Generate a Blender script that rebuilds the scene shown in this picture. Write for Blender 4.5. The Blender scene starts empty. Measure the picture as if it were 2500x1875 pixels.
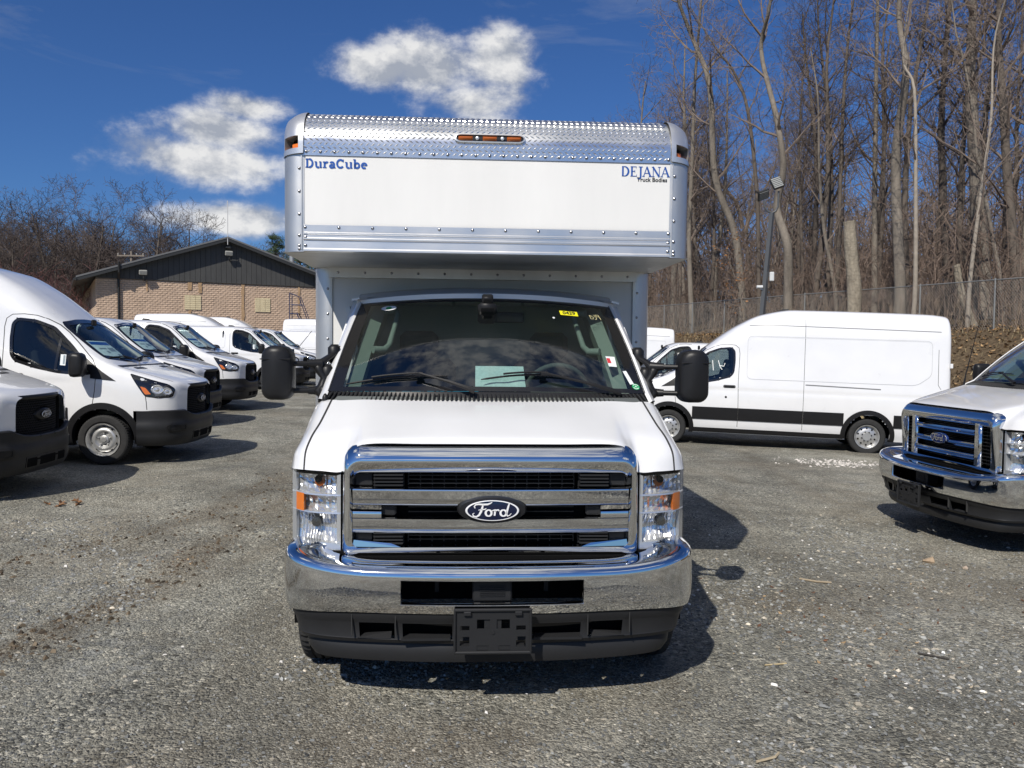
import bpy, bmesh, math, random
import numpy as np
from mathutils import Vector, Matrix, noise
from mathutils.bvhtree import BVHTree
from mathutils.geometry import delaunay_2d_cdt

PI = math.pi
rad = math.radians
scene = bpy.context.scene
col = scene.collection

# ------------------------------------------------------------------ camera
cam_data = bpy.data.cameras.new('camera')
cam = bpy.data.objects.new('camera', cam_data)
col.objects.link(cam)
cam_data.sensor_width = 36.0
cam_data.lens = 29.1
cam_data.clip_start = 0.05
cam_data.clip_end = 3000
cam.matrix_world = (Matrix.Translation((0, 0, 1.76)) @ Matrix.Rotation(PI/2 - rad(2.62), 4, 'X')
                    @ Matrix.Rotation(rad(0.6), 4, 'Z'))
scene.camera = cam

# ------------------------------------------------------------------ view / render
scene.render.engine = 'CYCLES'
scene.view_settings.view_transform = 'Standard'
scene.view_settings.look = 'None'
scene.view_settings.gamma = 1.0
scene.view_settings.exposure = -0.1
scene.view_settings.use_curve_mapping = False
scene.cycles.use_denoising = True
scene.cycles.max_bounces = 8
scene.cycles.transparent_max_bounces = 12
scene.cycles.sample_clamp_indirect = 6.0
scene.cycles.caustics_reflective = False
scene.cycles.caustics_refractive = False

# ------------------------------------------------------------------ sun and sky
TO_SUN = Vector((-0.42, -0.95, 1.02)).normalized()
SUN_ELEV = math.asin(TO_SUN.z)
sun_d = bpy.data.lights.new('sun', 'SUN')
sun_d.energy = 5.0
sun_d.angle = rad(0.53)
sun_d.color = (1.0, 0.945, 0.86)
sun = bpy.data.objects.new('sun', sun_d)
sun.rotation_euler = TO_SUN.to_track_quat('Z', 'Y').to_euler()
sun.location = (-8, -18, 20)
col.objects.link(sun)


def node(nt, kind, **kw):
    n = nt.nodes.new(kind)
    for k, v in kw.items():
        if k.startswith('i_'):
            key = k[2:]
            key = int(key) if key.isdigit() else key.replace('_', ' ')
            n.inputs[key].default_value = v
        else:
            setattr(n, k, v)
    return n


def build_world():
    w = bpy.data.worlds.new('World')
    scene.world = w
    w.use_nodes = True
    nt = w.node_tree
    nt.nodes.clear()
    L = nt.links.new
    out = node(nt, 'ShaderNodeOutputWorld')
    bg = node(nt, 'ShaderNodeBackground')
    bg.inputs['Strength'].default_value = 0.057
    sky = node(nt, 'ShaderNodeTexSky', sky_type='NISHITA', sun_disc=False)
    sky.sun_elevation = SUN_ELEV
    sky.sun_rotation = math.atan2(TO_SUN.x, TO_SUN.y)
    sky.air_density = 1.0
    sky.dust_density = 0.35
    sky.ozone_density = 4.0
    sky.altitude = 60
    tc = node(nt, 'ShaderNodeTexCoord')
    D = tc.outputs['Generated']

    def math_(op, a, b=None, clamp=False):
        n = node(nt, 'ShaderNodeMath', operation=op, use_clamp=clamp)
        for i, v in enumerate((a, b)):
            if v is None: continue
            if isinstance(v, (int, float)): n.inputs[i].default_value = v
            else: L(v, n.inputs[i])
        return n.outputs[0]

    def fbm(vec, scale, detail=7.0, rough=0.55, dist=0.0):
        n = node(nt, 'ShaderNodeTexNoise')
        n.inputs['Scale'].default_value = scale
        n.inputs['Detail'].default_value = detail
        n.inputs['Roughness'].default_value = rough
        n.inputs['Distortion'].default_value = dist
        L(vec, n.inputs['Vector'])
        return n.outputs['Fac']

    def vadd(v, off):
        n = node(nt, 'ShaderNodeVectorMath', operation='ADD')
        L(v, n.inputs[0]); n.inputs[1].default_value = off
        return n.outputs[0]

    sep = node(nt, 'ShaderNodeSeparateXYZ'); L(D, sep.inputs[0])
    # cumulus clouds: each an ellipsoid of directions broken up by noise
    #          direction (x, y, z)        half sizes
    clouds = [((-0.085, 0.945, 0.312), 0.100, 0.042), ((-0.155, 0.932, 0.306), 0.060, 0.028),
              ((-0.025, 0.947, 0.322), 0.060, 0.042), ((-0.045, 0.957, 0.275), 0.070, 0.034),
              ((-0.345, 0.920, 0.200), 0.088, 0.030), ((-0.325, 0.917, 0.232), 0.070, 0.026), ((-0.290, 0.920, 0.258), 0.048, 0.018),
              ((-0.315, 0.935, 0.140), 0.095, 0.018),
              ((0.75, 0.5, 0.42), 0.16, 0.06), ((-0.86, 0.2, 0.36), 0.2, 0.06), ((0.55, -0.7, 0.5), 0.2, 0.08),
              ((-0.05, -0.55, 0.80), 0.40, 0.18), ((0.1, 0.12, 1.0), 0.42, 0.25), ((-0.3, -0.85, 0.62), 0.22, 0.09), ((-0.9, -0.5, 0.25), 0.16, 0.05), ((0.15, -0.8, 0.75), 0.25, 0.1),
              ((0.9, -0.3, 0.3), 0.15, 0.05), ((0.0, -0.97, 0.3), 0.28, 0.05), ((-0.55, -0.1, 0.85), 0.14, 0.1)]
    field = None
    up = None
    for (c, a, b) in clouds:
        c = Vector(c).normalized()
        d = vadd(D, (-c.x, -c.y, -c.z))
        s = node(nt, 'ShaderNodeVectorMath', operation='MULTIPLY')
        L(d, s.inputs[0]); s.inputs[1].default_value = (1/a, 1/(a*1.3), 1/b)
        ln = node(nt, 'ShaderNodeVectorMath', operation='LENGTH'); L(s.outputs[0], ln.inputs[0])
        f = math_('SUBTRACT', 1.12, ln.outputs['Value'])
        field = f if field is None else math_('SMOOTH_MAX', field, f)
        if field is not f: field.node.inputs[2].default_value = 0.25
    st = node(nt, 'ShaderNodeMapping'); st.inputs['Scale'].default_value = (1, 1, 1.5)
    L(D, st.inputs['Vector'])
    n1 = fbm(st.outputs[0], 12.0, 10.0, 0.62, 0.1)
    n2 = fbm(vadd(st.outputs[0], (-0.010, -0.01, 0.022)), 12.0, 5.0, 0.55, 0.1)
    n3 = fbm(st.outputs[0], 3.0, 3.0, 0.5, 0.0)
    dens = math_('ADD', field, math_('MULTIPLY', math_('SUBTRACT', n1, 0.5), 2.05))
    dens = math_('ADD', dens, math_('MULTIPLY', math_('SUBTRACT', n3, 0.5), 0.8))
    mr = node(nt, 'ShaderNodeMapRange', interpolation_type='SMOOTHERSTEP')
    mr.inputs['From Min'].default_value = -0.05; mr.inputs['From Max'].default_value = 0.90
    L(dens, mr.inputs['Value'])
    alpha = mr.outputs[0]
    # thin high streaks
    st2 = node(nt, 'ShaderNodeMapping'); st2.inputs['Scale'].default_value = (1.2, 2.0, 6.0)
    st2.inputs['Rotation'].default_value = (0.2, 0.1, 0.5)
    L(D, st2.inputs['Vector'])
    ci = fbm(st2.outputs[0], 2.2, 8.0, 0.62, 0.6)
    mr2 = node(nt, 'ShaderNodeMapRange'); mr2.inputs['From Min'].default_value = 0.56
    mr2.inputs['From Max'].default_value = 0.85; mr2.inputs['To Max'].default_value = 0.35
    L(ci, mr2.inputs['Value'])
    # bright crowns and greyer undersides from the density above
    sh = node(nt, 'ShaderNodeMapRange'); sh.inputs['From Min'].default_value = -0.10
    sh.inputs['From Max'].default_value = 0.09
    L(math_('SUBTRACT', n1, n2), sh.inputs['Value'])
    cr = node(nt, 'ShaderNodeMix', data_type='RGBA')
    cr.inputs[6].default_value = (7.2, 7.8, 9.0, 1); cr.inputs[7].default_value = (16.0, 15.9, 15.7, 1)
    L(sh.outputs[0], cr.inputs[0])
    m1 = node(nt, 'ShaderNodeMix', data_type='RGBA'); L(mr2.outputs[0], m1.inputs[0])
    tint = node(nt, 'ShaderNodeMix', data_type='RGBA', blend_type='MULTIPLY')
    tint.inputs[0].default_value = 1.0; tint.inputs[7].default_value = (0.58, 0.94, 1.50, 1)
    L(sky.outputs[0], tint.inputs[6])
    L(tint.outputs[2], m1.inputs[6]); m1.inputs[7].default_value = (7.5, 8.0, 9.0, 1)
    m2 = node(nt, 'ShaderNodeMix', data_type='RGBA')
    L(math_('MULTIPLY', alpha, 0.95), m2.inputs[0])
    L(m1.outputs[2], m2.inputs[6]); L(cr.outputs[2], m2.inputs[7])
    L(m2.outputs[2], bg.inputs['Color'])
    L(bg.outputs[0], out.inputs[0])


build_world()

# ------------------------------------------------------------------ materials
MATS = {}


def mat(name, color=(0.8, 0.8, 0.8), rough=0.5, metal=0.0, coat=0.0, bump=0.0, bscale=200.0, var=0.0, vscale=6.0,
        spec=0.5, rvar=0.0, alpha=None, trans=0.0, ior=1.45, bdist=0.002, emit=None, aniso=0.0, vstretch=(1, 1, 1)):
    if name in MATS: return MATS[name]
    m = bpy.data.materials.new(name); m.use_nodes = True
    nt = m.node_tree; L = nt.links.new
    p = nt.nodes['Principled BSDF']
    p.inputs['Base Color'].default_value = (*color, 1)
    p.inputs['Roughness'].default_value = rough
    p.inputs['Metallic'].default_value = metal
    p.inputs['Coat Weight'].default_value = coat
    p.inputs['Coat Roughness'].default_value = 0.04
    p.inputs['Specular IOR Level'].default_value = spec
    p.inputs['IOR'].default_value = ior
    p.inputs['Transmission Weight'].default_value = trans
    tc = None
    if var or bump or rvar:
        tc = node(nt, 'ShaderNodeTexCoord')
    if var:
        mp = node(nt, 'ShaderNodeMapping'); mp.inputs['Scale'].default_value = vstretch
        L(tc.outputs['Object'], mp.inputs['Vector'])
        n = node(nt, 'ShaderNodeTexNoise'); n.inputs['Scale'].default_value = vscale
        n.inputs['Detail'].default_value = 6; n.inputs['Roughness'].default_value = 0.6
        L(mp.outputs[0], n.inputs['Vector'])
        mx = node(nt, 'ShaderNodeMix', data_type='RGBA')
        mx.inputs[6].default_value = (*[c*(1-var) for c in color], 1)
        mx.inputs[7].default_value = (*[min(1, c*(1+var)) for c in color], 1)
        mr = node(nt, 'ShaderNodeMapRange'); mr.inputs['From Min'].default_value = 0.3
        mr.inputs['From Max'].default_value = 0.7
        L(n.outputs['Fac'], mr.inputs['Value']); L(mr.outputs[0], mx.inputs[0])
        L(mx.outputs[2], p.inputs['Base Color'])
    if rvar:
        n = node(nt, 'ShaderNodeTexNoise'); n.inputs['Scale'].default_value = 3.0
        n.inputs['Detail'].default_value = 8; L(tc.outputs['Object'], n.inputs['Vector'])
        mr = node(nt, 'ShaderNodeMapRange'); mr.inputs['To Min'].default_value = max(0, rough-rvar)
        mr.inputs['To Max'].default_value = rough+rvar; mr.inputs['From Min'].default_value = 0.3
        mr.inputs['From Max'].default_value = 0.7
        L(n.outputs['Fac'], mr.inputs['Value']); L(mr.outputs[0], p.inputs['Roughness'])
    if bump:
        n = node(nt, 'ShaderNodeTexNoise'); n.inputs['Scale'].default_value = bscale
        n.inputs['Detail'].default_value = 4; L(tc.outputs['Object'], n.inputs['Vector'])
        b = node(nt, 'ShaderNodeBump'); b.inputs['Strength'].default_value = bump
        b.inputs['Distance'].default_value = bdist
        L(n.outputs['Fac'], b.inputs['Height']); L(b.outputs[0], p.inputs['Normal'])
    MATS[name] = m
    return m


def glass(name, tint=(0.75, 0.85, 0.82), rough=0.0, refl=1.0, ior=1.5):
    """thin sheet of glass: tinted see-through with a Fresnel mirror on top"""
    if name in MATS: return MATS[name]
    m = bpy.data.materials.new(name); m.use_nodes = True
    nt = m.node_tree; L = nt.links.new
    nt.nodes.remove(nt.nodes['Principled BSDF'])
    out = nt.nodes['Material Output']
    t = node(nt, 'ShaderNodeBsdfTransparent'); t.inputs[0].default_value = (*tint, 1)
    g = node(nt, 'ShaderNodeBsdfGlossy'); g.inputs['Roughness'].default_value = rough
    g.inputs['Color'].default_value = (1, 1, 1, 1)
    ge = node(nt, 'ShaderNodeNewGeometry')
    dt = node(nt, 'ShaderNodeVectorMath', operation='DOT_PRODUCT'); L(ge.outputs['Normal'], dt.inputs[0]); L(ge.outputs['Incoming'], dt.inputs[1])
    ab = node(nt, 'ShaderNodeMath', operation='ABSOLUTE'); L(dt.outputs['Value'], ab.inputs[0])
    inv = node(nt, 'ShaderNodeMath', operation='SUBTRACT', use_clamp=True); inv.inputs[0].default_value = 1.0; L(ab.outputs[0], inv.inputs[1])
    pw = node(nt, 'ShaderNodeMath', operation='POWER'); pw.inputs[1].default_value = 5.0; L(inv.outputs[0], pw.inputs[0])
    f = node(nt, 'ShaderNodeMath', operation='MULTIPLY_ADD'); f.inputs[1].default_value = 0.96; f.inputs[2].default_value = 0.04
    L(pw.outputs[0], f.inputs[0])
    mu = node(nt, 'ShaderNodeMath', operation='MULTIPLY', use_clamp=True); mu.inputs[1].default_value = refl
    L(f.outputs[0], mu.inputs[0])
    mx = node(nt, 'ShaderNodeMixShader')
    L(mu.outputs[0], mx.inputs[0]); L(t.outputs[0], mx.inputs[1]); L(g.outputs[0], mx.inputs[2])
    L(mx.outputs[0], out.inputs[0])
    MATS[name] = m
    return m


PAINT = mat('white_paint', (0.76, 0.765, 0.77), 0.32, coat=1.0, var=0.03, vscale=1.5, rvar=0.05)
PANEL = mat('white_panel', (0.775, 0.77, 0.745), 0.40, var=0.045, vscale=1.0, vstretch=(2.5, 1, .5), bump=.06, bscale=3, bdist=.02)
CHROME = mat('chrome', (0.78, 0.79, 0.80), 0.035, metal=1.0, rvar=0.02)
ALU = mat('aluminium', (0.64, 0.64, 0.63), 0.42, metal=0.85, rvar=0.08, var=0.06, vscale=8, vstretch=(1, 1, .2))
ALU_B = mat('brushed_aluminium', (0.74, 0.735, 0.725), 0.36, metal=0.85, rvar=0.08, var=0.05, vscale=30, vstretch=(.05, 1, 1))
TREAD = mat('tread_plate', (0.80, 0.80, 0.79), 0.24, metal=0.95, rvar=0.06)
CAST = mat('cast_aluminium', (0.74, 0.74, 0.73), 0.34, metal=0.75, bump=0.25, bscale=160, var=0.06)
BLACKP = mat('black_plastic', (0.013, 0.013, 0.014), 0.40, spec=0.35, bump=0.25, bscale=900, bdist=0.001, var=0.1)
GREYP = mat('dark_grey_plastic', (0.020, 0.0205, 0.022), 0.46, spec=0.35, bump=0.2, bscale=700, bdist=0.001, var=0.08)
SHINYB = mat('gloss_black', (0.012, 0.012, 0.013), 0.12, coat=0.5)
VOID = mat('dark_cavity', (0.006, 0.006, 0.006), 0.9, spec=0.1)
RUBBER = mat('tyre_rubber', (0.024, 0.024, 0.024), 0.82, bump=0.35, bscale=260, var=0.22, vscale=18)
STEELW = mat('wheel_silver', (0.58, 0.58, 0.57), 0.38, metal=0.75, var=0.05)
SEAM = mat('panel_gap', (0.03, 0.03, 0.03), 0.8)
AMBER = mat('amber_lens', (0.85, 0.20, 0.015), 0.15, coat=0.6)
AMBERD = mat('amber_bulb', (0.36, 0.085, 0.010), 0.2, coat=0.5)
REDL = mat('red_lens', (0.35, 0.012, 0.012), 0.15, coat=0.6)
TRIM = mat('interior_grey', (0.30, 0.335, 0.31), 0.6, bump=0.1, bscale=500)
DASH = mat('dashboard', (0.11, 0.12, 0.115), 0.7, bump=0.2, bscale=600)
SEAT = mat('seat_cloth', (0.07, 0.072, 0.075), 0.9, bump=0.3, bscale=400)
PAPER = mat('paper', (0.72, 0.76, 0.76), 0.8)
BLUEI = mat('blue_print', (0.012, 0.085, 0.36), 0.5)
NAVY = mat('navy_enamel', (0.005, 0.010, 0.038), 0.12, coat=0.6)
WHITEI = mat('white_print', (0.82, 0.82, 0.82), 0.4)
BLACKI = mat('black_print', (0.02, 0.02, 0.02), 0.5)
YELLOW = mat('yellow_label', (0.80, 0.74, 0.02), 0.5)
GREENI = mat('green_label', (0.02, 0.33, 0.12), 0.5)
REDI = mat('red_print', (0.55, 0.04, 0.05), 0.5)
GLASS = glass('windshield_glass', (0.56, 0.66, 0.62), refl=2.5)
GLASSD = glass('tinted_glass', (0.36, 0.42, 0.42), refl=1.5)
GLASSV = glass('van_windshield', (0.70, 0.79, 0.79), refl=0.8)
LENS = glass('clear_lens', (0.93, 0.94, 0.95), refl=0.9)

# ------------------------------------------------------------------ mesh helpers


class MB:
    """collects vertices and faces, then links them as ONE mesh object"""

    def __init__(s):
        s.v = []; s.f = []

    def add(s, v, f):
        o = len(s.v)
        s.v += [tuple(p) for p in v]
        s.f += [tuple(i+o for i in q) for q in f]
        return s

    def box(s, c, d, rot=None, bevel=0.0):
        hx, hy, hz = d[0]/2, d[1]/2, d[2]/2
        if bevel > 0:
            b = min(bevel, hx*.9, hy*.9, hz*.9)
            vs = []
            for sx in (-1, 1):
                for sy in (-1, 1):
                    for sz in (-1, 1):
                        vs += [(sx*hx, sy*(hy-b), sz*(hz-b)), (sx*(hx-b), sy*hy, sz*(hz-b)), (sx*(hx-b), sy*(hy-b), sz*hz)]
            bm = bmesh.new()
            for p in vs: bm.verts.new(p)
            bmesh.ops.convex_hull(bm, input=bm.verts)
            bm.verts.index_update()
            vs = [v.co.copy() for v in bm.verts]; fs = [[v.index for v in f.verts] for f in bm.faces]
            bm.free()
        else:
            vs = [(x, y, z) for x in (-hx, hx) for y in (-hy, hy) for z in (-hz, hz)]
            fs = [(0, 1, 3, 2), (4, 6, 7, 5), (0, 4, 5, 1), (2, 3, 7, 6), (0, 2, 6, 4), (1, 5, 7, 3)]
        M = rot if rot is not None else Matrix.Identity(3)
        return s.add([M @ Vector(p) + Vector(c) for p in vs], fs)

    def hull(s, pts):
        bm = bmesh.new()
        for p in pts: bm.verts.new(p)
        r = bmesh.ops.convex_hull(bm, input=bm.verts)
        bmesh.ops.delete(bm, geom=[v for v in bm.verts if not v.link_faces], context='VERTS')
        bm.verts.index_update()
        s.add([v.co.copy() for v in bm.verts], [[v.index for v in f.verts] for f in bm.faces])
        bm.free(); return s

    def tube(s, pts, r, n=8, cap=True):
        pts = [Vector(p) for p in pts]
        rs = r if isinstance(r, (list, tuple)) else [r]*len(pts)
        vs = []; fs = []
        up = None
        for i, p in enumerate(pts):
            t = (pts[min(i+1, len(pts)-1)] - pts[max(i-1, 0)]).normalized()
            if up is None:
                up = Vector((0, 0, 1)) if abs(t.z) < .9 else Vector((1, 0, 0))
            a = t.cross(up).normalized(); up = a.cross(t).normalized()
            for k in range(n):
                th = 2*PI*k/n
                vs.append(p + (a*math.cos(th) + up*math.sin(th))*rs[i])
        for i in range(len(pts)-1):
            for k in range(n):
                fs.append((i*n+k, i*n+(k+1) % n, (i+1)*n+(k+1) % n, (i+1)*n+k))
        if cap:
            fs.append(tuple(range(n-1, -1, -1))); fs.append(tuple((len(pts)-1)*n+k for k in range(n)))
        return s.add(vs, fs)

    def lathe(s, prof, n=32, axis='X', c=(0, 0, 0), closed=False):
        """prof: (axial, radius)"""
        vs = []; fs = []
        for (a, r) in prof:
            for k in range(n):
                th = 2*PI*k/n
                q = {'X': (a, r*math.cos(th), r*math.sin(th)), 'Y': (r*math.cos(th), a, r*math.sin(th)),
                     'Z': (r*math.cos(th), r*math.sin(th), a)}[axis]
                vs.append((q[0]+c[0], q[1]+c[1], q[2]+c[2]))
        m = len(prof)
        for i in range(m if closed else m-1):
            j = (i+1) % m
            for k in range(n):
                fs.append((i*n+k, i*n+(k+1) % n, j*n+(k+1) % n, j*n+k))
        return s.add(vs, fs)

    def arch(s, x0, x1, r, c, n=20, a0=-8, a1=188):
        rows = [[(x, c[0]+r*math.cos(rad(a0+(a1-a0)*k/n)), c[1]+r*math.sin(rad(a0+(a1-a0)*k/n))) for k in range(n+1)] for x in (x0, x1)]
        return s.grid(rows)

    def grid(s, rows, closed=False, skip=None):
        nr, nc = len(rows), len(rows[0])
        vs = [p for r in rows for p in r]
        fs = []
        for i in range(nr-1):
            for j in range(nc if closed else nc-1):
                if skip and skip(i, j): continue
                k = (j+1) % nc
                fs.append((i*nc+j, i*nc+k, (i+1)*nc+k, (i+1)*nc+j))
        return s.add(vs, fs)

    def prism(s, poly, axis, a, b):
        """poly 2D extruded along axis from a to b (X: (y,z), Y: (x,z), Z: (x,y))"""
        n = len(poly)
        def P(q, t):
            return {'X': (t, q[0], q[1]), 'Y': (q[0], t, q[1]), 'Z': (q[0], q[1], t)}[axis]
        vs = [P(q, a) for q in poly] + [P(q, b) for q in poly]
        fs = [tuple(range(n)), tuple(range(2*n-1, n-1, -1))] + [(i, (i+1) % n, n+(i+1) % n, n+i) for i in range(n)]
        return s.add(vs, fs)

    def mirror(s):
        o = len(s.v)
        s.v += [(-p[0], p[1], p[2]) for p in s.v]
        s.f += [tuple(i+o for i in reversed(q)) for q in list(s.f)]
        return s

    def mesh(s, name, material, smooth=None, fix=False):
        me = bpy.data.meshes.new(name)
        me.from_pydata([tuple(p) for p in s.v], [], s.f)
        me.materials.append(material)
        if fix:
            bm = bmesh.new(); bm.from_mesh(me)
            bmesh.ops.remove_doubles(bm, verts=bm.verts, dist=1e-5)
            bmesh.ops.recalc_face_normals(bm, faces=bm.faces)
            bm.to_mesh(me); bm.free()
        if smooth is not None:
            set_smooth(me, smooth)
        return me

    def build(s, name, material, parent=None, smooth=None, fix=False):
        return link(name, s.mesh(name, material, smooth, fix), parent)


def set_smooth(me, ang):
    me.shade_smooth()
    try:
        me.set_sharp_from_angle(angle=rad(ang))
    except Exception:
        pass


def link(name, data, parent=None, loc=None, rotz=None):
    o = bpy.data.objects.new(name, data)
    col.objects.link(o)
    if parent is not None: o.parent = parent
    if loc is not None: o.location = loc
    if rotz is not None: o.rotation_euler = (0, 0, rotz)
    return o


def tag(o, label=None, cat=None, group=None, kind=None):
    if label: o['label'] = label
    if cat: o['category'] = cat
    if group: o['group'] = group
    if kind: o['kind'] = kind
    return o


def thing(name, label, cat, loc=(0, 0, 0), rotz=0.0, group=None):
    o = link(name, None, None, loc, rotz)
    o.empty_display_size = 0.1
    return tag(o, label, cat, group)


CHILDREN = {}


def copy_tree(o, parent=None):
    c = o.copy()
    col.objects.link(c)
    c.parent = parent
    for ch in list(o.children):
        copy_tree(ch, c)
    return c


def interp(xs, ys, x):
    """monotone (PCHIP-like) interpolation of rows of numbers"""
    xs = np.asarray(xs, float); ys = np.asarray(ys, float)
    n = len(xs)
    h = np.diff(xs); d = np.diff(ys, axis=0)/h.reshape(-1, *([1]*(ys.ndim-1)))
    m = np.zeros_like(ys)
    m[0] = d[0]; m[-1] = d[-1]
    for i in range(1, n-1):
        a, b = d[i-1], d[i]
        w1, w2 = 2*h[i]+h[i-1], h[i]+2*h[i-1]
        with np.errstate(divide='ignore', invalid='ignore'):
            hm = (w1+w2)/(w1/a+w2/b)
        m[i] = np.where(a*b > 0, hm, 0)
    x = np.atleast_1d(x)
    k = np.clip(np.searchsorted(xs, x, side='right')-1, 0, n-2)
    t = ((x-xs[k])/h[k]).reshape(-1, *([1]*(ys.ndim-1)))
    hk = h[k].reshape(-1, *([1]*(ys.ndim-1)))
    return ((2*t**3-3*t**2+1)*ys[k] + (t**3-2*t**2+t)*hk*m[k] + (-2*t**3+3*t**2)*ys[k+1] + (t**3-t**2)*hk*m[k+1])


def catmull(pts, sub):
    """smooth polyline through pts, sub steps per span"""
    P = np.asarray(pts, float)
    P2 = np.vstack([2*P[0]-P[1], P, 2*P[-1]-P[-2]])
    out = []
    for i in range(1, len(P2)-2):
        p0, p1, p2, p3 = P2[i-1:i+3]
        for s in range(sub):
            t = s/sub
            out.append(.5*((2*p1)+(-p0+p2)*t+(2*p0-5*p1+4*p2-p3)*t*t+(-p0+3*p1-3*p2+p3)*t**3))
    out.append(P2[-2])
    return np.array(out)


def rrect(x0, x1, z0, z1, r, n=5):
    """rounded rectangle, counter-clockwise"""
    rs = r if isinstance(r, (list, tuple)) else [r]*4   # br, tr, tl, bl
    out = []
    for (cx, cz, a0, rr) in ((x1-rs[0], z0+rs[0], -PI/2, rs[0]), (x1-rs[1], z1-rs[1], 0, rs[1]),
                             (x0+rs[2], z1-rs[2], PI/2, rs[2]), (x0+rs[3], z0+rs[3], PI, rs[3])):
        for i in range(n+1):
            a = a0 + PI/2*i/n
            out.append((cx+rr*math.cos(a), cz+rr*math.sin(a)))
    return out


def offset_poly(poly, d):
    """grow (d>0) a counter-clockwise polygon"""
    n = len(poly); out = []
    for i in range(n):
        p0, p1, p2 = (Vector(poly[(i+k) % n]) for k in (-1, 0, 1))
        e1 = p1-p0; e2 = p2-p1
        if e1.length < 1e-9: e1 = e2
        if e2.length < 1e-9: e2 = e1
        n1 = Vector((e1.y, -e1.x)).normalized(); n2 = Vector((e2.y, -e2.x)).normalized()
        b = n1+n2
        if b.length < 1e-6: b = n1
        b.normalize()
        c = max(.5, b.dot(n1))
        out.append(tuple(p1 + b*(d/c)))
    return out


def ccw(poly):
    a = sum(poly[i-1][0]*poly[i][1]-poly[i][0]*poly[i-1][1] for i in range(len(poly)))
    return list(poly) if a > 0 else list(reversed(poly))


def densify(poly, step, closed=True):
    out = []
    n = len(poly)
    for i in range(n if closed else n-1):
        a = Vector(poly[i]); b = Vector(poly[(i+1) % n])
        k = max(1, int((b-a).length/step))
        out += [tuple(a.lerp(b, j/k)) for j in range(k)]
    if not closed: out.append(tuple(poly[-1]))
    return out


def smooth_poly(pts, sub=6):
    """closed smooth curve through points"""
    n = len(pts); P = [np.array(p, float) for p in pts]; out = []
    for i in range(n):
        p0, p1, p2, p3 = P[i-1], P[i], P[(i+1) % n], P[(i+2) % n]
        for s in range(sub):
            t = s/sub
            out.append(tuple(.5*((2*p1)+(-p0+p2)*t+(2*p0-5*p1+4*p2-p3)*t*t+(-p0+3*p1-3*p2+p3)*t**3)))
    return out


def round_poly(pts, r, n=4):
    """polygon with each corner rounded by about r"""
    out = []; m = len(pts)
    rs = r if isinstance(r, (list, tuple)) else [r]*m
    for i in range(m):
        p0, p1, p2 = (Vector(pts[(i+k) % m]) for k in (-1, 0, 1))
        a = (p0-p1); b = (p2-p1)
        d = min(rs[i], a.length*.45, b.length*.45)
        A = p1+a.normalized()*d; B = p1+b.normalized()*d
        for k in range(n+1):
            t = k/n
            out.append(tuple(A*(1-t)**2 + p1*2*t*(1-t) + B*t*t))
    return out


def in_poly(x, y, poly):
    c = False; n = len(poly); j = n-1
    for i in range(n):
        xi, yi = poly[i]; xj, yj = poly[j]
        if ((yi > y) != (yj > y)) and (x < (xj-xi)*(y-yi)/(yj-yi)+xi): c = not c
        j = i
    return c


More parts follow.
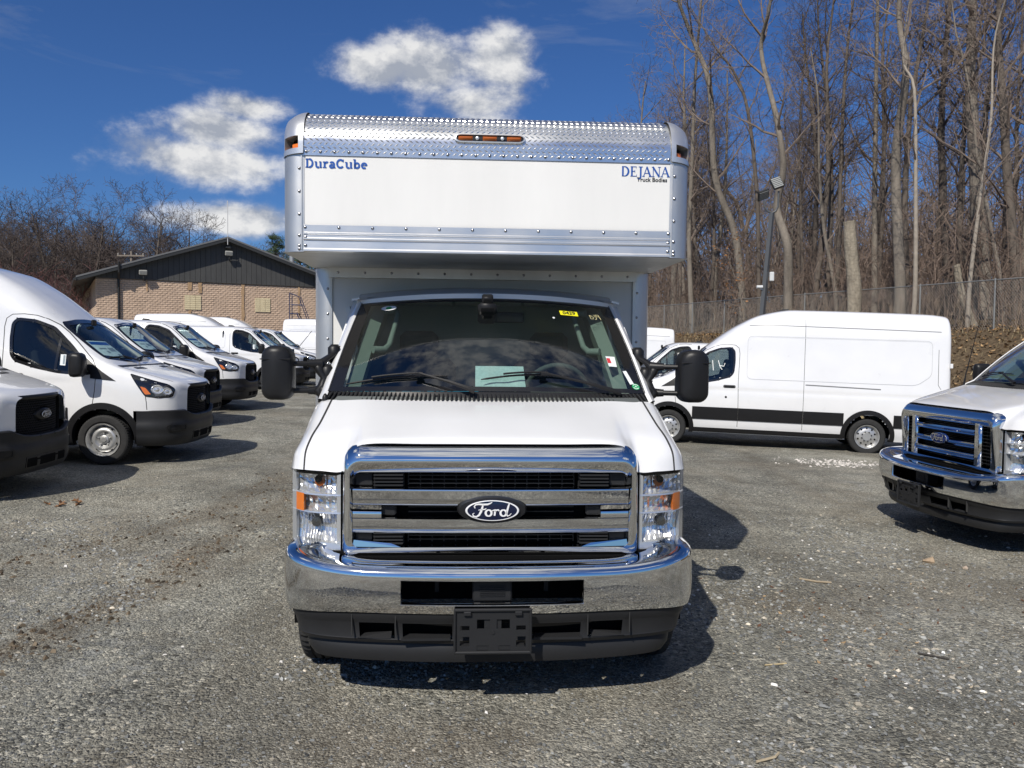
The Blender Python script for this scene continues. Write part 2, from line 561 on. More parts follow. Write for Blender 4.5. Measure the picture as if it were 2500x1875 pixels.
class Surf:
    """a surface to project outlines on"""

    def __init__(s, verts, faces):
        s.bvh = BVHTree.FromPolygons([Vector(v) for v in verts], faces)

    def hit(s, q, axis, off):
        if axis == 'X+': o, d = Vector((3, q[0], q[1])), Vector((-1, 0, 0))
        elif axis == 'X-': o, d = Vector((-3, q[0], q[1])), Vector((1, 0, 0))
        elif axis == 'Y-': o, d = Vector((q[0], -3, q[1])), Vector((0, 1, 0))
        elif axis == 'Y+': o, d = Vector((q[0], 12, q[1])), Vector((0, -1, 0))
        else: o, d = Vector((q[0], q[1], 6)), Vector((0, 0, -1))
        h, nrm, _, _ = s.bvh.ray_cast(o, d)
        if h is None:
            h, nrm, _, _ = s.bvh.find_nearest(o + d*(abs(o.dot(d))-.9))
        if nrm.dot(d) > 0: nrm = -nrm
        return h + nrm*off, nrm

    def patch(s, poly, axis, off=0.0, res=0.06, thick=0.0):
        poly = densify(ccw(poly), res)
        n = len(poly)
        pts = [Vector(p) for p in poly]
        x0 = min(p[0] for p in poly); x1 = max(p[0] for p in poly)
        y0 = min(p[1] for p in poly); y1 = max(p[1] for p in poly)
        ins = offset_poly(poly, -res*.35)
        y = y0+res/2
        while y < y1:
            x = x0+res/2
            while x < x1:
                if in_poly(x, y, ins): pts.append(Vector((x, y)))
                x += res
            y += res
        r = delaunay_2d_cdt(pts, [], [list(range(n))], 1, 1e-6)
        H = [s.hit(p, axis, off)[0] for p in r[0]]
        m = MB(); m.add(H, r[2])
        if thick:
            loop = [s.hit(p, axis, off)[0] for p in poly]
            low = [s.hit(p, axis, off-thick)[0] for p in poly]
            m.grid([loop+[loop[0]], low+[low[0]]])
        return m

    def ring(s, poly, axis, inner, outer, off=0.0, res=0.05, lip=0.0):
        """band along a closed outline, from inner (negative) to outer offsets"""
        poly = densify(ccw(poly), res)
        loops = []
        a = offset_poly(poly, outer); b = offset_poly(poly, inner)
        if lip: loops.append([s.hit(p, axis, off-lip)[0] for p in a])
        k = max(1, int(abs(outer-inner)/res))
        for i in range(k+1):
            loops.append([s.hit((pa[0]+(pb[0]-pa[0])*i/k, pa[1]+(pb[1]-pa[1])*i/k), axis, off)[0] for pa, pb in zip(a, b)])
        if lip: loops.append([s.hit(p, axis, off-lip)[0] for p in b])
        return MB().grid(loops, closed=True)

    def line(s, pts, axis, w, off=0.001, res=0.05):
        pts = densify(pts, res, closed=False)
        a = []; b = []
        for i, p in enumerate(pts):
            t = Vector(pts[min(i+1, len(pts)-1)])-Vector(pts[max(i-1, 0)])
            nn = Vector((-t.y, t.x)).normalized()*(w/2)
            a.append(s.hit((p[0]+nn.x, p[1]+nn.y), axis, off)[0]); b.append(s.hit((p[0]-nn.x, p[1]-nn.y), axis, off)[0])
        return MB().grid([a, b])


def flipped(mb):
    mb.f = [tuple(reversed(q)) for q in mb.f]
    return mb


def strokes(lines, w=0.1, depth=0.0, fn=None, closed=False):
    """flat ribbon letters: lines = list of polylines [(x,y[,w])...]; fn maps (x,y)->3D"""
    m = MB()
    for ln in lines:
        P = [Vector(p[:2]) for p in ln]
        W = [p[2] if len(p) > 2 else w for p in ln]
        a = []; b = []
        for i, p in enumerate(P):
            t = P[min(i+1, len(P)-1)]-P[max(i-1, 0)]
            if t.length < 1e-9: t = Vector((1, 0))
            nn = Vector((-t.y, t.x)).normalized()*(W[i]/2)
            a.append(fn((p.x+nn.x, p.y+nn.y))); b.append(fn((p.x-nn.x, p.y-nn.y)))
        m.grid([a, b])
    return m


def arc(cx, cy, rx, ry, a0, a1, n=12, w=None):
    out = []
    for i in range(n+1):
        a = rad(a0+(a1-a0)*i/n)
        q = (cx+rx*math.cos(a), cy+ry*math.sin(a))
        out.append(q if w is None else (*q, w if not callable(w) else w(a)))
    return out


def text_mesh(body, size, fn, name, material, parent, bold=0.0, align='CENTER', shear=0.0):
    """letters of the built-in font, mapped on a surface by fn"""
    cu = bpy.data.curves.new('letters', 'FONT')
    cu.body = body; cu.size = size; cu.align_x = align; cu.align_y = 'CENTER'; cu.offset = bold; cu.shear = shear
    cu.resolution_u = 3
    o = bpy.data.objects.new('letters', cu)
    col.objects.link(o)
    dg = bpy.context.evaluated_depsgraph_get()
    me = bpy.data.meshes.new_from_object(o.evaluated_get(dg))
    bpy.data.objects.remove(o)
    for v in me.vertices:
        v.co = fn((v.co.x, v.co.y))
    me.materials.clear(); me.materials.append(material)
    me.name = name
    return link(name, me, parent)


def ground_z(x, y):
    yy = min(max(y, 0.0), 22.0)
    xx = min(max(x, -9.0), 9.0)
    z = -0.0013*xx*yy
    z -= 0.10*math.exp(-((x-5.5)/5)**2-((y-17.5)/5)**2)
    f = min(1.0, max(0.0, (abs(x)-1.0)/1.5)) if y < 9 else 1.0
    return z*f + bank_z(x, y)


FENCE = [(24.0, 12.0), (21.0, 20.0), (17.0, 28.5), (12.6, 39.0), (8.6, 50.0), (3.0, 66.0), (-4.0, 84.0)]


def fence_dist(x, y):
    """signed distance to the fence line, positive on the lot side"""
    best = 1e9; sg = 1
    for (a, b) in zip(FENCE[:-1], FENCE[1:]):
        ax, ay = a; bx, by = b
        dx, dy = bx-ax, by-ay
        t = max(0, min(1, ((x-ax)*dx+(y-ay)*dy)/(dx*dx+dy*dy)))
        px, py = ax+t*dx, ay+t*dy
        d = math.hypot(x-px, y-py)
        if d < best:
            best = d; sg = 1 if (dx*(y-ay)-dy*(x-ax)) > 0 else -1
    return best*sg


def bank_z(x, y):
    if x < -30 or y < -30: return 0.0
    d = fence_dist(x, y)
    if d > 8.0: return 0.0
    t = min(1.0, (8.0-d)/8.0)
    z = 2.75*t*t*(3-2*t)
    if d < 0: z += min(6.0, -d*0.11)
    return z
# ================================================================== ground
def attr_mat(name, attr, rough=.9, scale=1.0, spec=.25, bump=0.0, bscale=300):
    m = bpy.data.materials.new(name); m.use_nodes = True
    nt = m.node_tree; p = nt.nodes['Principled BSDF']
    a = node(nt, 'ShaderNodeAttribute', attribute_name=attr)
    nt.links.new(a.outputs['Color'], p.inputs['Base Color'])
    p.inputs['Roughness'].default_value = rough; p.inputs['Specular IOR Level'].default_value = spec
    return m


def ground_material():
    m = bpy.data.materials.new('gravel_ground'); m.use_nodes = True
    nt = m.node_tree; L = nt.links.new
    p = nt.nodes['Principled BSDF']; p.inputs['Roughness'].default_value = .92; p.inputs['Specular IOR Level'].default_value = .25
    tc = node(nt, 'ShaderNodeTexCoord'); O = tc.outputs['Object']

    def noise_(scale, detail=5, rough=.6, vec=None, dist=0.0):
        n = node(nt, 'ShaderNodeTexNoise'); n.inputs['Scale'].default_value = scale; n.inputs['Detail'].default_value = detail
        n.inputs['Roughness'].default_value = rough; n.inputs['Distortion'].default_value = dist
        L(vec or O, n.inputs['Vector']); return n.outputs['Fac']

    def vor(scale, out='Color', feature='F1', rnd=1.0):
        n = node(nt, 'ShaderNodeTexVoronoi', feature=feature); n.inputs['Scale'].default_value = scale
        n.inputs['Randomness'].default_value = rnd
        L(warp, n.inputs['Vector']); return n.outputs[out]

    def ramp(v, stops):
        r = node(nt, 'ShaderNodeValToRGB'); e = r.color_ramp.elements
        while len(e) > 1: e.remove(e[-1])
        e[0].position, e[0].color = stops[0][0], (*stops[0][1], 1)
        for pos, c in stops[1:]:
            q = e.new(pos); q.color = (*c, 1)
        L(v, r.inputs[0]); return r.outputs[0]

    def mix(f, a, b, mode='MIX'):
        n = node(nt, 'ShaderNodeMix', data_type='RGBA', blend_type=mode)
        for i, v in ((0, f), (6, a), (7, b)):
            if isinstance(v, (int, float)): n.inputs[i].default_value = v
            elif isinstance(v, tuple): n.inputs[i].default_value = (*v, 1)
            else: L(v, n.inputs[i])
        return n.outputs[2]

    def rng_(v, a, b, c=0.0, d=1.0):
        n = node(nt, 'ShaderNodeMapRange'); n.inputs[1].default_value = a; n.inputs[2].default_value = b
        n.inputs[3].default_value = c; n.inputs[4].default_value = d; L(v, n.inputs[0]); return n.outputs[0]

    def mth(op, a, b):
        n = node(nt, 'ShaderNodeMath', operation=op)
        for i, v in enumerate((a, b)):
            if isinstance(v, (int, float)): n.inputs[i].default_value = v
            else: L(v, n.inputs[i])
        return n.outputs[0]
    # warp the cells so that stones are angular and uneven
    wn = node(nt, 'ShaderNodeTexNoise'); wn.inputs['Scale'].default_value = 40; wn.inputs['Detail'].default_value = 2; L(O, wn.inputs['Vector'])
    wv = node(nt, 'ShaderNodeVectorMath', operation='MULTIPLY_ADD'); L(wn.outputs['Color'], wv.inputs[0])
    wv.inputs[1].default_value = (.012, .012, 0); L(O, wv.inputs[2])
    warp = wv.outputs[0]
    fine_c = vor(95); mid_c = vor(42); big_c = vor(20)
    sf = node(nt, 'ShaderNodeSeparateColor'); L(fine_c, sf.inputs[0])
    sm = node(nt, 'ShaderNodeSeparateColor'); L(mid_c, sm.inputs[0])
    sb = node(nt, 'ShaderNodeSeparateColor'); L(big_c, sb.inputs[0])
    pal = [(0, (.045, .043, .037)), (.22, (.125, .122, .106)), (.55, (.195, .190, .166)), (.80, (.27, .26, .225)), (.93, (.37, .345, .285)), (1, (.50, .47, .40))]
    cf = ramp(sf.outputs[0], pal); cm = ramp(sm.outputs[0], pal); cb = ramp(sb.outputs[0], [(0, (.09, .091, .088)), (.5, (.18, .181, .174)), (.85, (.27, .268, .25)), (1, (.36, .34, .29))])
    coarse = rng_(noise_(.9, 4), .42, .58)
    base = mix(mth('MULTIPLY', coarse, rng_(sm.outputs[1], .25, .45)), cf, cm)
    base = mix(mth('MULTIPLY', rng_(noise_(.55, 4, vec=None), .54, .66), rng_(sb.outputs[1], .45, .6)), base, cb)
    # wheel-worn sweeps running along the aisle and brown damp earth
    rot = node(nt, 'ShaderNodeMapping'); rot.inputs['Rotation'].default_value = (0, 0, rad(-5)); rot.inputs['Scale'].default_value = (2.5, .32, 1)
    L(O, rot.inputs['Vector'])
    tr = rng_(noise_(.55, 6, .62, rot.outputs[0], .6), .47, .66)
    dirt = rng_(noise_(.35, 6, .65), .50, .68)
    base = mix(mth('MULTIPLY', tr, .85), base, mix(.5, (.125, .105, .078), cf, 'MIX'))
    base = mix(mth('MULTIPLY', dirt, .62), base, mix(.45, (.175, .138, .092), cf))
    pale = rng_(noise_(.23, 5, .6), .50, .70)
    base = mix(mth('MULTIPLY', pale, .60), base, mix(.55, (.33, .32, .285), cf), 'MIX')
    so = node(nt, 'ShaderNodeAttribute', attribute_name='soil')
    base = mix(rng_(mth('ADD', so.outputs['Fac'], mth('MULTIPLY', mth('SUBTRACT', noise_(5, 6, .7), .5), .5)), .05, .65, 0, .92), base, mix(.5, (.105, .078, .050), cf))
    big = rng_(noise_(.42, 7, .68, None, .4), .32, .68, .62, 1.42)
    med = rng_(noise_(2.3, 6, .7), .3, .7, .78, 1.22)
    bm_ = mth('MULTIPLY', mth('MULTIPLY', big, med), 1.30)
    vm = node(nt, 'ShaderNodeVectorMath', operation='SCALE'); L(base, vm.inputs[0]); L(bm_, vm.inputs['Scale'])
    base = mix(1.0, vm.outputs[0], (.99, 1.0, .975), 'MULTIPLY')
    # verge and bank: leaf litter, thatch, bare soil
    at = node(nt, 'ShaderNodeAttribute', attribute_name='bank')
    lit = ramp(noise_(9, 8, .7), [(.30, (.035, .026, .017)), (.48, (.10, .072, .045)), (.60, (.19, .14, .085)), (.75, (.28, .21, .13))])
    litf = mix(rng_(noise_(60, 4, .7), .45, .6), lit, (.14, .10, .055))
    edge = rng_(mth('ADD', at.outputs['Fac'], mth('MULTIPLY', mth('SUBTRACT', noise_(1.3, 5), .5), .35)), .02, .22)
    base = mix(edge, base, litf)
    L(base, p.inputs['Base Color'])
    hgt = mth('ADD', mth('MULTIPLY', rng_(vor(95, 'Distance'), 0, .9, 1, 0), .5), mth('MULTIPLY', rng_(vor(42, 'Distance'), 0, .9, 1, 0), mth('MULTIPLY', coarse, 1.0)))
    hgt = mth('ADD', hgt, mth('MULTIPLY', noise_(220, 3), .35))
    hgt = mth('ADD', hgt, mth('MULTIPLY', noise_(6, 5), 1.6))
    b = node(nt, 'ShaderNodeBump'); b.inputs['Strength'].default_value = 1.0; b.inputs['Distance'].default_value = .020
    L(hgt, b.inputs['Height']); L(b.outputs[0], p.inputs['Normal'])
    return m


def axis_steps(segs):
    out = []
    for a, b, st in segs:
        n = max(1, int(round((b-a)/st)))
        out += [a+(b-a)*i/n for i in range(n)]
    out.append(segs[-1][1])
    return out


GX = axis_steps([(-900, -120, 130), (-120, -14, 8), (-14, -7, .5), (-7, 6, .16), (6, 30, .6), (30, 120, 6), (120, 900, 130)])
GY = axis_steps([(-200, -8, 24), (-8, 1.5, .6), (1.5, 12.3, .16), (12.3, 66, .6), (66, 130, 4), (130, 1200, 130)])


def micro(x, y):
    """ruts and swells, a few millimetres to centimetres"""
    k = max(0.0, 1-abs(y-8)/30)
    z = (noise.noise(Vector((x*.7, y*.7, 3)))*.018 + noise.noise(Vector((x*2.1, y*2.1, 9)))*.006)*k
    if -1.6 < x < 1.7 and 3.5 < y < 10.5: z *= .3
    return z


gm = MB()
gm.grid([[(x, y, ground_z(x, y) + (micro(x, y) if abs(x) < 30 and -8 < y < 66 else 0)) for x in GX] for y in GY])
gme = gm.mesh('ground', ground_material())
gme.shade_smooth()
at = gme.attributes.new('bank', 'FLOAT', 'POINT')
at.data.foreach_set('value', [min(1.0, max(0.0, bank_z(v[0], v[1])/.8 if v[1] > 0 else 0)) for v in gm.v])
TRACKS = [([(-2.85, 4.56), (-2.68, 5.12), (-2.57, 5.9), (-2.56, 7.5), (-2.5, 10.1), (-2.5, 13)], .12, 1.0), ([(-4.0, 6.2), (-3.35, 7.2), (-3.0, 8.6), (-2.9, 11)], .16, .75),
          ([(-2.7, 5.4), (-2.25, 6.1), (-1.95, 7.4), (-1.9, 10)], .14, .5), ([(-3.6, 3.0), (-2.85, 4.56)], .12, .9), ([(-3.2, 2.6), (-1.5, 3.2), (-.4, 3.5), (1.5, 3.1)], .35, .35), ([(2.0, 7.4), (3.2, 5.2), (5.5, 3.6)], .25, .4)]
SOILS = [(-.35, 3.45, .75, .45, .8), (4.3, 13.3, 1.2, .5, .9), (-2.6, 8.2, .5, .5, .7), (1.9, 5.6, .6, .45, .7), (3.4, 6.0, 1.0, .4, .6), (3.1, 3.8, .7, .35, .5), (-.2, 2.6, .6, .5, .6)]
def soil_at(x, y):
    v = 0.0
    wob = noise.noise(Vector((x*1.1, y*1.1, 4)))*.18
    for pl, w, k in TRACKS:
        for a, b in zip(pl[:-1], pl[1:]):
            dx, dy = b[0]-a[0], b[1]-a[1]
            t = max(0, min(1, ((x-a[0])*dx+(y-a[1])*dy)/(dx*dx+dy*dy)))
            d = math.hypot(x-a[0]-t*dx, y-a[1]-t*dy)+wob*w*3
            v = max(v, k*math.exp(-(d/w)**2)*(.65+.6*noise.noise(Vector((x*1.7, y*1.7, 8)))))
    for cx, cy, sx, sy, k in SOILS:
        v = max(v, k*math.exp(-((x-cx)/sx)**2-((y-cy)/sy)**2)*(.8+.6*noise.noise(Vector((x*2, y*2, 5)))))
    return max(0.0, min(1.0, v))
a2 = gme.attributes.new('soil', 'FLOAT', 'POINT')
a2.data.foreach_set('value', [soil_at(v[0], v[1]) if (-8 < v[0] < 8 and 0 < v[1] < 15) else 0.0 for v in gm.v])
ground = tag(link('ground', gme), kind='structure')

# ------------------------------------------------------------------ loose stones
rng = random.Random(11)


def colour_attr(me, cols):
    a = me.color_attributes.new('tint', 'FLOAT_COLOR', 'POINT')
    a.data.foreach_set('color', [c for q in cols for c in (*q, 1.0)])


STONE_M = attr_mat('stone_mix', 'tint', .85)
LEAF_M = attr_mat('leaf_mix', 'tint', .8)


def scatter_stones(n, area, size, name, palette, flat=.55):
    V = []; F = []; Cc = []
    for _ in range(n):
        x, y = area(rng)
        s = size(rng)
        z = ground_z(x, y)+micro(x, y)
        q = rng.uniform(0, 2*PI); c, sn = math.cos(q), math.sin(q)
        ax, ay, az = s*rng.uniform(.6, 1.25), s*rng.uniform(.45, .9), s*flat*rng.uniform(.5, 1.0)
        b = len(V)
        for (px, py, pz) in ((1, .1, -.2), (.2, 1, -.1), (-1, .2, -.2), (-.1, -1, -.1), (.35, .3, 1), (-.4, -.25, .85)):
            px *= ax*rng.uniform(.75, 1.15); py *= ay*rng.uniform(.75, 1.15); pz *= az
            V.append((x+px*c-py*sn, y+px*sn+py*c, z+pz+az*.25))
        F += [(b, b+1, b+4), (b+1, b+2, b+5), (b+1, b+5, b+4), (b+2, b+3, b+5), (b+3, b, b+4), (b+3, b+4, b+5)]
        t = palette(rng); k = rng.uniform(.5, 1.35)
        Cc += [tuple(min(.8, v*k) for v in t)]*6
    me = bpy.data.meshes.new(name); me.from_pydata(V, [], F); me.materials.append(STONE_M); colour_attr(me, Cc)
    return tag(link(name, me), kind='stuff')


def fan(rg, y0=1.9, y1=11.0, p=1.7, wide=.72):
    t = rg.random()**p
    y = y0+(y1-y0)*t
    return rg.uniform(-wide*y-.4, wide*y+.4), y


def stone_pal(r):
    u = r.random()
    if u < .62: return (.135, .138, .134)
    if u < .88: return (.215, .218, .208)
    if u < .955: return (.25, .225, .18)
    if u < .985: return (.42, .38, .31)
    return (.55, .53, .50)


tag(scatter_stones(52000, lambda r: fan(r), lambda r: .004+.012*r.random()**3, 'gravel', stone_pal), 'loose grey gravel chips scattered over the lot', 'gravel')


def coarse_area(r):
    while True:
        x, y = fan(r, 1.9, 9, 1.4)
        if noise.noise(Vector((x*.8, y*.8, 1.7))) > .17 or (x > 1.3 and r.random() < .22): return x, y


tag(scatter_stones(11000, coarse_area, lambda r: .009+.016*r.random()**2, 'coarse_gravel', lambda r: tuple(v*1.3 for v in stone_pal(r))), 'coarser grey stones lying in loose drifts', 'gravel')
tag(scatter_stones(420, lambda r: (r.gauss(5.55, .40), r.gauss(13.9, .28)), lambda r: .012+.03*r.random()**2, 'white_gravel', lambda r: (.52, .49, .45)), 'spill of white gravel before the long van', 'gravel')


def rut_area(r):
    pl, w, k = r.choice(TRACKS[:2]+TRACKS[:1]+TRACKS[3:4])
    i = r.randrange(len(pl)-1); t = r.random()
    return pl[i][0]+(pl[i+1][0]-pl[i][0])*t+r.gauss(0, w*1.3), pl[i][1]+(pl[i+1][1]-pl[i][1])*t+r.gauss(0, w*1.3)


tag(scatter_stones(2000, rut_area, lambda r: .006+.022*r.random()**3, 'dirt_clods', lambda r: r.choice(((.10, .075, .05), (.14, .11, .075), (.07, .055, .04))), .7), 'dark dirt clods thrown up along the wheel ruts', 'dirt')


# ------------------------------------------------------------------ leaves, chips and twigs
def scatter_leaves(n, area, size, name, pal, lift=.012):
    V = []; F = []; Cc = []
    for _ in range(n):
        x, y = area(rng); s = size(rng); z = ground_z(x, y)+micro(x, y)*(1 if y < 66 else 0)+lift*rng.random()
        q = rng.uniform(0, 2*PI); tl = rng.uniform(-.7, .7); tl2 = rng.uniform(-.6, .6)
        M = Matrix.Rotation(q, 3, 'Z') @ Matrix.Rotation(tl, 3, 'X') @ Matrix.Rotation(tl2, 3, 'Y')
        b = len(V)
        cu = rng.uniform(.1, .5)*s
        for p in ((-1, 0, cu), (-.3, -.42, .1*cu), (.4, -.38, 0), (1, .05, cu), (.35, .40, 0), (-.35, .40, .1*cu)):
            w = M @ Vector((p[0]*s, p[1]*s, p[2])); V.append((x+w.x, y+w.y, z+w.z+s*.15))
        F += [(b, b+1, b+5), (b+1, b+2, b+4, b+5), (b+2, b+3, b+4)]
        t = pal(rng); k = rng.uniform(.7, 1.3)
        Cc += [tuple(v*k for v in t)]*6
    me = bpy.data.meshes.new(name); me.from_pydata(V, [], F); me.materials.append(LEAF_M); colour_attr(me, Cc)
    return tag(link(name, me), kind='stuff')


leafpal = lambda r: r.choice(((.20, .12, .055), (.30, .17, .07), (.13, .085, .05), (.34, .22, .11), (.09, .06, .04), (.11, .075, .045)))


def bank_area(r):
    while True:
        y = r.uniform(13, 52); x = r.uniform(4, 26)
        d = fence_dist(x, y)
        if -2 < d < 8.6 and (d < 7 or r.random() < .3): return x, y


tag(scatter_leaves(15000, bank_area, lambda r: .035+.05*r.random(), 'leaf_litter', leafpal, .05), 'brown leaf litter covering the bank below the fence', 'leaves')


def debris_area(r):
    c = r.choice(((2.35, 5.6, .5, .22), (2.0, 5.0, .35, .2), (3.4, 6.2, .8, .5), (2.2, 4.3, .5, .4), (2.9, 4.4, 1.0, .9), (-2.6, 6.6, .3, .15)))
    return r.gauss(c[0], c[2]), r.gauss(c[1], c[3])


tag(scatter_leaves(420, debris_area, lambda r: .006+.014*r.random()**2, 'bark_chips', lambda r: r.choice(((.30, .21, .12), (.14, .07, .04), (.36, .30, .22), (.10, .06, .04))), .004), 'bark chips and leaf crumbs on the gravel', 'debris')


def grass(n, area, h, name, pal):
    V = []; F = []; Cc = []
    for _ in range(n):
        x, y = area(rng); z = ground_z(x, y); hh = h*rng.uniform(.4, 1.2); q = rng.uniform(0, 2*PI)
        w = .006+.006*rng.random(); lx, ly = rng.gauss(0, .45)*hh, rng.gauss(0, .45)*hh
        b = len(V); c, s = math.cos(q)*w, math.sin(q)*w
        V += [(x-c, y-s, z-.02), (x+c, y+s, z-.02), (x+lx*.5+c*.6, y+ly*.5+s*.6, z+hh*.65), (x+lx*.5-c*.6, y+ly*.5-s*.6, z+hh*.65), (x+lx, y+ly, z+hh*.9)]
        F += [(b, b+1, b+2, b+3), (b+3, b+2, b+4)]
        t = pal(rng); k = rng.uniform(.7, 1.3); Cc += [tuple(v*k for v in t)]*5
    me = bpy.data.meshes.new(name); me.from_pydata(V, [], F); me.materials.append(LEAF_M); colour_attr(me, Cc)
    return tag(link(name, me), kind='stuff')


def toe_area(r):
    while True:
        y = r.uniform(12, 46); x = r.uniform(5, 26)
        d = fence_dist(x, y)
        if 6.0 < d < 8.4 or (0 < d < 6 and r.random() < .06): return x, y


tag(grass(15000, toe_area, .20, 'dry_grass', lambda r: r.choice(((.42, .34, .19), (.34, .27, .15), (.26, .20, .11), (.48, .40, .24)))), 'dry straw-coloured grass along the foot of the bank', 'grass')

# single finds on the gravel
LEAFS = MB()
pts = [(0, -.5), (.08, -.3), (.22, -.34), (.16, -.12), (.36, -.06), (.18, .06), (.26, .28), (.1, .24), (.0, .5), (-.1, .24), (-.28, .26), (-.17, .05), (-.34, -.08), (-.15, -.13), (-.2, -.34), (-.07, -.3)]
LEAFS.add([(x*.11, y*.13, .022*(abs(x)*3)**2+.008*math.sin(y*9)+.012) for x, y in pts]+[(0, 0, .004)], [(i, (i+1) % 16, 16) for i in range(16)])
oak = LEAFS.mesh('oak_leaf', mat('oak_leaf', (.20, .105, .05), .8, var=.35, vscale=30))
for i, (x, y, a) in enumerate(((-4.72, 8.62, .3), (-4.60, 8.70, 1.9), (-4.52, 8.60, 3.0), (-4.83, 8.55, 4.2), (-4.66, 8.50, 5.1))):
    o = link('oak_leaf', oak, None, (x, y, ground_z(x, y)+micro(x, y)+.004), a); o.rotation_euler = (.25*math.sin(i*2), .3*math.cos(i*3), a)
    tag(o, 'curled brown oak leaf in a small heap on the gravel', 'leaf', 'oak leaves heaped beside the first van')
def pebble(x, y, s, c, label):
    r = random.Random(int(x*100)); m = MB()
    m.hull([Vector((r.gauss(0, 1), r.gauss(0, 1)*.8, r.gauss(0, 1)*.5)).normalized()*s*r.uniform(.8, 1.1)*.5 for _ in range(26)])
    o = m.build('stone', mat('stone_%d' % int(s*1000), c, .9, var=.2, vscale=20, bump=.4, bscale=60), None, 30)
    o.location = (x, y, ground_z(x, y)+micro(x, y)+s*.15)
    tag(o, label, 'stone')
pebble(3.55, 6.95, .10, (.36, .27, .18), 'fist-sized tan stone beside the cab truck shadow')
pebble(3.75, 6.75, .045, (.45, .36, .28), 'small tan stone near the cab truck shadow')
pebble(3.62, 5.55, .12, (.40, .33, .22), 'flat pale broken stone on the gravel')
def stick(pts, r, c, label):
    m = MB().tube([(x, y, ground_z(x, y)+micro(x, y)+r+.003) for x, y in pts], r, 6)
    tag(m.build('stick', mat('stick_%d' % int(pts[0][0]*100), c, .9, var=.2, vscale=40)), label, 'stick')
stick([(2.22, 6.28), (2.34, 6.22), (2.44, 6.21)], .008, (.32, .26, .18), 'split piece of pale wood lying on the gravel')
stick([(1.42, 4.52), (1.55, 4.55)], .005, (.42, .34, .20), 'short straw-coloured stem beside the bumper shadow')
stick([(2.38, 4.75), (2.52, 4.66)], .006, (.05, .045, .04), 'dark short twig on the gravel')
stick([(1.05, 3.42), (1.14, 3.46), (1.17, 3.50)], .006, (.40, .33, .22), 'bent pale stem at the edge of the gravel')
# ================================================================== wheels
def tyre_mesh(R=0.35, W=0.22, name='tyre', ribs=60):
    hw = W/2
    prof = [(-hw*.72, R*.64), (-hw*.96, R*.72), (-hw, R*.82), (-hw*.97, R*.91), (-hw*.86, R*.975), (-hw*.70, R*.995),
            (-hw*.46, R), (-hw*.42, R*.968), (-hw*.36, R*.968), (-hw*.32, R), (-hw*.08, R*1.002), (-hw*.05, R*.968),
            (hw*.05, R*.968), (hw*.08, R*1.002), (hw*.32, R), (hw*.36, R*.968), (hw*.42, R*.968), (hw*.46, R),
            (hw*.70, R*.995), (hw*.86, R*.975), (hw*.97, R*.91), (hw, R*.82), (hw*.96, R*.72), (hw*.72, R*.64)]
    n = ribs*2
    m = MB(); rows = []
    for (a, r) in prof:
        row = []
        for k in range(n):
            rr = r
            if r > R*.97 and abs(a) > hw*.2 and k % 2: rr = r*.978
            th = 2*PI*(k+(.5 if a > 0 else 0))/n
            row.append((a, rr*math.cos(th), rr*math.sin(th)))
        rows.append(row)
    m.grid(rows, closed=True)
    return m.mesh(name, RUBBER, 25)


def rim_mesh(R, side, style):
    """side=+1: outer face looks towards +x"""
    s = side
    p = [(-.09*s, R*.96), (.045*s, R*.93), (.085*s, R*.985), (.10*s, R*1.0), (.098*s, R*.955), (.075*s, R*.90), (.05*s, R*.86)]
    if style == 'truck':
        p += [(.035*s, R*.80), (.045*s, R*.60), (.06*s, R*.42), (.058*s, R*.36), (.075*s, R*.34), (.075*s, R*.0001)]
    else:
        p += [(.03*s, R*.82), (.030*s, R*.78), (.060*s, R*.70), (.072*s, R*.60), (.070*s, R*.52), (.045*s, R*.44),
              (.030*s, R*.36), (.032*s, R*.26), (.055*s, R*.25), (.060*s, R*.20), (.060*s, R*.0001)]
    m = MB().lathe(p, 40)
    return m.mesh('rim', STEELW, 35)


def holes_mesh(R, side, style):
    m = MB(); s = side
    k, rr, a, b, xo = (10, R*.70, R*.075, R*.075, .042) if style == 'truck' else (10, R*.735, R*.075, R*.04, .048)
    for i in range(k):
        th = 2*PI*(i+.5)/k
        c = Vector((xo*s+.004*s, rr*math.cos(th), rr*math.sin(th)))
        t = Vector((0, -math.sin(th), math.cos(th))); r = Vector((0, math.cos(th), math.sin(th)))
        out = Vector((s, 0, 0))
        tl = .012 if style == 'truck' else -.02
        ring = [c + t*a*math.cos(q)+r*b*math.sin(q) + out*(.001-tl*math.sin(q)*0) for q in [2*PI*j/10 for j in range(10)]]
        ring2 = [q - out*.012 + (q-c)*.0 for q in ring]
        m.add(ring+ring2, [tuple(range(10))]+[(j, (j+1) % 10, 10+(j+1) % 10, 10+j) for j in range(10)])
    return m.mesh('hand_holes', VOID)


def nuts_mesh(R, side, style):
    m = MB(); s = side
    k = 8 if style == 'truck' else 5
    for i in range(k):
        th = 2*PI*i/k+.3
        c = (.05*s, R*.40*math.cos(th), R*.40*math.sin(th)) if style == 'truck' else (.032*s, R*.345*math.cos(th), R*.345*math.sin(th))
        m.lathe([(0, .012), (.028*s, .012), (.034*s, .006), (.034*s, .0001)], 6, 'X', c)
    if style != 'truck':
        m.lathe([(.05*s, R*.15), (.068*s, R*.14), (.068*s, R*.0001)], 16, 'X')
    return m.mesh('wheel_nuts', BLACKP if style == 'truck' else STEELW, 30)


WHEELS = {}


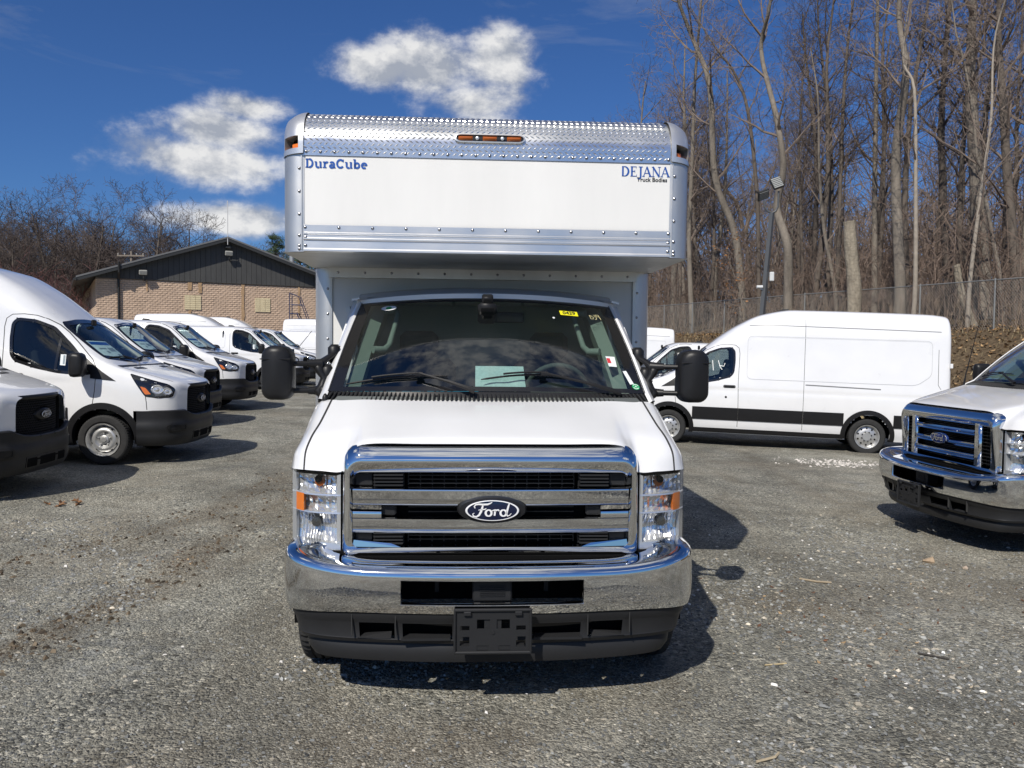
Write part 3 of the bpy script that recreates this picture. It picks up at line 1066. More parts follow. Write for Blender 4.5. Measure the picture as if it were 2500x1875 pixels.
def add_wheel(parent, x, y, R, W, rim_r, style, side, steer=0.0, axle=None):
    key = (R, W, rim_r, style, side)
    if key not in WHEELS:
        WHEELS[key] = (tyre_mesh(R, W), rim_mesh(rim_r, side, style), holes_mesh(rim_r, side, style), nuts_mesh(rim_r, side, style))
    t, r, h, n = WHEELS[key]
    w = link('wheel', t, parent, (x, y, R-.006), steer)
    rim = link('rim', r, w, (side*(W*.5-.105), 0, 0))
    tag(link('hand_holes', h, w, (side*(W*.5-.105), 0, 0)), kind='stuff'); tag(link('wheel_nuts', n, w, (side*(W*.5-.105), 0, 0)), kind='stuff')
    return w


# ================================================================== lettering
def ford_script():
    """the four joined script letters, drawn as pen strokes in a box about 2.0 x 0.8 (centre 0,0)"""
    L = []
    L.append([(-.88, .12, .05), (-.93, .20, .06), (-.86, .30, .07), (-.70, .33, .08), (-.50, .31, .09), (-.25, .32, .09), (-.10, .38, .06), (-.02, .44, .03)])
    L.append([(-.48, .30, .06), (-.52, .15, .10), (-.58, -.05, .11), (-.68, -.24, .10), (-.82, -.33, .08), (-.97, -.29, .07), (-1.0, -.18, .05), (-.92, -.13, .03)])
    L.append([(-.72, .02, .03), (-.55, .05, .05), (-.38, .06, .06), (-.32, .12, .03)])
    L.append(arc(-.20, -.13, .15, .16, 0, 360, 14, lambda a: .06+.05*abs(math.cos(a))))
    L.append([(-.06, -.02, .03), (.02, .0, .05), (.10, .03, .06)])
    L.append([(.14, .06, .06), (.12, -.10, .10), (.10, -.27, .08)])
    L.append([(.12, -.08, .05), (.20, .02, .07), (.30, .03, .08), (.34, -.03, .05)])
    L.append(arc(.55, -.13, .15, .16, 0, 360, 14, lambda a: .06+.05*abs(math.cos(a))))
    L.append([(.86, .40, .05), (.80, .22, .09), (.74, .0, .10), (.71, -.20, .09), (.76, -.29, .06), (.86, -.25, .04), (.95, -.15, .03)])
    return L


SL = .215   # slab letter stroke


def slab(ch):
    w = SL; L = []; s = .11
    if ch == 'D':
        L += [[(.2, 0), (.2, 1)], [(.0, 1-s/2, s), (.5, 1-s/2, s)], [(.0, s/2, s), (.5, s/2, s)], arc(.42, .5, .36, .44, -90, 90, 12)]
        return L, .95
    if ch == 'u':
        L += [[(.18, .68), (.18, .28)], arc(.40, .26, .22, .2, 180, 300, 8), [(.66, .70), (.66, 0)], [(0, .66, s), (.22, .66, s)],
              [(.5, .66, s), (.7, .66, s)], [(.62, s/2, s), (.82, s/2, s)]]
        return L, .86
    if ch == 'r':
        L += [[(.2, .7), (.2, 0)], [(0, .66, s), (.22, .66, s)], [(0, s/2, s), (.42, s/2, s)], arc(.44, .38, .2, .26, 160, 50, 6)]
        return L, .64
    if ch == 'a':
        L += [arc(.32, .46, .22, .19, 150, 0, 8), [(.54, .48), (.54, .0)], arc(.30, .20, .2, .15, 60, 330, 10), [(.5, s/2, s), (.72, s/2, s)]]
        return L, .74
    if ch == 'C':
        L += [arc(.46, .5, .36, .43, 40, 320, 16), [(.78, .98, .1), (.78, .68, .1)]]
        return L, .92
    if ch == 'b':
        L += [[(.18, 1.02), (.18, 0)], [(0, .98, s), (.2, .98, s)], arc(.42, .34, .24, .27, 0, 360, 14)]
        return L, .80
    if ch == 'e':
        L += [arc(.36, .34, .26, .27, 0, 310, 14), [(.12, .36, .1), (.64, .36, .1)]]
        return L, .72
    return L, .5


def serif(ch):
    t = .07; k = .17; L = []
    S = lambda x, y, w: L.append([(x-w/2, y, .06), (x+w/2, y, .06)])
    if ch == 'D':
        L += [[(.2, 0, k), (.2, 1, k)], arc(.35, .5, .42, .47, -90, 90, 12, lambda a: .06+.13*abs(math.cos(a))), [(.1, .97, .06), (.4, .97, .06)], [(.1, .03, .06), (.4, .03, .06)]]
        return L, .92
    if ch == 'E':
        L += [[(.2, 0, k), (.2, 1, k)], [(.05, .97, .06), (.66, .97, .06)], [(.05, .03, .06), (.70, .03, .06)], [(.2, .52, .06), (.5, .52, .06)],
              [(.64, 1, .06), (.64, .78, .02)], [(.68, 0, .06), (.68, .24, .02)], [(.5, .66, .05), (.5, .38, .05)]]
        return L, .80
    if ch == 'J':
        L += [[(.30, .97, k), (.30, .0, k), (.26, -.18, .13), (.12, -.26, .08), (.0, -.2, .09)]]; S(.3, .97, .42)
        return L, .52
    if ch == 'A':
        L += [[(.06, 0, t), (.42, 1, t)], [(.40, 1, .16), (.78, 0, .18)], [(.18, .34, .06), (.62, .34, .06)]]; S(.07, .03, .26); S(.78, .03, .34)
        return L, .90
    if ch == 'N':
        L += [[(.16, 0, t), (.16, 1, t)], [(.12, 1, .17), (.78, 0, .17)], [(.78, 0, t), (.78, 1, t)]]; S(.16, .03, .28); S(.1, .97, .2); S(.78, .97, .28)
        return L, .96
    return L, .5


def word(chars, table, gap, size, fn, material, parent, name):
    x = 0; lines = []
    w0 = SL
    for ch in chars:
        L, adv = table(ch)
        for ln in L:
            lines.append([((p[0]+x)*size, p[1]*size, (p[2] if len(p) > 2 else w0)*size) for p in ln])
        x += adv+gap
    return strokes(lines, w0*size, fn=fn).build(name, material, parent)


def emblem(parent, c, w, h, tilt=0.0, blue=None, ringm=None, depth=.012):
    """blue oval badge with white script; c = centre on the front (faces -y)"""
    blue = blue or NAVY
    R = Matrix.Rotation(tilt, 3, 'X'); C = Vector(c)
    P = lambda x, y, z: C + R @ Vector((x, y, z))
    m = MB()
    def ell(k, y): return [P(math.cos(2*PI*i/40)*w/2*k, y, math.sin(2*PI*i/40)*h/2*k) for i in range(40)]
    rows = [ell(1.0, .012), ell(1.0, .0), ell(.97, -.006), ell(.6, -.009), ell(.001, -.010)]
    o = m.grid(rows, closed=True).build('emblem', blue, parent, 40)
    r = MB().grid([ell(.985, -.0045), ell(.965, -.0085), ell(.915, -.0090), ell(.905, -.006)], closed=True)
    r.build('oval_rim', ringm or WHITEI, o)
    sc = w*.36
    st = strokes([[(p[0]*sc, p[1]*sc*.98, p[2]*sc) for p in ln] for ln in ford_script()], fn=lambda q: P(q[0]+.003*w, -.0125, q[1]+h*.02))
    st.build('script_lettering', ringm or WHITEI, o)
    return o


# ================================================================== cutaway cab
HOOD = [  # rows front -> cowl, points centre -> outside (x, y, z)
    [(0, .25, 1.270), (.35, .25, 1.270), (.62, .255, 1.268), (.700, .268, 1.225), (.742, .28, 1.130), (.85, .29, 1.128), (.942, .33, 1.128), (1.0, .39, 1.124), (1.030, .47, 1.116)],
    [(0, .285, 1.290), (.35, .285, 1.289), (.62, .29, 1.284), (.705, .305, 1.250), (.750, .315, 1.205), (.85, .325, 1.200), (.942, .36, 1.198), (.993, .42, 1.192), (1.021, .49, 1.182)],
    [(0, .40, 1.329), (.35, .40, 1.327), (.62, .405, 1.318), (.700, .415, 1.300), (.752, .42, 1.284), (.85, .42, 1.275), (.930, .44, 1.270), (.975, .50, 1.260), (1.003, .57, 1.243)],
    [(0, .60, 1.388), (.35, .60, 1.385), (.62, .60, 1.374), (.700, .60, 1.364), (.755, .60, 1.355), (.84, .60, 1.350), (.905, .60, 1.345), (.950, .63, 1.335), (.990, .68, 1.305)],
    [(0, .86, 1.448), (.35, .86, 1.449), (.62, .86, 1.449), (.700, .86, 1.449), (.76, .86, 1.448), (.83, .86, 1.446), (.888, .86, 1.445), (.945, .885, 1.437), (.985, .92, 1.40)],
]


RAKE = [1.455]          # y of the glass top on the centre line


def ws_point(u, v):
    """windshield surface: u -1..1 across, v 0 bottom .. 1 top"""
    rk = RAKE[0]
    hw = .925 + (.795+(rk-1.345)*.06-.925)*v
    x = u*hw
    z = 1.487 + .012*(1-u*u)*(1-v) + (2.045-1.487)*v + .038*(1-u*u)*v + .014*math.sin(PI*v)
    y = .875 + (rk-.875)*v + (.10+.06*v)*abs(u)**2.4 - .022*math.sin(PI*v)
    return Vector((x, y, z))


def plan_curve(tab, n=72):
    """y(x) for x>=0 from a table; returns symmetric list of (x, y)"""
    xs = catmull(np.array(tab, float), 8)
    right = [tuple(p) for p in xs]
    left = [(-p[0], p[1]) for p in reversed(right[1:])]
    return left+right


BUMP_PLAN = [(0, 0), (.25, .006), (.5, .028), (.72, .062), (.88, .108), (.98, .175), (1.028, .27), (1.04, .40), (1.04, .58)]


def lerp_plan(plan, x):
    for (a, b) in zip(plan[:-1], plan[1:]):
        if a[0] <= x <= b[0] and b[0] > a[0]:
            return a[1]+(b[1]-a[1])*(x-a[0])/(b[0]-a[0])
    return plan[-1][1]


def sweep_front(sec, plan, zend=None, skip=None):
    """front piece: sec = [(dy, z, sx)], plan = [(x, y)]; inward normal offset dy"""
    rows = []
    n = len(plan)
    for (dy, z, sx) in sec:
        row = []
        for i, (x, y) in enumerate(plan):
            a = plan[max(i-1, 0)]; b = plan[min(i+1, n-1)]
            t = Vector((b[0]-a[0], b[1]-a[1])).normalized()
            nx, ny = -t.y, t.x
            k = abs(x)/1.04
            zz = z + (zend(x, z) if zend else 0)
            row.append((x*sx + nx*dy, y + ny*dy, zz))
        rows.append(row)
    return MB().grid(rows, skip=skip)


def mirror_head(s, small=False):
    """tow mirror, local to the truck; s = side"""
    m = MB()
    cx, cy, cz = 1.222*s, 1.0, 1.592
    rows = []
    prof = [(.085, .90), (.080, .96), (.055, 1.0), (.01, 1.0), (-.03, .985), (-.050, .94), (-.062, .86), (-.072, .72), (-.076, .56)]
    for (dy, k) in prof:
        row = []
        for (px, pz) in rrect(-.089, .089, -.158, .158, [.06, .07, .07, .06], 6):
            kk = 1-(1-k)*(.55 if abs(pz) > .1 else .7)
            row.append((cx+px*k, cy+dy+.010*abs(px)/.09, cz+pz*(.45+.55*k)))
        rows.append(row)
    rows.append([(cx+(p[0]-cx)*.55, cy-.079, cz+(p[2]-cz)*.6) for p in rows[-1]])
    m.grid(rows, closed=True)
    n = len(rows[0])
    m.f.append(tuple(range(n))); m.f.append(tuple(range(len(m.v)-n, len(m.v))))
    if small: m.v = [(1.07*s+(p[0]-cx)*.62, 1.10+(p[1]-cy)*.8, 1.56+(p[2]-cz)*.72) for p in m.v]
    return m


def make_cab(root, grille='new', box=True):
    P = root
    # ---------------- hood and fenders
    G = np.array(HOOD)                       # 5 x 9 x 3
    rowsn = []
    ts = np.linspace(0, 1, 26)**1.25
    fine = interp([0, .12, .30, .58, 1.0], G, ts)   # 26 x 9 x 3
    full = []
    for r in fine:
        c = catmull(r, 6)
        c[:, 0] = np.maximum(c[:, 0], 0)
        left = c[::-1].copy(); left[:, 0] *= -1
        full.append(np.vstack([left[:-1], c]))
    nc = len(full[0])
    hv = MB(); hv.grid([[tuple(p) for p in r] for r in full])
    surf = Surf(hv.v, hv.f)
    seam_i = 6*6                       # column of the hood shut line
    mid = (nc-1)//2
    hood_rows = [r[mid-seam_i:mid+seam_i+1] for r in full]
    def lip(rows):                      # fold the front edge inwards
        first = [(p[0]*.985, p[1]+.03, p[2]-.012) for p in rows[0]]
        return [first]+[[tuple(p) for p in r] for r in rows]
    MB().grid(lip(hood_rows)).build('hood', PAINT, P, 40)
    for s in (-1, 1):
        cols = slice(mid+seam_i, None) if s > 0 else slice(0, mid-seam_i+1)
        rows = [[(p[0]+.006*s, p[1], p[2]) for p in r[cols]] for r in full]
        if s < 0: rows = [r[::-1] for r in rows]
        # run the fender down its flank to the sill, round the wheel
        ext = []
        for r in rows:
            x, y, z = r[-1]
            ex = list(r)
            for q, zz in enumerate((1.08, 1.0, .93)):
                ex.append(((1.032-.001*q)*s, y+.03*(q+1), min(zz, z-.03*(q+1))))
            ext.append(ex)
        last = ext[-1]
        ext.append([(p[0], p[1]+.10, p[2]) for p in last])
        f = MB().grid(ext)
        # flank below with the wheel opening
        yc, rw = .83, .46
        pts_t = []; pts_b = []
        for i in range(33):
            yy = .56+i*(1.36-.56)/32
            d = yy-yc
            zb = .385+math.sqrt(max(0, rw*rw-d*d)) if abs(d) < rw else .40
            pts_t.append((1.030*s, yy, .96)); pts_b.append((1.028*s, yy, min(zb, .95)))
        f.grid([pts_t, pts_b, [(p[0]-.05*s, p[1], p[2]) for p in pts_b]])
        f.build('fender', PAINT, P, 40)
        seam = [Vector(r[seam_i+mid if s > 0 else mid-seam_i]) for r in full]
        m = MB(); m.grid([[(p.x-.0035*s, p.y, p.z+.0015) for p in seam], [(p.x+.0075*s, p.y, p.z+.0015) for p in seam]])
        m.build('hood_gap', SEAM, P)
    # dark line over the grille and above the lamps
    edge = [Vector(p) for p in full[0]]
    MB().grid([[(p.x*.995, p.y+.012, p.z-.002) for p in edge], [(p.x*.985, p.y+.016, p.z-.022) for p in edge]]).build('front_gap', VOID, P)
    MB().box((0, .86, .95), (1.80, .40, .56)).build('engine_bay', VOID, P)

    # ---------------- windshield
    U = [-1+2*i/48 for i in range(49)]; V = [i/24 for i in range(25)]
    grid = [[ws_point(u, v) for u in U] for v in V]
    edge_u, top_v, bot_v = 2, 1.6, .7
    def frit(i, j): return j < 2 or j >= 46 or i >= 22 or i < 1
    MB().grid(grid, skip=lambda i, j: frit(i, j)).build('windshield', GLASS, P, 60)
    MB().grid([[p+Vector((0, -.0005, .0005)) for p in r] for r in grid], skip=lambda i, j: not frit(i, j)).build('windshield_frit', SHINYB, P, 60)
    # ---------------- pillars, roof, sides
    for s in (-1, 1):
        a = [ws_point(s, v) for v in V]
        rows = [[p + Vector((0, -.004, 0)) for p in a],
                [p + Vector((.018*s, -.002, .012)) for p in a],
                [p + Vector((.040*s, .03, .012)) for p in a],
                [p + Vector((.055*s, .09, .0)) for p in a],
                [Vector((p.x+.058*s, p.y+.16, p.z-.004)) for p in a]]
        lowend = [[r[0] + Vector((.008*s, -.09, -.05))] + r for r in rows]
        MB().grid(lowend).build('pillar', PAINT, P, 50)
        m = MB(); m.grid([[p+Vector((.0, -.006, .001)) for p in a], [p+Vector((.005*s, -.006, .003)) for p in a]]); m.build('pillar_gap', SEAM, P)
    def zr(x, y):
        t = min(1, max(0, (y-1.34)/.30))
        return 2.092 + .055*(1-(1-t)**2) - .045*(abs(x)/.82)**2.2
    rows = []
    xs = [(-.84+1.68*i/40) for i in range(41)]
    for k, yy in enumerate([0, .0, .015, .04, .09, .16, .26, .4, .6, .85]):
        row = []
        for x in xs:
            y0 = RAKE[0]-.027 + .155*(abs(x)/.80)**2.4
            z = zr(x, 1.34+yy)
            if k == 0: z -= .030; 
            row.append((x, y0+yy*(1 if yy < .1 else min(1, (2.19-y0)/.85)), z))
        rows.append(row)
    for r in rows:  # roll the sides down into the drip rail
        for e in (0, -1):
            x, y, z = r[e]
            nx = (.853 if x > 0 else -.853)
            if e == 0: r.insert(0, (nx*1.006, y, z-.055)); r.insert(0, (nx*1.012, y, z-.075))
            else: r.append((nx*1.006, y, z-.055)); r.append((nx*1.012, y, z-.075))
    MB().grid(rows).build('roof', PAINT, P, 40)
    for s in (-1, 1):
        # small drip-rail ends that stick out at the roof corners
        MB().box((.845*s, RAKE[0]+.115, 2.052), (.05, .07, .012), Matrix.Rotation(.25*s, 3, 'Y')).build('drip_rail_end', PAINT, P)
    ys = [1.05, 1.12, 1.3, 1.5, 1.75, 2.0, 2.19]
    for s in (-1, 1):
        prof = [(1.035, .42), (1.045, .60), (1.048, .85), (1.035, 1.10), (1.015, 1.30), (.985, 1.46), (.965, 1.52)]
        rows = [[(x*s, y, z) for (x, z) in prof] for y in ys]
        MB().grid(rows).build('door', PAINT, P, 50)
        w = MB()
        for (y0, y1) in ((1.40, 2.0),):
            w.add([(.962*s, y0-.22, 1.52), (.962*s, y1, 1.52), (.868*s, y1, 2.0), (.868*s, RAKE[0]+.185, 2.0)], [(0, 1, 2, 3)])
        w.build('door_glass', GLASSD, P)
        fr = MB()
        fr.tube([(.964*s, 1.16, 1.52), (.868*s, RAKE[0]+.205, 2.015), (.868*s, 2.04, 2.015), (.964*s, 2.04, 1.52)], .018, 6)
        fr.box((.915*s, 2.11, 1.77), (.03, .15, .52), Matrix.Rotation(.19*s, 3, 'Y'))
        fr.build('door_frame', PAINT, P)
        h = MB().box((1.05*s, 1.92, 1.28), (.035, .14, .045), bevel=.012); h.build('door_handle', BLACKP, P, 40)
        MB().box((.98*s, 1.62, .40), (.12, 1.0, .07), bevel=.02).build('step', BLACKP, P)
    MB().box((0, 2.185, 1.5), (1.9, .02, 1.1)).build('cab_back', TRIM, P)
    # ---------------- cowl with its ribs
    rows = []
    for t in (0, .35, .7, 1.0):
        row = []
        for i in range(41):
            u = -1+i/20
            a = Vector((u*.925, .862+.03*abs(u)**3, 1.442)); b = ws_point(u, 0)+Vector((0, .004, -.002))
            p = a.lerp(b, t); p.z -= .010*math.sin(PI*t)
            row.append(p)
        rows.append(row)
    MB().grid(rows).build('cowl', BLACKP, P, 40)
    rib = MB().box((0, 0, 0), (.010, .085, .016), Matrix.Rotation(.50, 3, 'X'), bevel=.004).mesh('cowl_rib', GREYP)
    for i in range(74):
        u = -.985+1.97*i/73
        a = Vector((u*.925, .862+.03*abs(u)**3, 1.442)); b = ws_point(u, 0)
        p = a.lerp(b, .5)
        o = link('cowl_rib', rib, P, (p.x, p.y-.004, p.z-.001)); o.rotation_euler = (0, 0, .30*u)
    for x in (-.30, .42):
        MB().box((x, .882, 1.468), (.022, .018, .016), bevel=.004).build('washer_nozzle', BLACKP, P)
    # ---------------- wipers
    def gp(u, v, off): return ws_point(u, v)+Vector((0, -.72*off, .69*off))
    for (piv, tip, b0, b1) in (((-.09, .02), (-.44, .115), (-.90, .055), (-.26, .125)), ((.83, .015), (.36, .125), (-.05, .095), (.52, .130))):
        w = MB()
        pv = gp(piv[0], 0, .03)+Vector((0, -.01, -.02)); tp = gp(tip[0], tip[1], .045)
        mid_ = pv.lerp(tp, .45)+Vector((0, -.010, .008))
        w.tube([pv, pv.lerp(mid_, .3)+Vector((0, -.006, .004)), mid_, tp], [.016, .014, .010, .006], 6)
        o = w.build('wiper', BLACKP, P, 50)
        b = MB()
        pts = [gp(b0[0]+(b1[0]-b0[0])*i/16, b0[1]+(b1[1]-b0[1])*i/16+.028*math.sin(PI*i/16), .010) for i in range(17)]
        b.tube(pts, [.003]+[.006]*15+[.003], 5)
        pts = [p+Vector((0, -.014, .016)) for p in pts[4:13]]
        b.tube(pts, .006, 5)
        b.box(tp+Vector((0, .004, -.008)), (.05, .02, .022), bevel=.004)
        b.build('wiper_blade', BLACKP, o)
    # ---------------- cabin
    MB().box((0, 1.12, 1.415), (1.78, .55, .10), bevel=.03).build('dashboard', DASH, P, 40)
    d = MB(); d.box((.42, 1.20, 1.47), (.50, .26, .07), bevel=.03); d.box((.0, 1.30, 1.28), (1.75, .14, .34), bevel=.03)
    d.build('instrument_hood', DASH, P, 40)
    for s in (-1, 1):
        a = [ws_point(s*.94, v)+Vector((-.03*s, .035, -.012)) for v in (0, .25, .5, .75, 1)]
        b = [p+Vector((-.075*s, .05, -.01)) for p in a]
        c = [p+Vector((.03*s, .16, -.02)) for p in a]
        MB().grid([c, a, b, [p+Vector((-.0, .14, -.02)) for p in b]]).build('pillar_trim', TRIM, P, 60)
        h0 = ws_point(.87*s, .40)+Vector((-.06*s, .09, 0)); h1 = ws_point(.86*s, .86)+Vector((-.05*s, .09, 0))
        off = Vector((-.085*s, .05, .0))
        MB().tube([h0, h0+off*.75, (h0+off).lerp(h1+off, .12), (h0+off).lerp(h1+off, .5), (h0+off).lerp(h1+off, .88), h1+off*.75, h1],
                  [.024, .022, .018, .016, .018, .022, .024], 8).build('grab_handle', TRIM, P, 60)
        st = MB()
        st.box((.46*s, 1.95, 1.32), (.52, .16, .70), Matrix.Rotation(-.2, 3, 'X'), bevel=.05)
        st.box((.46*s, 1.72, 1.02), (.52, .50, .16), bevel=.05)
        st.box((.46*s, 2.02, 1.765), (.27, .10, .19), Matrix.Rotation(-.15, 3, 'X'), bevel=.04)
        st.build('seat', SEAT, P, 40)
    MB().lathe([(-.012, .192), (.012, .186), (.012, .214), (-.012, .208)], 36, 'Z', closed=True).mesh('x', DASH)
    sw = MB()
    ring = []
    M = Matrix.Translation((.45, 1.43, 1.47)) @ Matrix.Rotation(rad(-62), 4, 'X')
    R0, r0 = .195, .017
    rows = [[M @ Vector(((R0+r0*math.cos(b))*math.cos(a), (R0+r0*math.cos(b))*math.sin(a), r0*math.sin(b)))
             for b in [2*PI*k/8 for k in range(8)]] for a in [2*PI*k/32 for k in range(33)]]
    sw.grid(rows, closed=True)
    sw.hull([M @ Vector(p) for p in ((-.18, .015, 0), (.18, .015, 0), (-.18, -.02, 0), (.18, -.02, 0), (0, 0, -.03), (.06, -.08, -.02), (-.06, -.08, -.02), (.06, .05, -.02), (-.06, .05, -.02))])
    sw.tube([M @ Vector((0, 0, -.02)), (.45, 1.22, 1.36)], .03, 8)
    sw.build('steering_wheel', DASH, P, 50)
    cm = MB(); c0 = ws_point(.0, .80)+Vector((0, .03, -.01))
    cm.box(c0+Vector((0, .01, .0)), (.12, .05, .16), Matrix.Rotation(.7, 3, 'X'), bevel=.02); cm.box(c0+Vector((0, -.02, .07)), (.07, .05, .1), Matrix.Rotation(.7, 3, 'X'), bevel=.01)
    cm.box(c0+Vector((.13, .12, -.02)), (.22, .02, .07), bevel=.01)
    cm.build('camera_housing', BLACKP, P, 40)
    # headliner
    rows = [[(x, y, zr(x, y)-.04) for x in [-.78+1.56*i/12 for i in range(13)]] for y in (RAKE[0]+.13, RAKE[0]+.3, 2.17)]
    MB().grid(rows).build('headliner', TRIM, P)
    MB().box((0, 1.6, .72), (1.9, 1.2, .04)).build('cab_floor', VOID, P)
    for x in (-.22, .28):
        MB().box((x, 2.165, 1.72), (.02, .015, .72)).build('partition_post', TRIM, P)

    # ---------------- grille surround
    def loopr(x0, x1, z0, z1, r, y, n=6):
        return [(p[0], y(p) if callable(y) else y, p[1]) for p in rrect(x0, x1, z0, z1, r, n)]
    dens = lambda lp: [tuple(q) for q in lp]
    def seg(lp):                       # denser loop: add points along straight runs
        out = []
        n = len(lp)
        for i in range(n):
            a = Vector(lp[i]); b = Vector(lp[(i+1) % n])
            k = 1 if (i+1) % 7 else 14
            out += [a.lerp(b, j/k) for j in range(k)]
        return out
    cyl = lambda y: (lambda p: y + .035*(abs(p[0])/.74)**2)
    rt = [.03, .085, .085, .03]
    def fy(k):
        bot = (.27, .222, .214, .210, .208, .206, .205, .204, .285)[k]; top = (.30, .245, .222, .200, .188, .184, .187, .214, .285)[k]
        return lambda p: (bot if p[1] < .80 else top) + .035*(abs(p[0])/.74)**2
    loops = [loopr(-.742, .742, .712, 1.268, rt, fy(0)),
             loopr(-.742, .742, .712, 1.262, rt, fy(1)),
             loopr(-.739, .739, .716, 1.252, rt, fy(2)),
             loopr(-.731, .731, .722, 1.228, rt, fy(3)),
             loopr(-.722, .722, .730, 1.200, [.03, .07, .07, .03], fy(4)),
             loopr(-.712, .712, .738, 1.180, [.03, .06, .06, .03], fy(5)),
             loopr(-.702, .702, .745, 1.172, [.03, .05, .05, .03], fy(6)),
             loopr(-.692, .692, .753, 1.130, [.03, .045, .045, .03], fy(7)),
             loopr(-.680, .680, .758, 1.122, [.03, .04, .04, .03], fy(8))]
    gs = MB().grid([seg(lp) for lp in loops], closed=True).build('grille_surround', CHROME, P, 40)
    MB().box((0, .335, .95), (1.42, .02, .48)).build('radiator_panel', VOID, P)
    cy = lambda x, y: y+.035*(abs(x)/.74)**2
    if grille == 'new':
        XS = [-.690+1.38*i/36 for i in range(37)]
        def bar(prof, x0=-.690, x1=.690, name='grille_bar', m=CHROME, n=36):
            rows = []
            for i in range(n+1):
                x = x0+(x1-x0)*i/n
                rows.append([(x, cy(x, y), z) for (y, z) in prof])
            b = MB().grid(rows)
            k = len(prof)
            b.f.append(tuple(range(k))); b.f.append(tuple(range(len(b.v)-1, len(b.v)-k-1, -1)))
            return b.build(name, m, P, 40)
        up = [(.30, 1.050), (.215, 1.049), (.208, 1.046), (.206, 1.041), (.207, 1.035), (.210, 1.000), (.213, .975), (.218, .967), (.300, .966)]
        lo = [(.30, .9005), (.216, .900), (.211, .897), (.211, .890), (.213, .860), (.215, .835), (.221, .827), (.30, .826)]
        bar(up); bar(lo)
        for s in (-1, 1):      # end panels that join the two bars
            a, b = (.548, .690) if s > 0 else (-.690, -.548)
            bar([(.30, .9655), (.213, .9655), (.217, .944), (.30, .942)], a, b, 'grille_panel', n=4)
            bar([(.30, .9345), (.210, .934), (.208, .930), (.211, .9008), (.30, .9006)], a, b, 'grille_panel', n=4)
            m = MB(); m.box((.52*s, cy(.52, .262), .934), (.085, .03, .052), bevel=.008); m.build('blank_cover', GREYP, P)
            for zc, nm in ((1.088, 4), (.797, 4)):
                lb = MB()
                for k in range(4):
                    lb.box((.515*s, cy(.515, .246), zc-.024+k*.017), (.145, .05, .008))
                lb.box((.515*s, cy(.515, .285), zc), (.15, .03, .07))
                lb.build('louvre', GREYP, P)
                MB().box((.640*s, cy(.64, .275), zc), (.09, .03, .066), bevel=.006).build('blank_cover', GREYP, P)
        mesh = MB()
        for z in (1.065, 1.085, 1.105, .78, .80, .815, .92, .945):
            mesh.box((0, .305, z), (.84, .012, .005))
        for k in range(-7, 8):
            mesh.box((k*.06, .31, 1.087), (.005, .01, .066)); mesh.box((k*.06, .31, .797), (.005, .01, .06))
        mesh.build('grille_mesh', BLACKP, P)
        # lower chrome ledge corners
        for s in (-1, 1):
            m = MB(); m.hull([(.45*s, cy(.45, .210), .757), (.69*s, cy(.69, .21), .757), (.50*s, cy(.5, .215), .775), (.685*s, cy(.685, .215), .790), (.5*s, cy(.5, .29), .775), (.685*s, cy(.685, .29), .79), (.45*s, cy(.45, .29), .757), (.69*s, cy(.69, .29), .757)])
            m.build('chrome_ledge', CHROME, P)
        # black pod behind the badge
        pod = MB()
        ell = lambda a, b, y: [(math.cos(2*PI*i/36)*a*(1+.10*max(0, abs(math.cos(2*PI*i/36))-.75)), y, .948+math.sin(2*PI*i/36)*b) for i in range(36)]
        pod.grid([ell(.172, .070, .26), ell(.168, .068, .205), ell(.160, .062, .190), ell(.10, .04, .185), ell(.001, .001, .185)], closed=True)
        pod.build('badge_pod', BLACKP, P, 40)
        emblem(P, (.0, .177, .950), .270, .104, 0)
    else:
        for s in (-1, 1):
            m = MB()
            prof = [(.30, .46), (.205, .462), (.196, .475), (.230, .50), (.245, .53), (.30, .535)]
            for (a, b) in ((.455, .545),):
                m.box((.50*s, cy(.5, .235), .955), (.085, .05, .42), bevel=.018)
            m.build('grille_column', CHROME, P, 40)
            v = MB()
            for k in range(11):
                v.box((.60*s, cy(.6, .25), .79+k*.032), (.12, .03, .006))
            for k in (-.03, .0, .03):
                v.box((.60*s+k, cy(.6, .262), .95), (.006, .03, .36))
            v.build('side_vent', BLACKP, P)
            MB().box((.668*s, cy(.66, .245), .955), (.03, .05, .43), bevel=.008).build('grille_column', CHROME, P, 40)
        for zc in (1.055, .935, .83):
            rows = []
            for i in range(25):
                x = -.46+.92*i/24
                rows.append([(x, cy(x, y), z) for (y, z) in ((.30, zc+.030), (.225, zc+.026), (.212, zc+.012), (.222, zc-.008), (.215, zc-.018), (.228, zc-.026), (.30, zc-.028))])
            MB().grid(rows).build('grille_bar', CHROME, P, 40)
        mesh = MB()
        for k in range(24):
            mesh.box((0, .29, .78+k*.0155), (.92, .012, .005))
        mesh.build('grille_mesh', BLACKP, P)
        emblem(P, (0, .195, .965), .265, .105, 0, mat('badge_blue', (.012, .03, .14), .1, coat=.6), CHROME)

    # ---------------- lamps
    for s in (-1, 1):
        def lp(u, z, d=0.0):          # u 0 inner .. 1 outer
            x = .757+.272*u; y = .292+.035*u+.13*u**3
            nx, ny = .35*u**2, -1
            l = math.hypot(nx, ny)
            return Vector(((x - d*nx/l*1.0)*s, y - d*ny/l, z))
        # bezel box
        hous = MB()
        us = [i/12 for i in range(13)]
        for (z0, z1) in ((.705, .762), (1.117, 1.130), (.9995, 1.007), (.909, .916)):
            d0 = .004
            hous.grid([[lp(u, z1, .09) for u in us], [lp(u, z1, d0) for u in us], [lp(u, z0, d0-.002) for u in us], [lp(u, z0, .09) for u in us]])
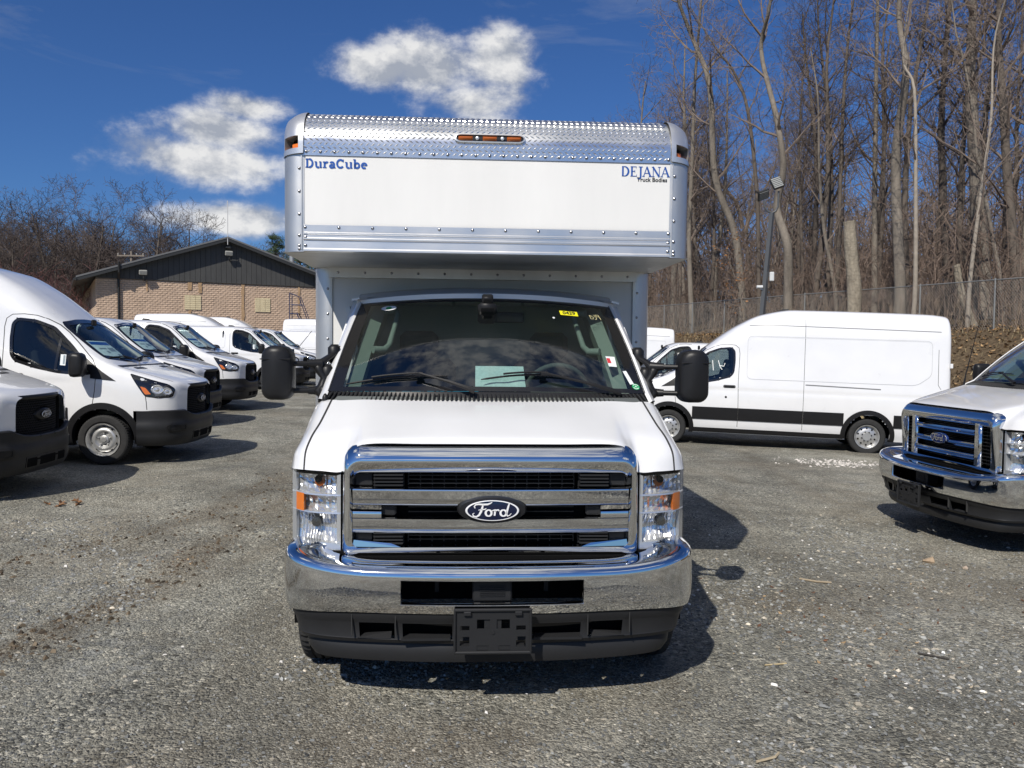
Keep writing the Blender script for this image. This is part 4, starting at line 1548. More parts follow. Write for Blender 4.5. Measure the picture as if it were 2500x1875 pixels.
        for (u0, u1) in ((0, .07), (.90, 1.0)):
            zz = [.705+.425*i/10 for i in range(11)]
            hous.grid([[lp(u0, z, .09) for z in zz], [lp(u0, z, .004) for z in zz], [lp(u1, z, .004) for z in zz], [lp(u1, z, .09) for z in zz]])
        lamp = hous.build('headlamp', mat('lamp_bezel', (.78, .79, .80), .2, metal=.65), P, 30)
        rng = random.Random(5)
        def refl(z0, z1, nu, nz, jit, dep, flute):
            rows = []
            for j in range(nz+1):
                row = []
                for i in range(nu+1):
                    u = .075+.82*i/nu; z = z0+(z1-z0)*j/nz
                    bowl = dep*(1-((i/nu-.5)*2)**2*.75)*(1-((j/nz-.5)*2)**2*.6)
                    f = flute*(1 if i % 2 else -1)
                    row.append(lp(u, z, .03+bowl+f+rng.uniform(-jit, jit)))
                rows.append(row)
            return MB().grid(rows)
        rm = mat('lamp_reflector', (.90, .89, .87), .16, metal=.75)
        refl(1.007, 1.117, 16, 7, .004, .05, .002).build('reflector', rm, lamp)
        refl(.916, .9995, 14, 6, .006, .03, .002).build('reflector', rm, lamp)
        refl(.762, .909, 26, 7, .002, .06, .004).build('reflector', rm, lamp)
        a = MB(); a.lathe([(0, .001), (.004, .024), (.03, .030), (.05, .030)], 14, 'Y', tuple(lp(.44, 1.062, .048)))
        a.build('turn_bulb', AMBERD, lamp, 40)
        MB().lathe([(-.006, .001), (-.002, .018), (.03, .02)], 12, 'Y', tuple(lp(.46, 1.075, .040))).build('bulb_cap', VOID, lamp)
        b = MB(); b.grid([[lp(u, .913, .002) for u in (.72, .78, .84, .895)], [lp(u, 1.003, .002) for u in (.72, .78, .84, .895)]])
        b.grid([[lp(.72, .913, .002), lp(.72, 1.003, .002)], [lp(.72, .913, .03), lp(.72, 1.003, .03)]])
        b.build('amber_reflector', AMBER, lamp)
        MB().lathe([(-.02, .001), (-.018, .024), (.0, .028), (.03, .03)], 14, 'Y', tuple(lp(.5, .855, .055))).build('bulb_cap', mat('bulb_shield', (.25, .25, .25), .2, metal=1), lamp, 40)
        zz = [.706+.423*i/8 for i in range(9)]
        MB().grid([[lp(u, z, -.006) for u in us] for z in zz]).build('lens', LENS, lamp, 60)
        # white strip between lamp and grille is a dark gap
        MB().box((.7495*s, .345, .92), (.012, .06, .42)).build('lamp_gap', VOID, P)

    # ---------------- chrome bumper
    plan = plan_curve(BUMP_PLAN)
    xs_need = [-.436, .436]
    pl = sorted(set([(round(x, 5), y) for x, y in plan]), key=lambda q: (q[0], -q[1] if q[0] > 0 else q[1]))
    half = [(0, 0)]+[p for p in catmull(np.array(BUMP_PLAN), 10)][1:]
    half = [tuple(p) for p in half]
    yo = lerp_plan(half, .436)
    half = [p for p in half if abs(p[0]-.436) > .012] + [(.436, yo)]
    front = sorted([p for p in half if p[1] < .15], key=lambda p: p[0]); rest = [p for p in half if p[1] >= .15]
    rest = sorted(rest, key=lambda p: p[1])
    half = front+rest
    plan = [(-x, y) for (x, y) in reversed(half[1:])]+half
    def zend(x, z):
        k = max(0, (abs(x)-.55)/.48)
        return (.055*k*k if z > .62 else (-.022*k*k if z < .55 else .0))
    sec = [(.20, .700, 1), (.16, .708, 1), (.06, .706, 1), (.028, .700, 1), (.010, .690, 1), (.002, .674, 1), (0, .655, 1), (.0, .647, 1), (-.004, .588, 1),
           (.0, .529, 1), (.006, .505, 1), (.012, .486, 1), (.03, .478, 1), (.07, .478, 1)]
    n = len(plan)
    ia = min(range(n), key=lambda i: abs(plan[i][0]+.436)); ib = min(range(n), key=lambda i: abs(plan[i][0]-.436))
    b = sweep_front(sec, plan, zend, skip=lambda i, j: 7 <= i <= 8 and ia <= j < ib)
    # return lip round the opening
    lipx = [plan[i][0] for i in range(ia, ib+1)]
    yy = lambda x: lerp_plan(half, abs(x))
    loop = [(x, yy(x), .647) for x in lipx]+[(x, yy(x), .529) for x in reversed(lipx)]
    b.grid([[(x, y-.001, z) for x, y, z in loop]+[(loop[0][0], loop[0][1]-.001, loop[0][2])],
            [(x*.992, y+.004, .588+(z-.588)*.93) for x, y, z in loop]+[(loop[0][0]*.992, loop[0][1]+.004, .588+(loop[0][2]-.588)*.93)],
            [(x*.988, y+.03, .588+(z-.588)*.88) for x, y, z in loop]+[(loop[0][0]*.988, loop[0][1]+.03, .588+(loop[0][2]-.588)*.88)]])
    bump = b.build('front_bumper', CHROME, P, 45)
    MB().box((0, .26, .588), (1.5, .02, .2)).build('bumper_cavity', VOID, P)
    sens = MB(); sens.box((.0, .105, .583), (.19, .09, .108), bevel=.008)
    for k in range(6): sens.box((.0, .058, .560+k*.009), (.12, .006, .004))
    sens.build('radar_module', GREYP, P)
    for s in (-1, 1):
        MB().box((.27*s, .19, .59), (.02, .06, .08)).build('bracket', BLACKP, P)
        m = MB(); m.box((.80*s, .32, .71), (.30, .10, .03)); m.build('bumper_filler', VOID, P)
    MB().box((0, .29, .70), (1.44, .12, .02)).build('bumper_filler', VOID, P)
    # ---------------- lower black valance
    def zend2(x, z):
        k = max(0, (abs(x)-.5)/.54)
        return -.024*k*k if z > .40 else .0*k
    holes = [(.195, .44), (.48, .655)]
    hx = sorted(set([0, .195, .44, .48, .655]+[.06, .12, .25, .32, .38, .56, .72]))
    hp = [(x, lerp_plan(half, x)) for x in hx]+[p for p in half if p[0] > .74 or p[1] > .2]
    plan2 = [(-x, y) for (x, y) in reversed(hp[1:])]+hp
    plan2 = [(x*.985, y) for x, y in plan2]
    sec2 = [(.05, .484, 1), (.02, .480, 1), (.022, .455, 1), (.034, .437, 1), (.036, .43, 1), (.052, .350, 1), (.05, .345, 1), (.062, .325, 1), (.085, .322, .985),
            (.075, .300, .980), (.07, .262, .970), (.08, .228, .955), (.12, .222, .94)]
    c = len(plan2)//2
    def hole(i, j):
        if not (4 <= i <= 4): return False
        xm = abs((plan2[j][0]+plan2[j+1][0])/2/.985)
        return any(a < xm < q for a, q in holes)
    v = sweep_front(sec2, plan2, zend2, skip=hole)
    v.build('valance', GREYP, P, 40)
    MB().box((0, .20, .39), (1.5, .02, .13)).build('valance_cavity', VOID, P)
    for s in (-1, 1):
        MB().box((.318*s, .085, .352), (.235, .07, .012)).build('valance_ledge', GREYP, P)
        MB().hull([(.485*s, .075, .350), (.65*s, .095, .350), (.65*s, .16, .352), (.485*s, .15, .352), (.485*s, .12, .372), (.62*s, .13, .36)]).build('lamp_blank', GREYP, P)
        for xg in (.462, .672):
            MB().box((xg*s, lerp_plan(half, xg)+.026, .42), (.004, .012, .10)).build('valance_gap', SEAM, P)
    # ---------------- plate bracket
    holes = [(-.155, .425, .045, .022), (.110, .425, .045, .022), (-.075, .432, .062, .045), (.018, .432, .062, .045), (-.155, .345, .045, .05), (.110, .345, .045, .05),
             (-.075, .328, .055, .024), (.028, .328, .055, .024)]
    xs = sorted(set([-.178, .178]+[h[0] for h in holes]+[h[0]+h[2] for h in holes]))
    zs = sorted(set([.320, .522]+[h[1] for h in holes]+[h[1]+h[3] for h in holes]))
    pb = MB()
    for i in range(len(xs)-1):
        for j in range(len(zs)-1):
            mx, mz = (xs[i]+xs[i+1])/2, (zs[j]+zs[j+1])/2
            if any(h[0] < mx < h[0]+h[2] and h[1] < mz < h[1]+h[3] for h in holes): continue
            pb.box((mx, -.034, mz), (xs[i+1]-xs[i], .008, zs[j+1]-zs[j]))
    for (cx, cz, dx, dz) in ((0, .522, .365, .014), (0, .320, .365, .014), (-.178, .421, .012, .206), (.178, .421, .012, .206)):
        pb.box((cx, -.038, cz), (dx, .022, dz), bevel=.004)
    for x in (-.12, .12): pb.box((x, -.046, .508), (.035, .016, .02), bevel=.003)
    pb.box((0, -.01, .34), (.30, .05, .02)); pb.box((0, .01, .44), (.08, .08, .12))
    pb.lathe([(0, .010), (-.004, .009), (-.004, .0001)], 12, 'Y', (0, -.038, .415))
    pb.build('plate_bracket', GREYP, P)

    # ---------------- mirrors
    for s in (-1, 1):
        mh = mirror_head(s, grille != 'new').build('mirror', BLACKP, P, 50)
        if grille != 'new':
            MB().hull([(.95*s, 1.12, 1.50), (1.04*s, 1.10, 1.50), (.95*s, 1.22, 1.50), (1.04*s, 1.16, 1.50), (.95*s, 1.14, 1.62), (1.04*s, 1.12, 1.60), (.95*s, 1.22, 1.62), (1.04*s, 1.16, 1.60)]).build('mirror_arm', BLACKP, mh)
            continue
        gr_ = [(1.222*s+a, 1.0+b, 1.672+.002*c) for a, b, c in [(p[0]*1.004, -.064-.010*(1-(p[0]/.09)**2), 0) for p in [(-.086+.172*i/10, 0) for i in range(11)]]]
        MB().tube(gr_, .0035, 5).build('mirror_seam', SHINYB, mh)
        MB().box((1.222*s, 1.088, 1.60), (.155, .004, .26)).build('mirror_glass', mat('mirror_glass', (.8, .8, .8), .02, metal=1), mh)
        for z in (1.645, 1.487):
            ar = MB()
            ar.tube([(1.15*s, 1.03, z), (1.02*s, 1.07, z)], .016, 10)
            ar.tube([(1.06*s, 1.06, z), (.985*s, 1.09, z)], [.022, .030], 10)
            ar.build('mirror_arm', BLACKP, mh, 50)
        sl = MB()
        rows = []
        for (z, x, hw, y) in ((1.75, .905, .015, 1.26), (1.70, .935, .030, 1.20), (1.66, .985, .035, 1.13), (1.63, 1.005, .036, 1.10), (1.60, .995, .034, 1.10), (1.56, .965, .030, 1.10), (1.52, .975, .034, 1.09), (1.49, 1.0, .036, 1.08),
                              (1.46, .985, .034, 1.08), (1.43, .95, .02, 1.08)):
            rows.append([((x+hw*math.cos(a))*s, y+.045*math.sin(a), z) for a in [2*PI*k/12 for k in range(12)]])
        sl.grid(rows, closed=True)
        for (z, x, y) in ((1.72, .93, 1.2), (1.6, .955, 1.1), (1.48, .965, 1.06)):
            sl.box((x*s, y+.03, z-.02), (.07, .12, .12), bevel=.02)
        sl.build('mirror_base', BLACKP, P, 60)
    # ---------------- running gear
    for s in (-1, 1):
        add_wheel(P, .90*s, .84, .385, .225, .225, 'truck', s)
        g = MB()
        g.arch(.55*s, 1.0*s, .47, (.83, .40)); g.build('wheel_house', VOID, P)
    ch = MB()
    L = 6.0 if box else 4.6
    for s in (-1, 1): ch.box((.42*s, .75+L/2-.2, .60), (.08, L, .18))
    ch.tube([(-.85, .84, .40), (.85, .84, .40)], .05, 8); ch.box((0, .9, .5), (.5, .5, .3), bevel=.05)
    ch.build('chassis', BLACKP, P)
    for s in (-1, 1):
        for xo in (.94, .70):
            add_wheel(P, xo*s, 4.35 if box else 3.9, .385, .215, .225, 'truck', s if xo > .8 else -s)
    MB().tube([(-.9, 4.35 if box else 3.9, .385), (.9, 4.35 if box else 3.9, .385)], .08, 10).build('rear_axle', BLACKP, P)


# ================================================================== the box body
def make_box(P):
    hw, ya, ym, yr = 1.235, 1.15, 2.20, 6.15
    zb, zt, zu, zw = 2.31, 3.165, 2.885, .95
    R = .135
    # flat white front panel
    MB().add([(-1.10, ya, 2.455), (1.10, ya, 2.455), (1.10, ya, zu+.005), (-1.10, ya, zu+.005)], [(0, 1, 2, 3)]).build('front_panel', PANEL, P)
    # ribbed lower rail
    prof = [(2.472, -.004), (2.466, -.012), (2.425, -.012), (2.420, -.018), (2.412, -.018), (2.408, -.012), (2.392, -.012), (2.388, -.019), (2.380, -.019),
            (2.374, -.010), (2.330, -.011), (2.322, -.016), (2.312, -.016), (2.308, .0), (2.308, .05)]
    MB().grid([[(x, ya+d, z) for (z, d) in prof] for x in (-1.098, 1.098)]).build('lower_rail', ALU_B, P)
    # tread plate, quarter-round into the roof
    def tp(x, t, off=0.0):
        """t: 0 at the lower edge .. 1 on the roof"""
        if t < .22:
            k = t/.22
            y, z, ny, nz = ya-.006, zu-.01+(.075)*k, -1, 0
        elif t < .85:
            a = (t-.22)/.63*PI/2
            y, z = ya-.006+.23*(1-math.cos(a)), zu+.065+.215*math.sin(a)
            ny, nz = -math.cos(a), math.sin(a)
        else:
            k = (t-.85)/.15
            y, z, ny, nz = ya+.224+.16*k, zu+.28, 0, 1
        return Vector((x, y+ny*off, z+nz*off))
    T = [i/40 for i in range(41)]
    MB().grid([[tp(x, t) for t in T] for x in (-1.105, -.5, 0, .5, 1.105)]).build('tread_plate', TREAD, P, 40)
    tr = MB()
    arcs = [0]
    for i in range(40): arcs.append(arcs[-1]+(tp(0, T[i+1])-tp(0, T[i])).length)
    total = arcs[-1]
    def t_of(s): 
        return float(np.interp(s, arcs, T))
    rowp, colp = .0235, .0345
    nr = int(total/rowp)
    k = 0
    for j in range(1, nr):
        s0 = j*rowp
        for i in range(int(2.19/colp)):
            x = -1.09+colp*(i+.5*(j % 2))
            d = 1 if (j % 2) else -1
            lx, ls = .0145, .0095*d
            if abs(x) > 1.092: continue
            wdx, wds = -.35*ls, .35*lx*1.0
            q = [(-lx, -ls, 0), (wdx, wds, 0.35), (lx, ls, 0), (-wdx, -wds, .35), (0, 0, 1)]
            q = [(-lx, -ls), (-.0025*d, .0042), (lx, ls), (.0025*d, -.0042)]
            base = [tp(x+a, t_of(min(max(s0+b, 0), total)), .0005) for a, b in q]
            top1 = tp(x-lx*.35, t_of(s0-ls*.35), .0032); top2 = tp(x+lx*.35, t_of(s0+ls*.35), .0032)
            tr.add(base+[top1, top2], [(0, 1, 4), (1, 2, 5), (1, 5, 4), (2, 3, 5), (3, 0, 4), (3, 4, 5)])
    tag(tr.build('tread_bars', TREAD, P), kind='stuff')
    # corner castings
    for s in (-1, 1):
        rows = []
        def cast(t, a):
            """t along the plate profile, a 0..1 from the front face round to the side"""
            p = tp(0, t)
            th = a*PI/2
            e = max(0, (t-.22)/.78)
            r = .135
            x = 1.10+ r*math.sin(th)*(1-.12*max(0, t-.6))
            y = p.y + (r*(1-math.cos(th)))*(1-.25*e) - .012
            z = p.z - .05*math.sin(th)**2*e*1.2 + .010*(1-math.sin(th))
            return Vector((x*s, y, z))
        Tc = [0, .03, .06, .10, .14, .18, .22, .28, .34, .42, .5, .6, .7, .8, .86, .93, 1.0]
        A = [i/14 for i in range(15)]
        def skip(i, j): return 3 <= i <= 6 and 2 <= j <= 9
        rows = [[cast(t, a)+Vector((.0, 0, 0)) for a in A] for t in Tc]
        m = MB().grid(rows, skip=skip)
        side = [cast(t, 1.0) for t in Tc]
        m.grid([side, [Vector((p.x, p.y+.45, max(p.z, p.z))) for p in side]])
        # inward lip of the lamp recess
        rim = [cast(Tc[3], A[j]) for j in range(2, 11)]+[cast(Tc[i], A[10]) for i in range(4, 8)]+[cast(Tc[7], A[j]) for j in range(9, 1, -1)]+[cast(Tc[i], A[2]) for i in range(6, 2, -1)]
        cen = sum((p for p in rim), Vector())/len(rim)
        back = Vector((-.045*s, .06, 0))
        m.grid([rim, [p+back for p in rim]])
        o = m.build('corner_casting', CAST, P, 50)
        MB().grid([[cast(t, a)+back*.9 for a in A[1:12]] for t in (.08, .2, .30)]).build('lamp_recess', VOID, o)
        lm = MB(); lm.grid([[cast(t, a)+back*(.45 if 3 < k < 8 else .8) for k, a in enumerate(A[2:11], 2)] for t in (.11, .13, .17, .20)])
        lm.build('marker_lamp', AMBER, o, 40)
        # rim band
        MB().grid([[cast(t, a)+Vector((.004*s*a, -.004*(1-a), 0)) for a in A] for t in (.0, .035, .07)]).build('casting_band', CAST, o, 40)
        # upright radius posts: attic
        def post(y0, z0, z1, name):
            pr = []
            pr.append((1.096, y0-.002)); pr.append((1.110, y0-.004))
            for i in range(13):
                a = i/12*PI/2
                pr.append((1.118+(hw-1.118)*math.sin(a), y0-.004+R*(1-math.cos(a))))
            pr.append((hw, y0+R+.10)); pr.append((hw-.004, y0+R+.105))
            q = MB().grid([[(x*s, y, z) for x, y in pr] for z in (z0, z1)])
            return q.build(name, ALU, P, 50)
        post(ya, zb-.002, zu+.0, 'corner_post')
        post(ym, zw, zb+.02, 'corner_post')
        MB().box((1.1125*s, ya-.0065, (2.32+zu)/2), (.006, .006, zu-2.32)).build('post_bead', ALU, P)
    # marker light bar
    lb = MB()
    rows = []
    for k, d in ((1.0, .0), (1.0, .018), (.9, .024), (.6, .026)):
        rows.append([tp(px*(1 if k > .95 else (.995)), .30+.5*0+pz*k, d) for (px, pz) in rrect(-.212, .212, -.046, .046, .044, 6)])
    bezel = MB()
    def bz(px, pt, d): return tp(px, .305+pt, d)
    outl = rrect(-.212, .212, -.050, .050, .046, 6)
    inl = rrect(-.203, .203, -.036, .036, .035, 6)
    bezel.grid([[bz(a, b, 0) for a, b in outl], [bz(a, b, .014) for a, b in outl], [bz(a, b, .016) for a, b in inl], [bz(a, b, .006) for a, b in inl]], closed=True)
    lt = bezel.build('clearance_light', CAST, P, 40)
    bs = [bz(a, b, .006) for a, b in inl]
    MB().add(bs, [tuple(range(len(bs)))]).build('light_base', SHINYB, lt)
    for x in (-.145, 0, .145):
        q = MB(); q.grid([[bz(x+dx, t, .006+.014*math.sin(PI*(t+.026)/.052)*(1 if abs(dx) < .035 else .2)) for dx in (-.042, -.034, 0, .034, .042)] for t in [-.026+.052*i/8 for i in range(9)]])
        q.build('amber_lens', AMBERD, lt, 50)
    for x in (-.075, .075):
        q = MB(); c = bz(x, 0, .008); q.lathe([(0, .012), (-.006, .010), (-.008, .0001)], 12, 'Y', tuple(c+Vector((0, -.004, 0)))); q.build('light_screw', CAST, lt, 40)
    # underside of the attic and the box walls
    MB().add([(-hw, ya+.04, zb), (hw, ya+.04, zb), (hw, ym+.02, zb), (-hw, ym+.02, zb)], [(3, 2, 1, 0)]).build('attic_floor', ALU, P)
    MB().add([(-1.115, ym+.01, zw), (1.115, ym+.01, zw), (1.115, ym+.01, zb), (-1.115, ym+.01, zb)], [(0, 1, 2, 3)]).build('bulkhead_panel', PANEL, P)
    MB().box((0, ym-.012, zb-.035), (2.23, .045, .07)).build('bulkhead_rail', ALU, P)
    for s in (-1, 1):
        b = MB()
        b.add([(hw*s-.002*s, ya+R+.08, zb), (hw*s-.002*s, yr, zb), (hw*s-.002*s, yr, zt-.05), (hw*s-.002*s, ya+.3, zt-.05), (hw*s-.002*s, ya+R+.08, zu+.1)], [(0, 1, 2, 3, 4)])
        b.add([(hw*s-.002*s, ym+R+.08, zw), (hw*s-.002*s, yr, zw), (hw*s-.002*s, yr, zb), (hw*s-.002*s, ym+R+.08, zb)], [(0, 1, 2, 3)])
        b.build('side_panel', PANEL, P)
        MB().box(((hw+.004)*s, (ya+.5+yr)/2, zt-.055), (.03, yr-ya-.5, .12), bevel=.01).build('top_rail', ALU_B, P)
        MB().box(((hw+.004)*s, (ym+.2+yr)/2, zw+.06), (.03, yr-ym-.2, .14), bevel=.01).build('side_rail', ALU_B, P)
    MB().add([(-hw, ya+.36, zt), (hw, ya+.36, zt), (hw, yr, zt), (-hw, yr, zt)], [(0, 1, 2, 3)]).build('box_roof', PANEL, P)
    MB().box((0, yr, (zw+zt)/2), (2*hw, .03, zt-zw)).build('rear_door', PANEL, P)
    MB().box((0, (ym+yr)/2, zw-.02), (2.3, yr-ym, .05)).build('box_floor', BLACKP, P)
    # screws
    sc = MB().lathe([(.0, .0098), (-.004, .009), (-.007, .005), (-.008, .0001)], 10, 'Y').mesh('screw', mat('screw_zinc', (.42, .42, .43), .25, metal=1), 40)
    scv = sc
    def screw(x, y, z): link('screw', sc, P, (x, y, z))
    for i in range(27): screw(-1.085+2.17*i/26, ya-.007, zu+.012)
    for i in range(12): screw(-1.09+2.18*i/11, ya-.012, 2.452)
    for s in (-1, 1):
        for z in (2.80, 2.665, 2.53, 2.405, 2.325, 2.345): screw(1.125*s, ya-.004, z)
        for z in (2.395, 2.345): screw(1.088*s, ya-.012, z)
        for z in (2.16, 1.98, 1.80, 1.62, 1.44): screw(1.128*s, ym-.004, z)
    for i in range(12): screw(-1.05+2.1*i/11, ym-.036, zb-.035)
    # lettering
    fn = lambda x0, z0: (lambda q: Vector((x0+q[0], ya-.0025, z0+q[1])))
    word('DuraCube', slab, .045, .0535, fn(-1.090, 2.803), BLUEI, P, 'maker_lettering')
    word('DEJANA', serif, .0, .0600, fn(.795, 2.795), BLUEI, P, 'maker_lettering')
    text_mesh('Truck Bodies', .0345, fn(1.080, 2.776), 'maker_lettering', BLACKI, P, .0006, 'RIGHT')


def windshield_papers(P):
    """papers, labels and writing on the cab glass"""
    def on(u0, v0, off=-.004, inside=False):
        c = ws_point(u0, v0)
        ex = (ws_point(u0+.02, v0)-ws_point(u0-.02, v0)).normalized(); ez = (ws_point(u0, min(1, v0+.03))-ws_point(u0, v0-.03)).normalized()
        nrm = ex.cross(ez).normalized()
        if nrm.y > 0: nrm = -nrm
        return lambda q, k=0.0: c + ex*q[0] + ez*q[1] + nrm*(-off+k if not inside else off+k)
    f = on(.63, .815, -.003)
    MB().add([f(q) for q in ((-.060, -.021), (.060, -.025), (.058, .021), (-.062, .023))], [(0, 1, 2, 3)]).build('yellow_label', YELLOW, P)
    f = on(.63, .815, -.0045)
    text_mesh('0429', .043, f, 'label_lettering', BLACKI, P, .0012)
    f = on(.83, .79, -.003)
    strokes([[(-.03, .015), (-.028, -.02), (-.012, -.018), (-.006, 0), (-.02, .015), (-.034, .018)], [(-.002, .026), (.012, .024), (.006, .008), (.016, 0), (.012, -.018), (.0, -.022)],
             [(.020, .035), (.018, .012), (.040, .010)], [(.032, .035), (.044, -.02)]], .0035, fn=f).build('marker_writing', mat('yellow_marker', (.75, .68, .35), .7), P)
    f = on(-.76, .865, -.003)
    el = lambda a, b, k=0: [f((a*math.cos(2*PI*i/24), b*math.sin(2*PI*i/24)), k) for i in range(24)]
    lab = MB().add(el(.052, .024), [tuple(range(24))]).build('round_label', WHITEI, P)
    MB().add(el(.020, .016, .001), [tuple(range(24))]).build('round_label_print', GREENI, lab)
    f = on(.845, .30, -.003)
    MB().add([f(q) for q in ((-.030, -.042), (.022, -.045), (.028, .040), (-.032, .042))], [(0, 1, 2, 3)]).build('red_tag', PAPER, P)
    MB().add([f(q, .001) for q in ((-.030, -.015), (-.006, -.016), (-.008, .026), (-.031, .026))], [(0, 1, 2, 3)]).build('red_tag_print', REDI, P)
    f = on(.925, .145, -.003)
    MB().add([f(q) for q in ((-.004, -.055), (.022, -.050), (.000, .055), (-.024, .050))], [(0, 1, 2, 3)]).build('white_tag', PAPER, P)
    f = on(.955, .06, -.003)
    el = lambda a, b, k=0: [f((a*math.cos(2*PI*i/24), b*math.sin(2*PI*i/24)), k) for i in range(24)]
    MB().add(el(.024, .024), [tuple(range(24))]).build('green_label', GREENI, P)
    strokes([arc(0, 0, .017, .017, 200, 330, 8), arc(0, 0, .017, .017, 20, 150, 8), [(-.006, -.004), (.0, .006), (.006, -.004)]], .004, fn=lambda q: f(q, .001)).build('green_label_print', WHITEI, P)
    f = on(.50, .75, -.003)
    MB().add([f((.008*math.cos(2*PI*i/16), .008*math.sin(2*PI*i/16))) for i in range(16)], [tuple(range(16))]).build('round_label', PAPER, P)
    # sheet lying on the dashboard
    rows = []
    for j in range(9):
        v = j/8
        rows.append([ws_point(-.085+.32*i/12, .035+.215*v)+Vector((0, .025+.03*v+.006*math.sin(i*.9+v*3), -.015)) for i in range(13)])
    MB().grid(rows).build('dash_sheet', mat('pale_blue_sheet', (.66, .82, .84), .8, var=.12, vscale=60), P, 60)
    bl = MB()
    rng = random.Random(3)
    bl.box((-.10, 1.01, 1.487), (.22, .05, .02), bevel=.008)
    for i in range(26):
        bl.box((-.80+.030*i+rng.uniform(-.01, .01), 1.015+rng.uniform(-.02, .02), 1.482), (.028, .035, .012+rng.uniform(0, .012)), Matrix.Rotation(rng.uniform(-.6, .6), 3, 'Z'), bevel=.003)
    bl.build('blue_wrapper', mat('blue_film', (.03, .22, .36), .15), P)


box_truck = thing('box_truck', 'white box truck with chrome grille, tread-plate brow and attic over the cab', 'truck', (-.08, 3.87, 0), rad(3.4))
make_cab(box_truck, 'new', True)
make_box(box_truck)
windshield_papers(box_truck)
an = MB().lathe([(0, .018), (.02, .016), (.035, .008), (.04, .0001)], 10, 'Z', (-.93, .88, 1.442)); an.build('aerial_base', BLACKP, box_truck, 40)

EX, EY = 3.93, 8.03
chassis_truck = thing('cab_truck', 'white cab truck with older chrome grille of vertical vents, nose toward the aisle', 'truck', (EX, EY, ground_z(EX+.9, EY)), rad(-84.6))
RAKE[0] = 1.36
make_cab(chassis_truck, 'old', False)
chassis_truck.scale = (1, 1.27, 1)
for w_ in chassis_truck.children:
    if w_.name.startswith('wheel') and not w_.name.startswith('wheel_house'): w_.scale = (1, 1/1.27, 1)
MB().tube([(-.90, .86, 1.44), (-.91, .88, 1.56), (-.90, 1.0, 2.22)], [.012, .006, .002], 6).build('aerial', BLACKP, chassis_truck)
MB().box((0, 2.5, 1.5), (1.5, .5, .02)).build('paper_wrap', PAPER, chassis_truck)
# ================================================================== panel vans
# half sections (x, z): sill, low flank, widest, crease, belt, mid glass, cant rail, roof edge, roof, centre
VAN_FRONT = [
    (.030, [(.50, .30), (.52, .45), (.535, .70), (.535, .85), (.53, .98), (.51, 1.035), (.46, 1.065), (.36, 1.085), (.18, 1.095), (0, 1.098)]),
    (.100, [(.68, .28), (.70, .45), (.72, .70), (.72, .88), (.71, 1.02), (.68, 1.085), (.61, 1.118), (.48, 1.132), (.25, 1.142), (0, 1.145)]),
    (.220, [(.80, .27), (.83, .45), (.85, .70), (.85, .90), (.84, 1.04), (.80, 1.122), (.72, 1.158), (.58, 1.174), (.30, 1.184), (0, 1.187)]),
    (.450, [(.90, .26), (.93, .45), (.955, .70), (.955, .93), (.942, 1.08), (.90, 1.182), (.80, 1.226), (.62, 1.242), (.32, 1.250), (0, 1.253)]),
    (.700, [(.93, .26), (.97, .45), (1.0, .70), (1.0, .95), (.985, 1.12), (.94, 1.252), (.84, 1.294), (.65, 1.304), (.33, 1.310), (0, 1.312)]),
    (.860, [(.94, .26), (.985, .45), (1.015, .70), (1.015, .97), (1.0, 1.145), (.955, 1.300), (.865, 1.345), (.66, 1.352), (.34, 1.356), (0, 1.358)]),
    (1.08, [(.945, .26), (.995, .45), (1.025, .70), (1.022, .98), (1.008, 1.18), (.945, 1.385), (.840, 1.452), (.63, 1.500), (.33, 1.525), (0, 1.530)]),
    (1.40, [(.945, .26), (1.0, .45), (1.03, .72), (1.025, 1.0), (1.008, 1.24), (.910, 1.540), (.790, 1.668), (.60, 1.735), (.33, 1.768), (0, 1.775)]),
    (1.70, [(.945, .26), (1.0, .45), (1.03, .75), (1.025, 1.05), (1.005, 1.29), (.890, 1.690), (.765, 1.878), (.57, 1.962), (.32, 1.990), (0, 1.996)]),
]
LOW = [
    (1.95, [(.945, .26), (1.0, .45), (1.03, .75), (1.025, 1.05), (1.003, 1.30), (.905, 1.700), (.805, 1.935), (.63, 2.035), (.35, 2.058), (0, 2.063)]),
    (2.40, [(.945, .26), (1.0, .45), (1.03, .75), (1.025, 1.05), (1.002, 1.30), (.925, 1.700), (.845, 1.950), (.68, 2.050), (.38, 2.078), (0, 2.085)]),
]
HIGH = [
    (1.95, [(.945, .26), (1.0, .45), (1.03, .75), (1.025, 1.05), (1.003, 1.30), (.900, 1.740), (.800, 2.030), (.600, 2.150), (.33, 2.190), (0, 2.196)]),
    (2.30, [(.945, .26), (1.0, .45), (1.03, .75), (1.025, 1.05), (1.002, 1.30), (.915, 1.780), (.840, 2.190), (.640, 2.385), (.36, 2.430), (0, 2.438)]),
    (2.75, [(.945, .26), (1.0, .45), (1.03, .75), (1.025, 1.05), (1.002, 1.30), (.930, 1.840), (.862, 2.350), (.680, 2.600), (.39, 2.645), (0, 2.655)]),
    (3.40, [(.945, .26), (1.0, .45), (1.03, .75), (1.025, 1.05), (1.002, 1.30), (.938, 1.860), (.868, 2.420), (.700, 2.700), (.40, 2.755), (0, 2.765)]),
]


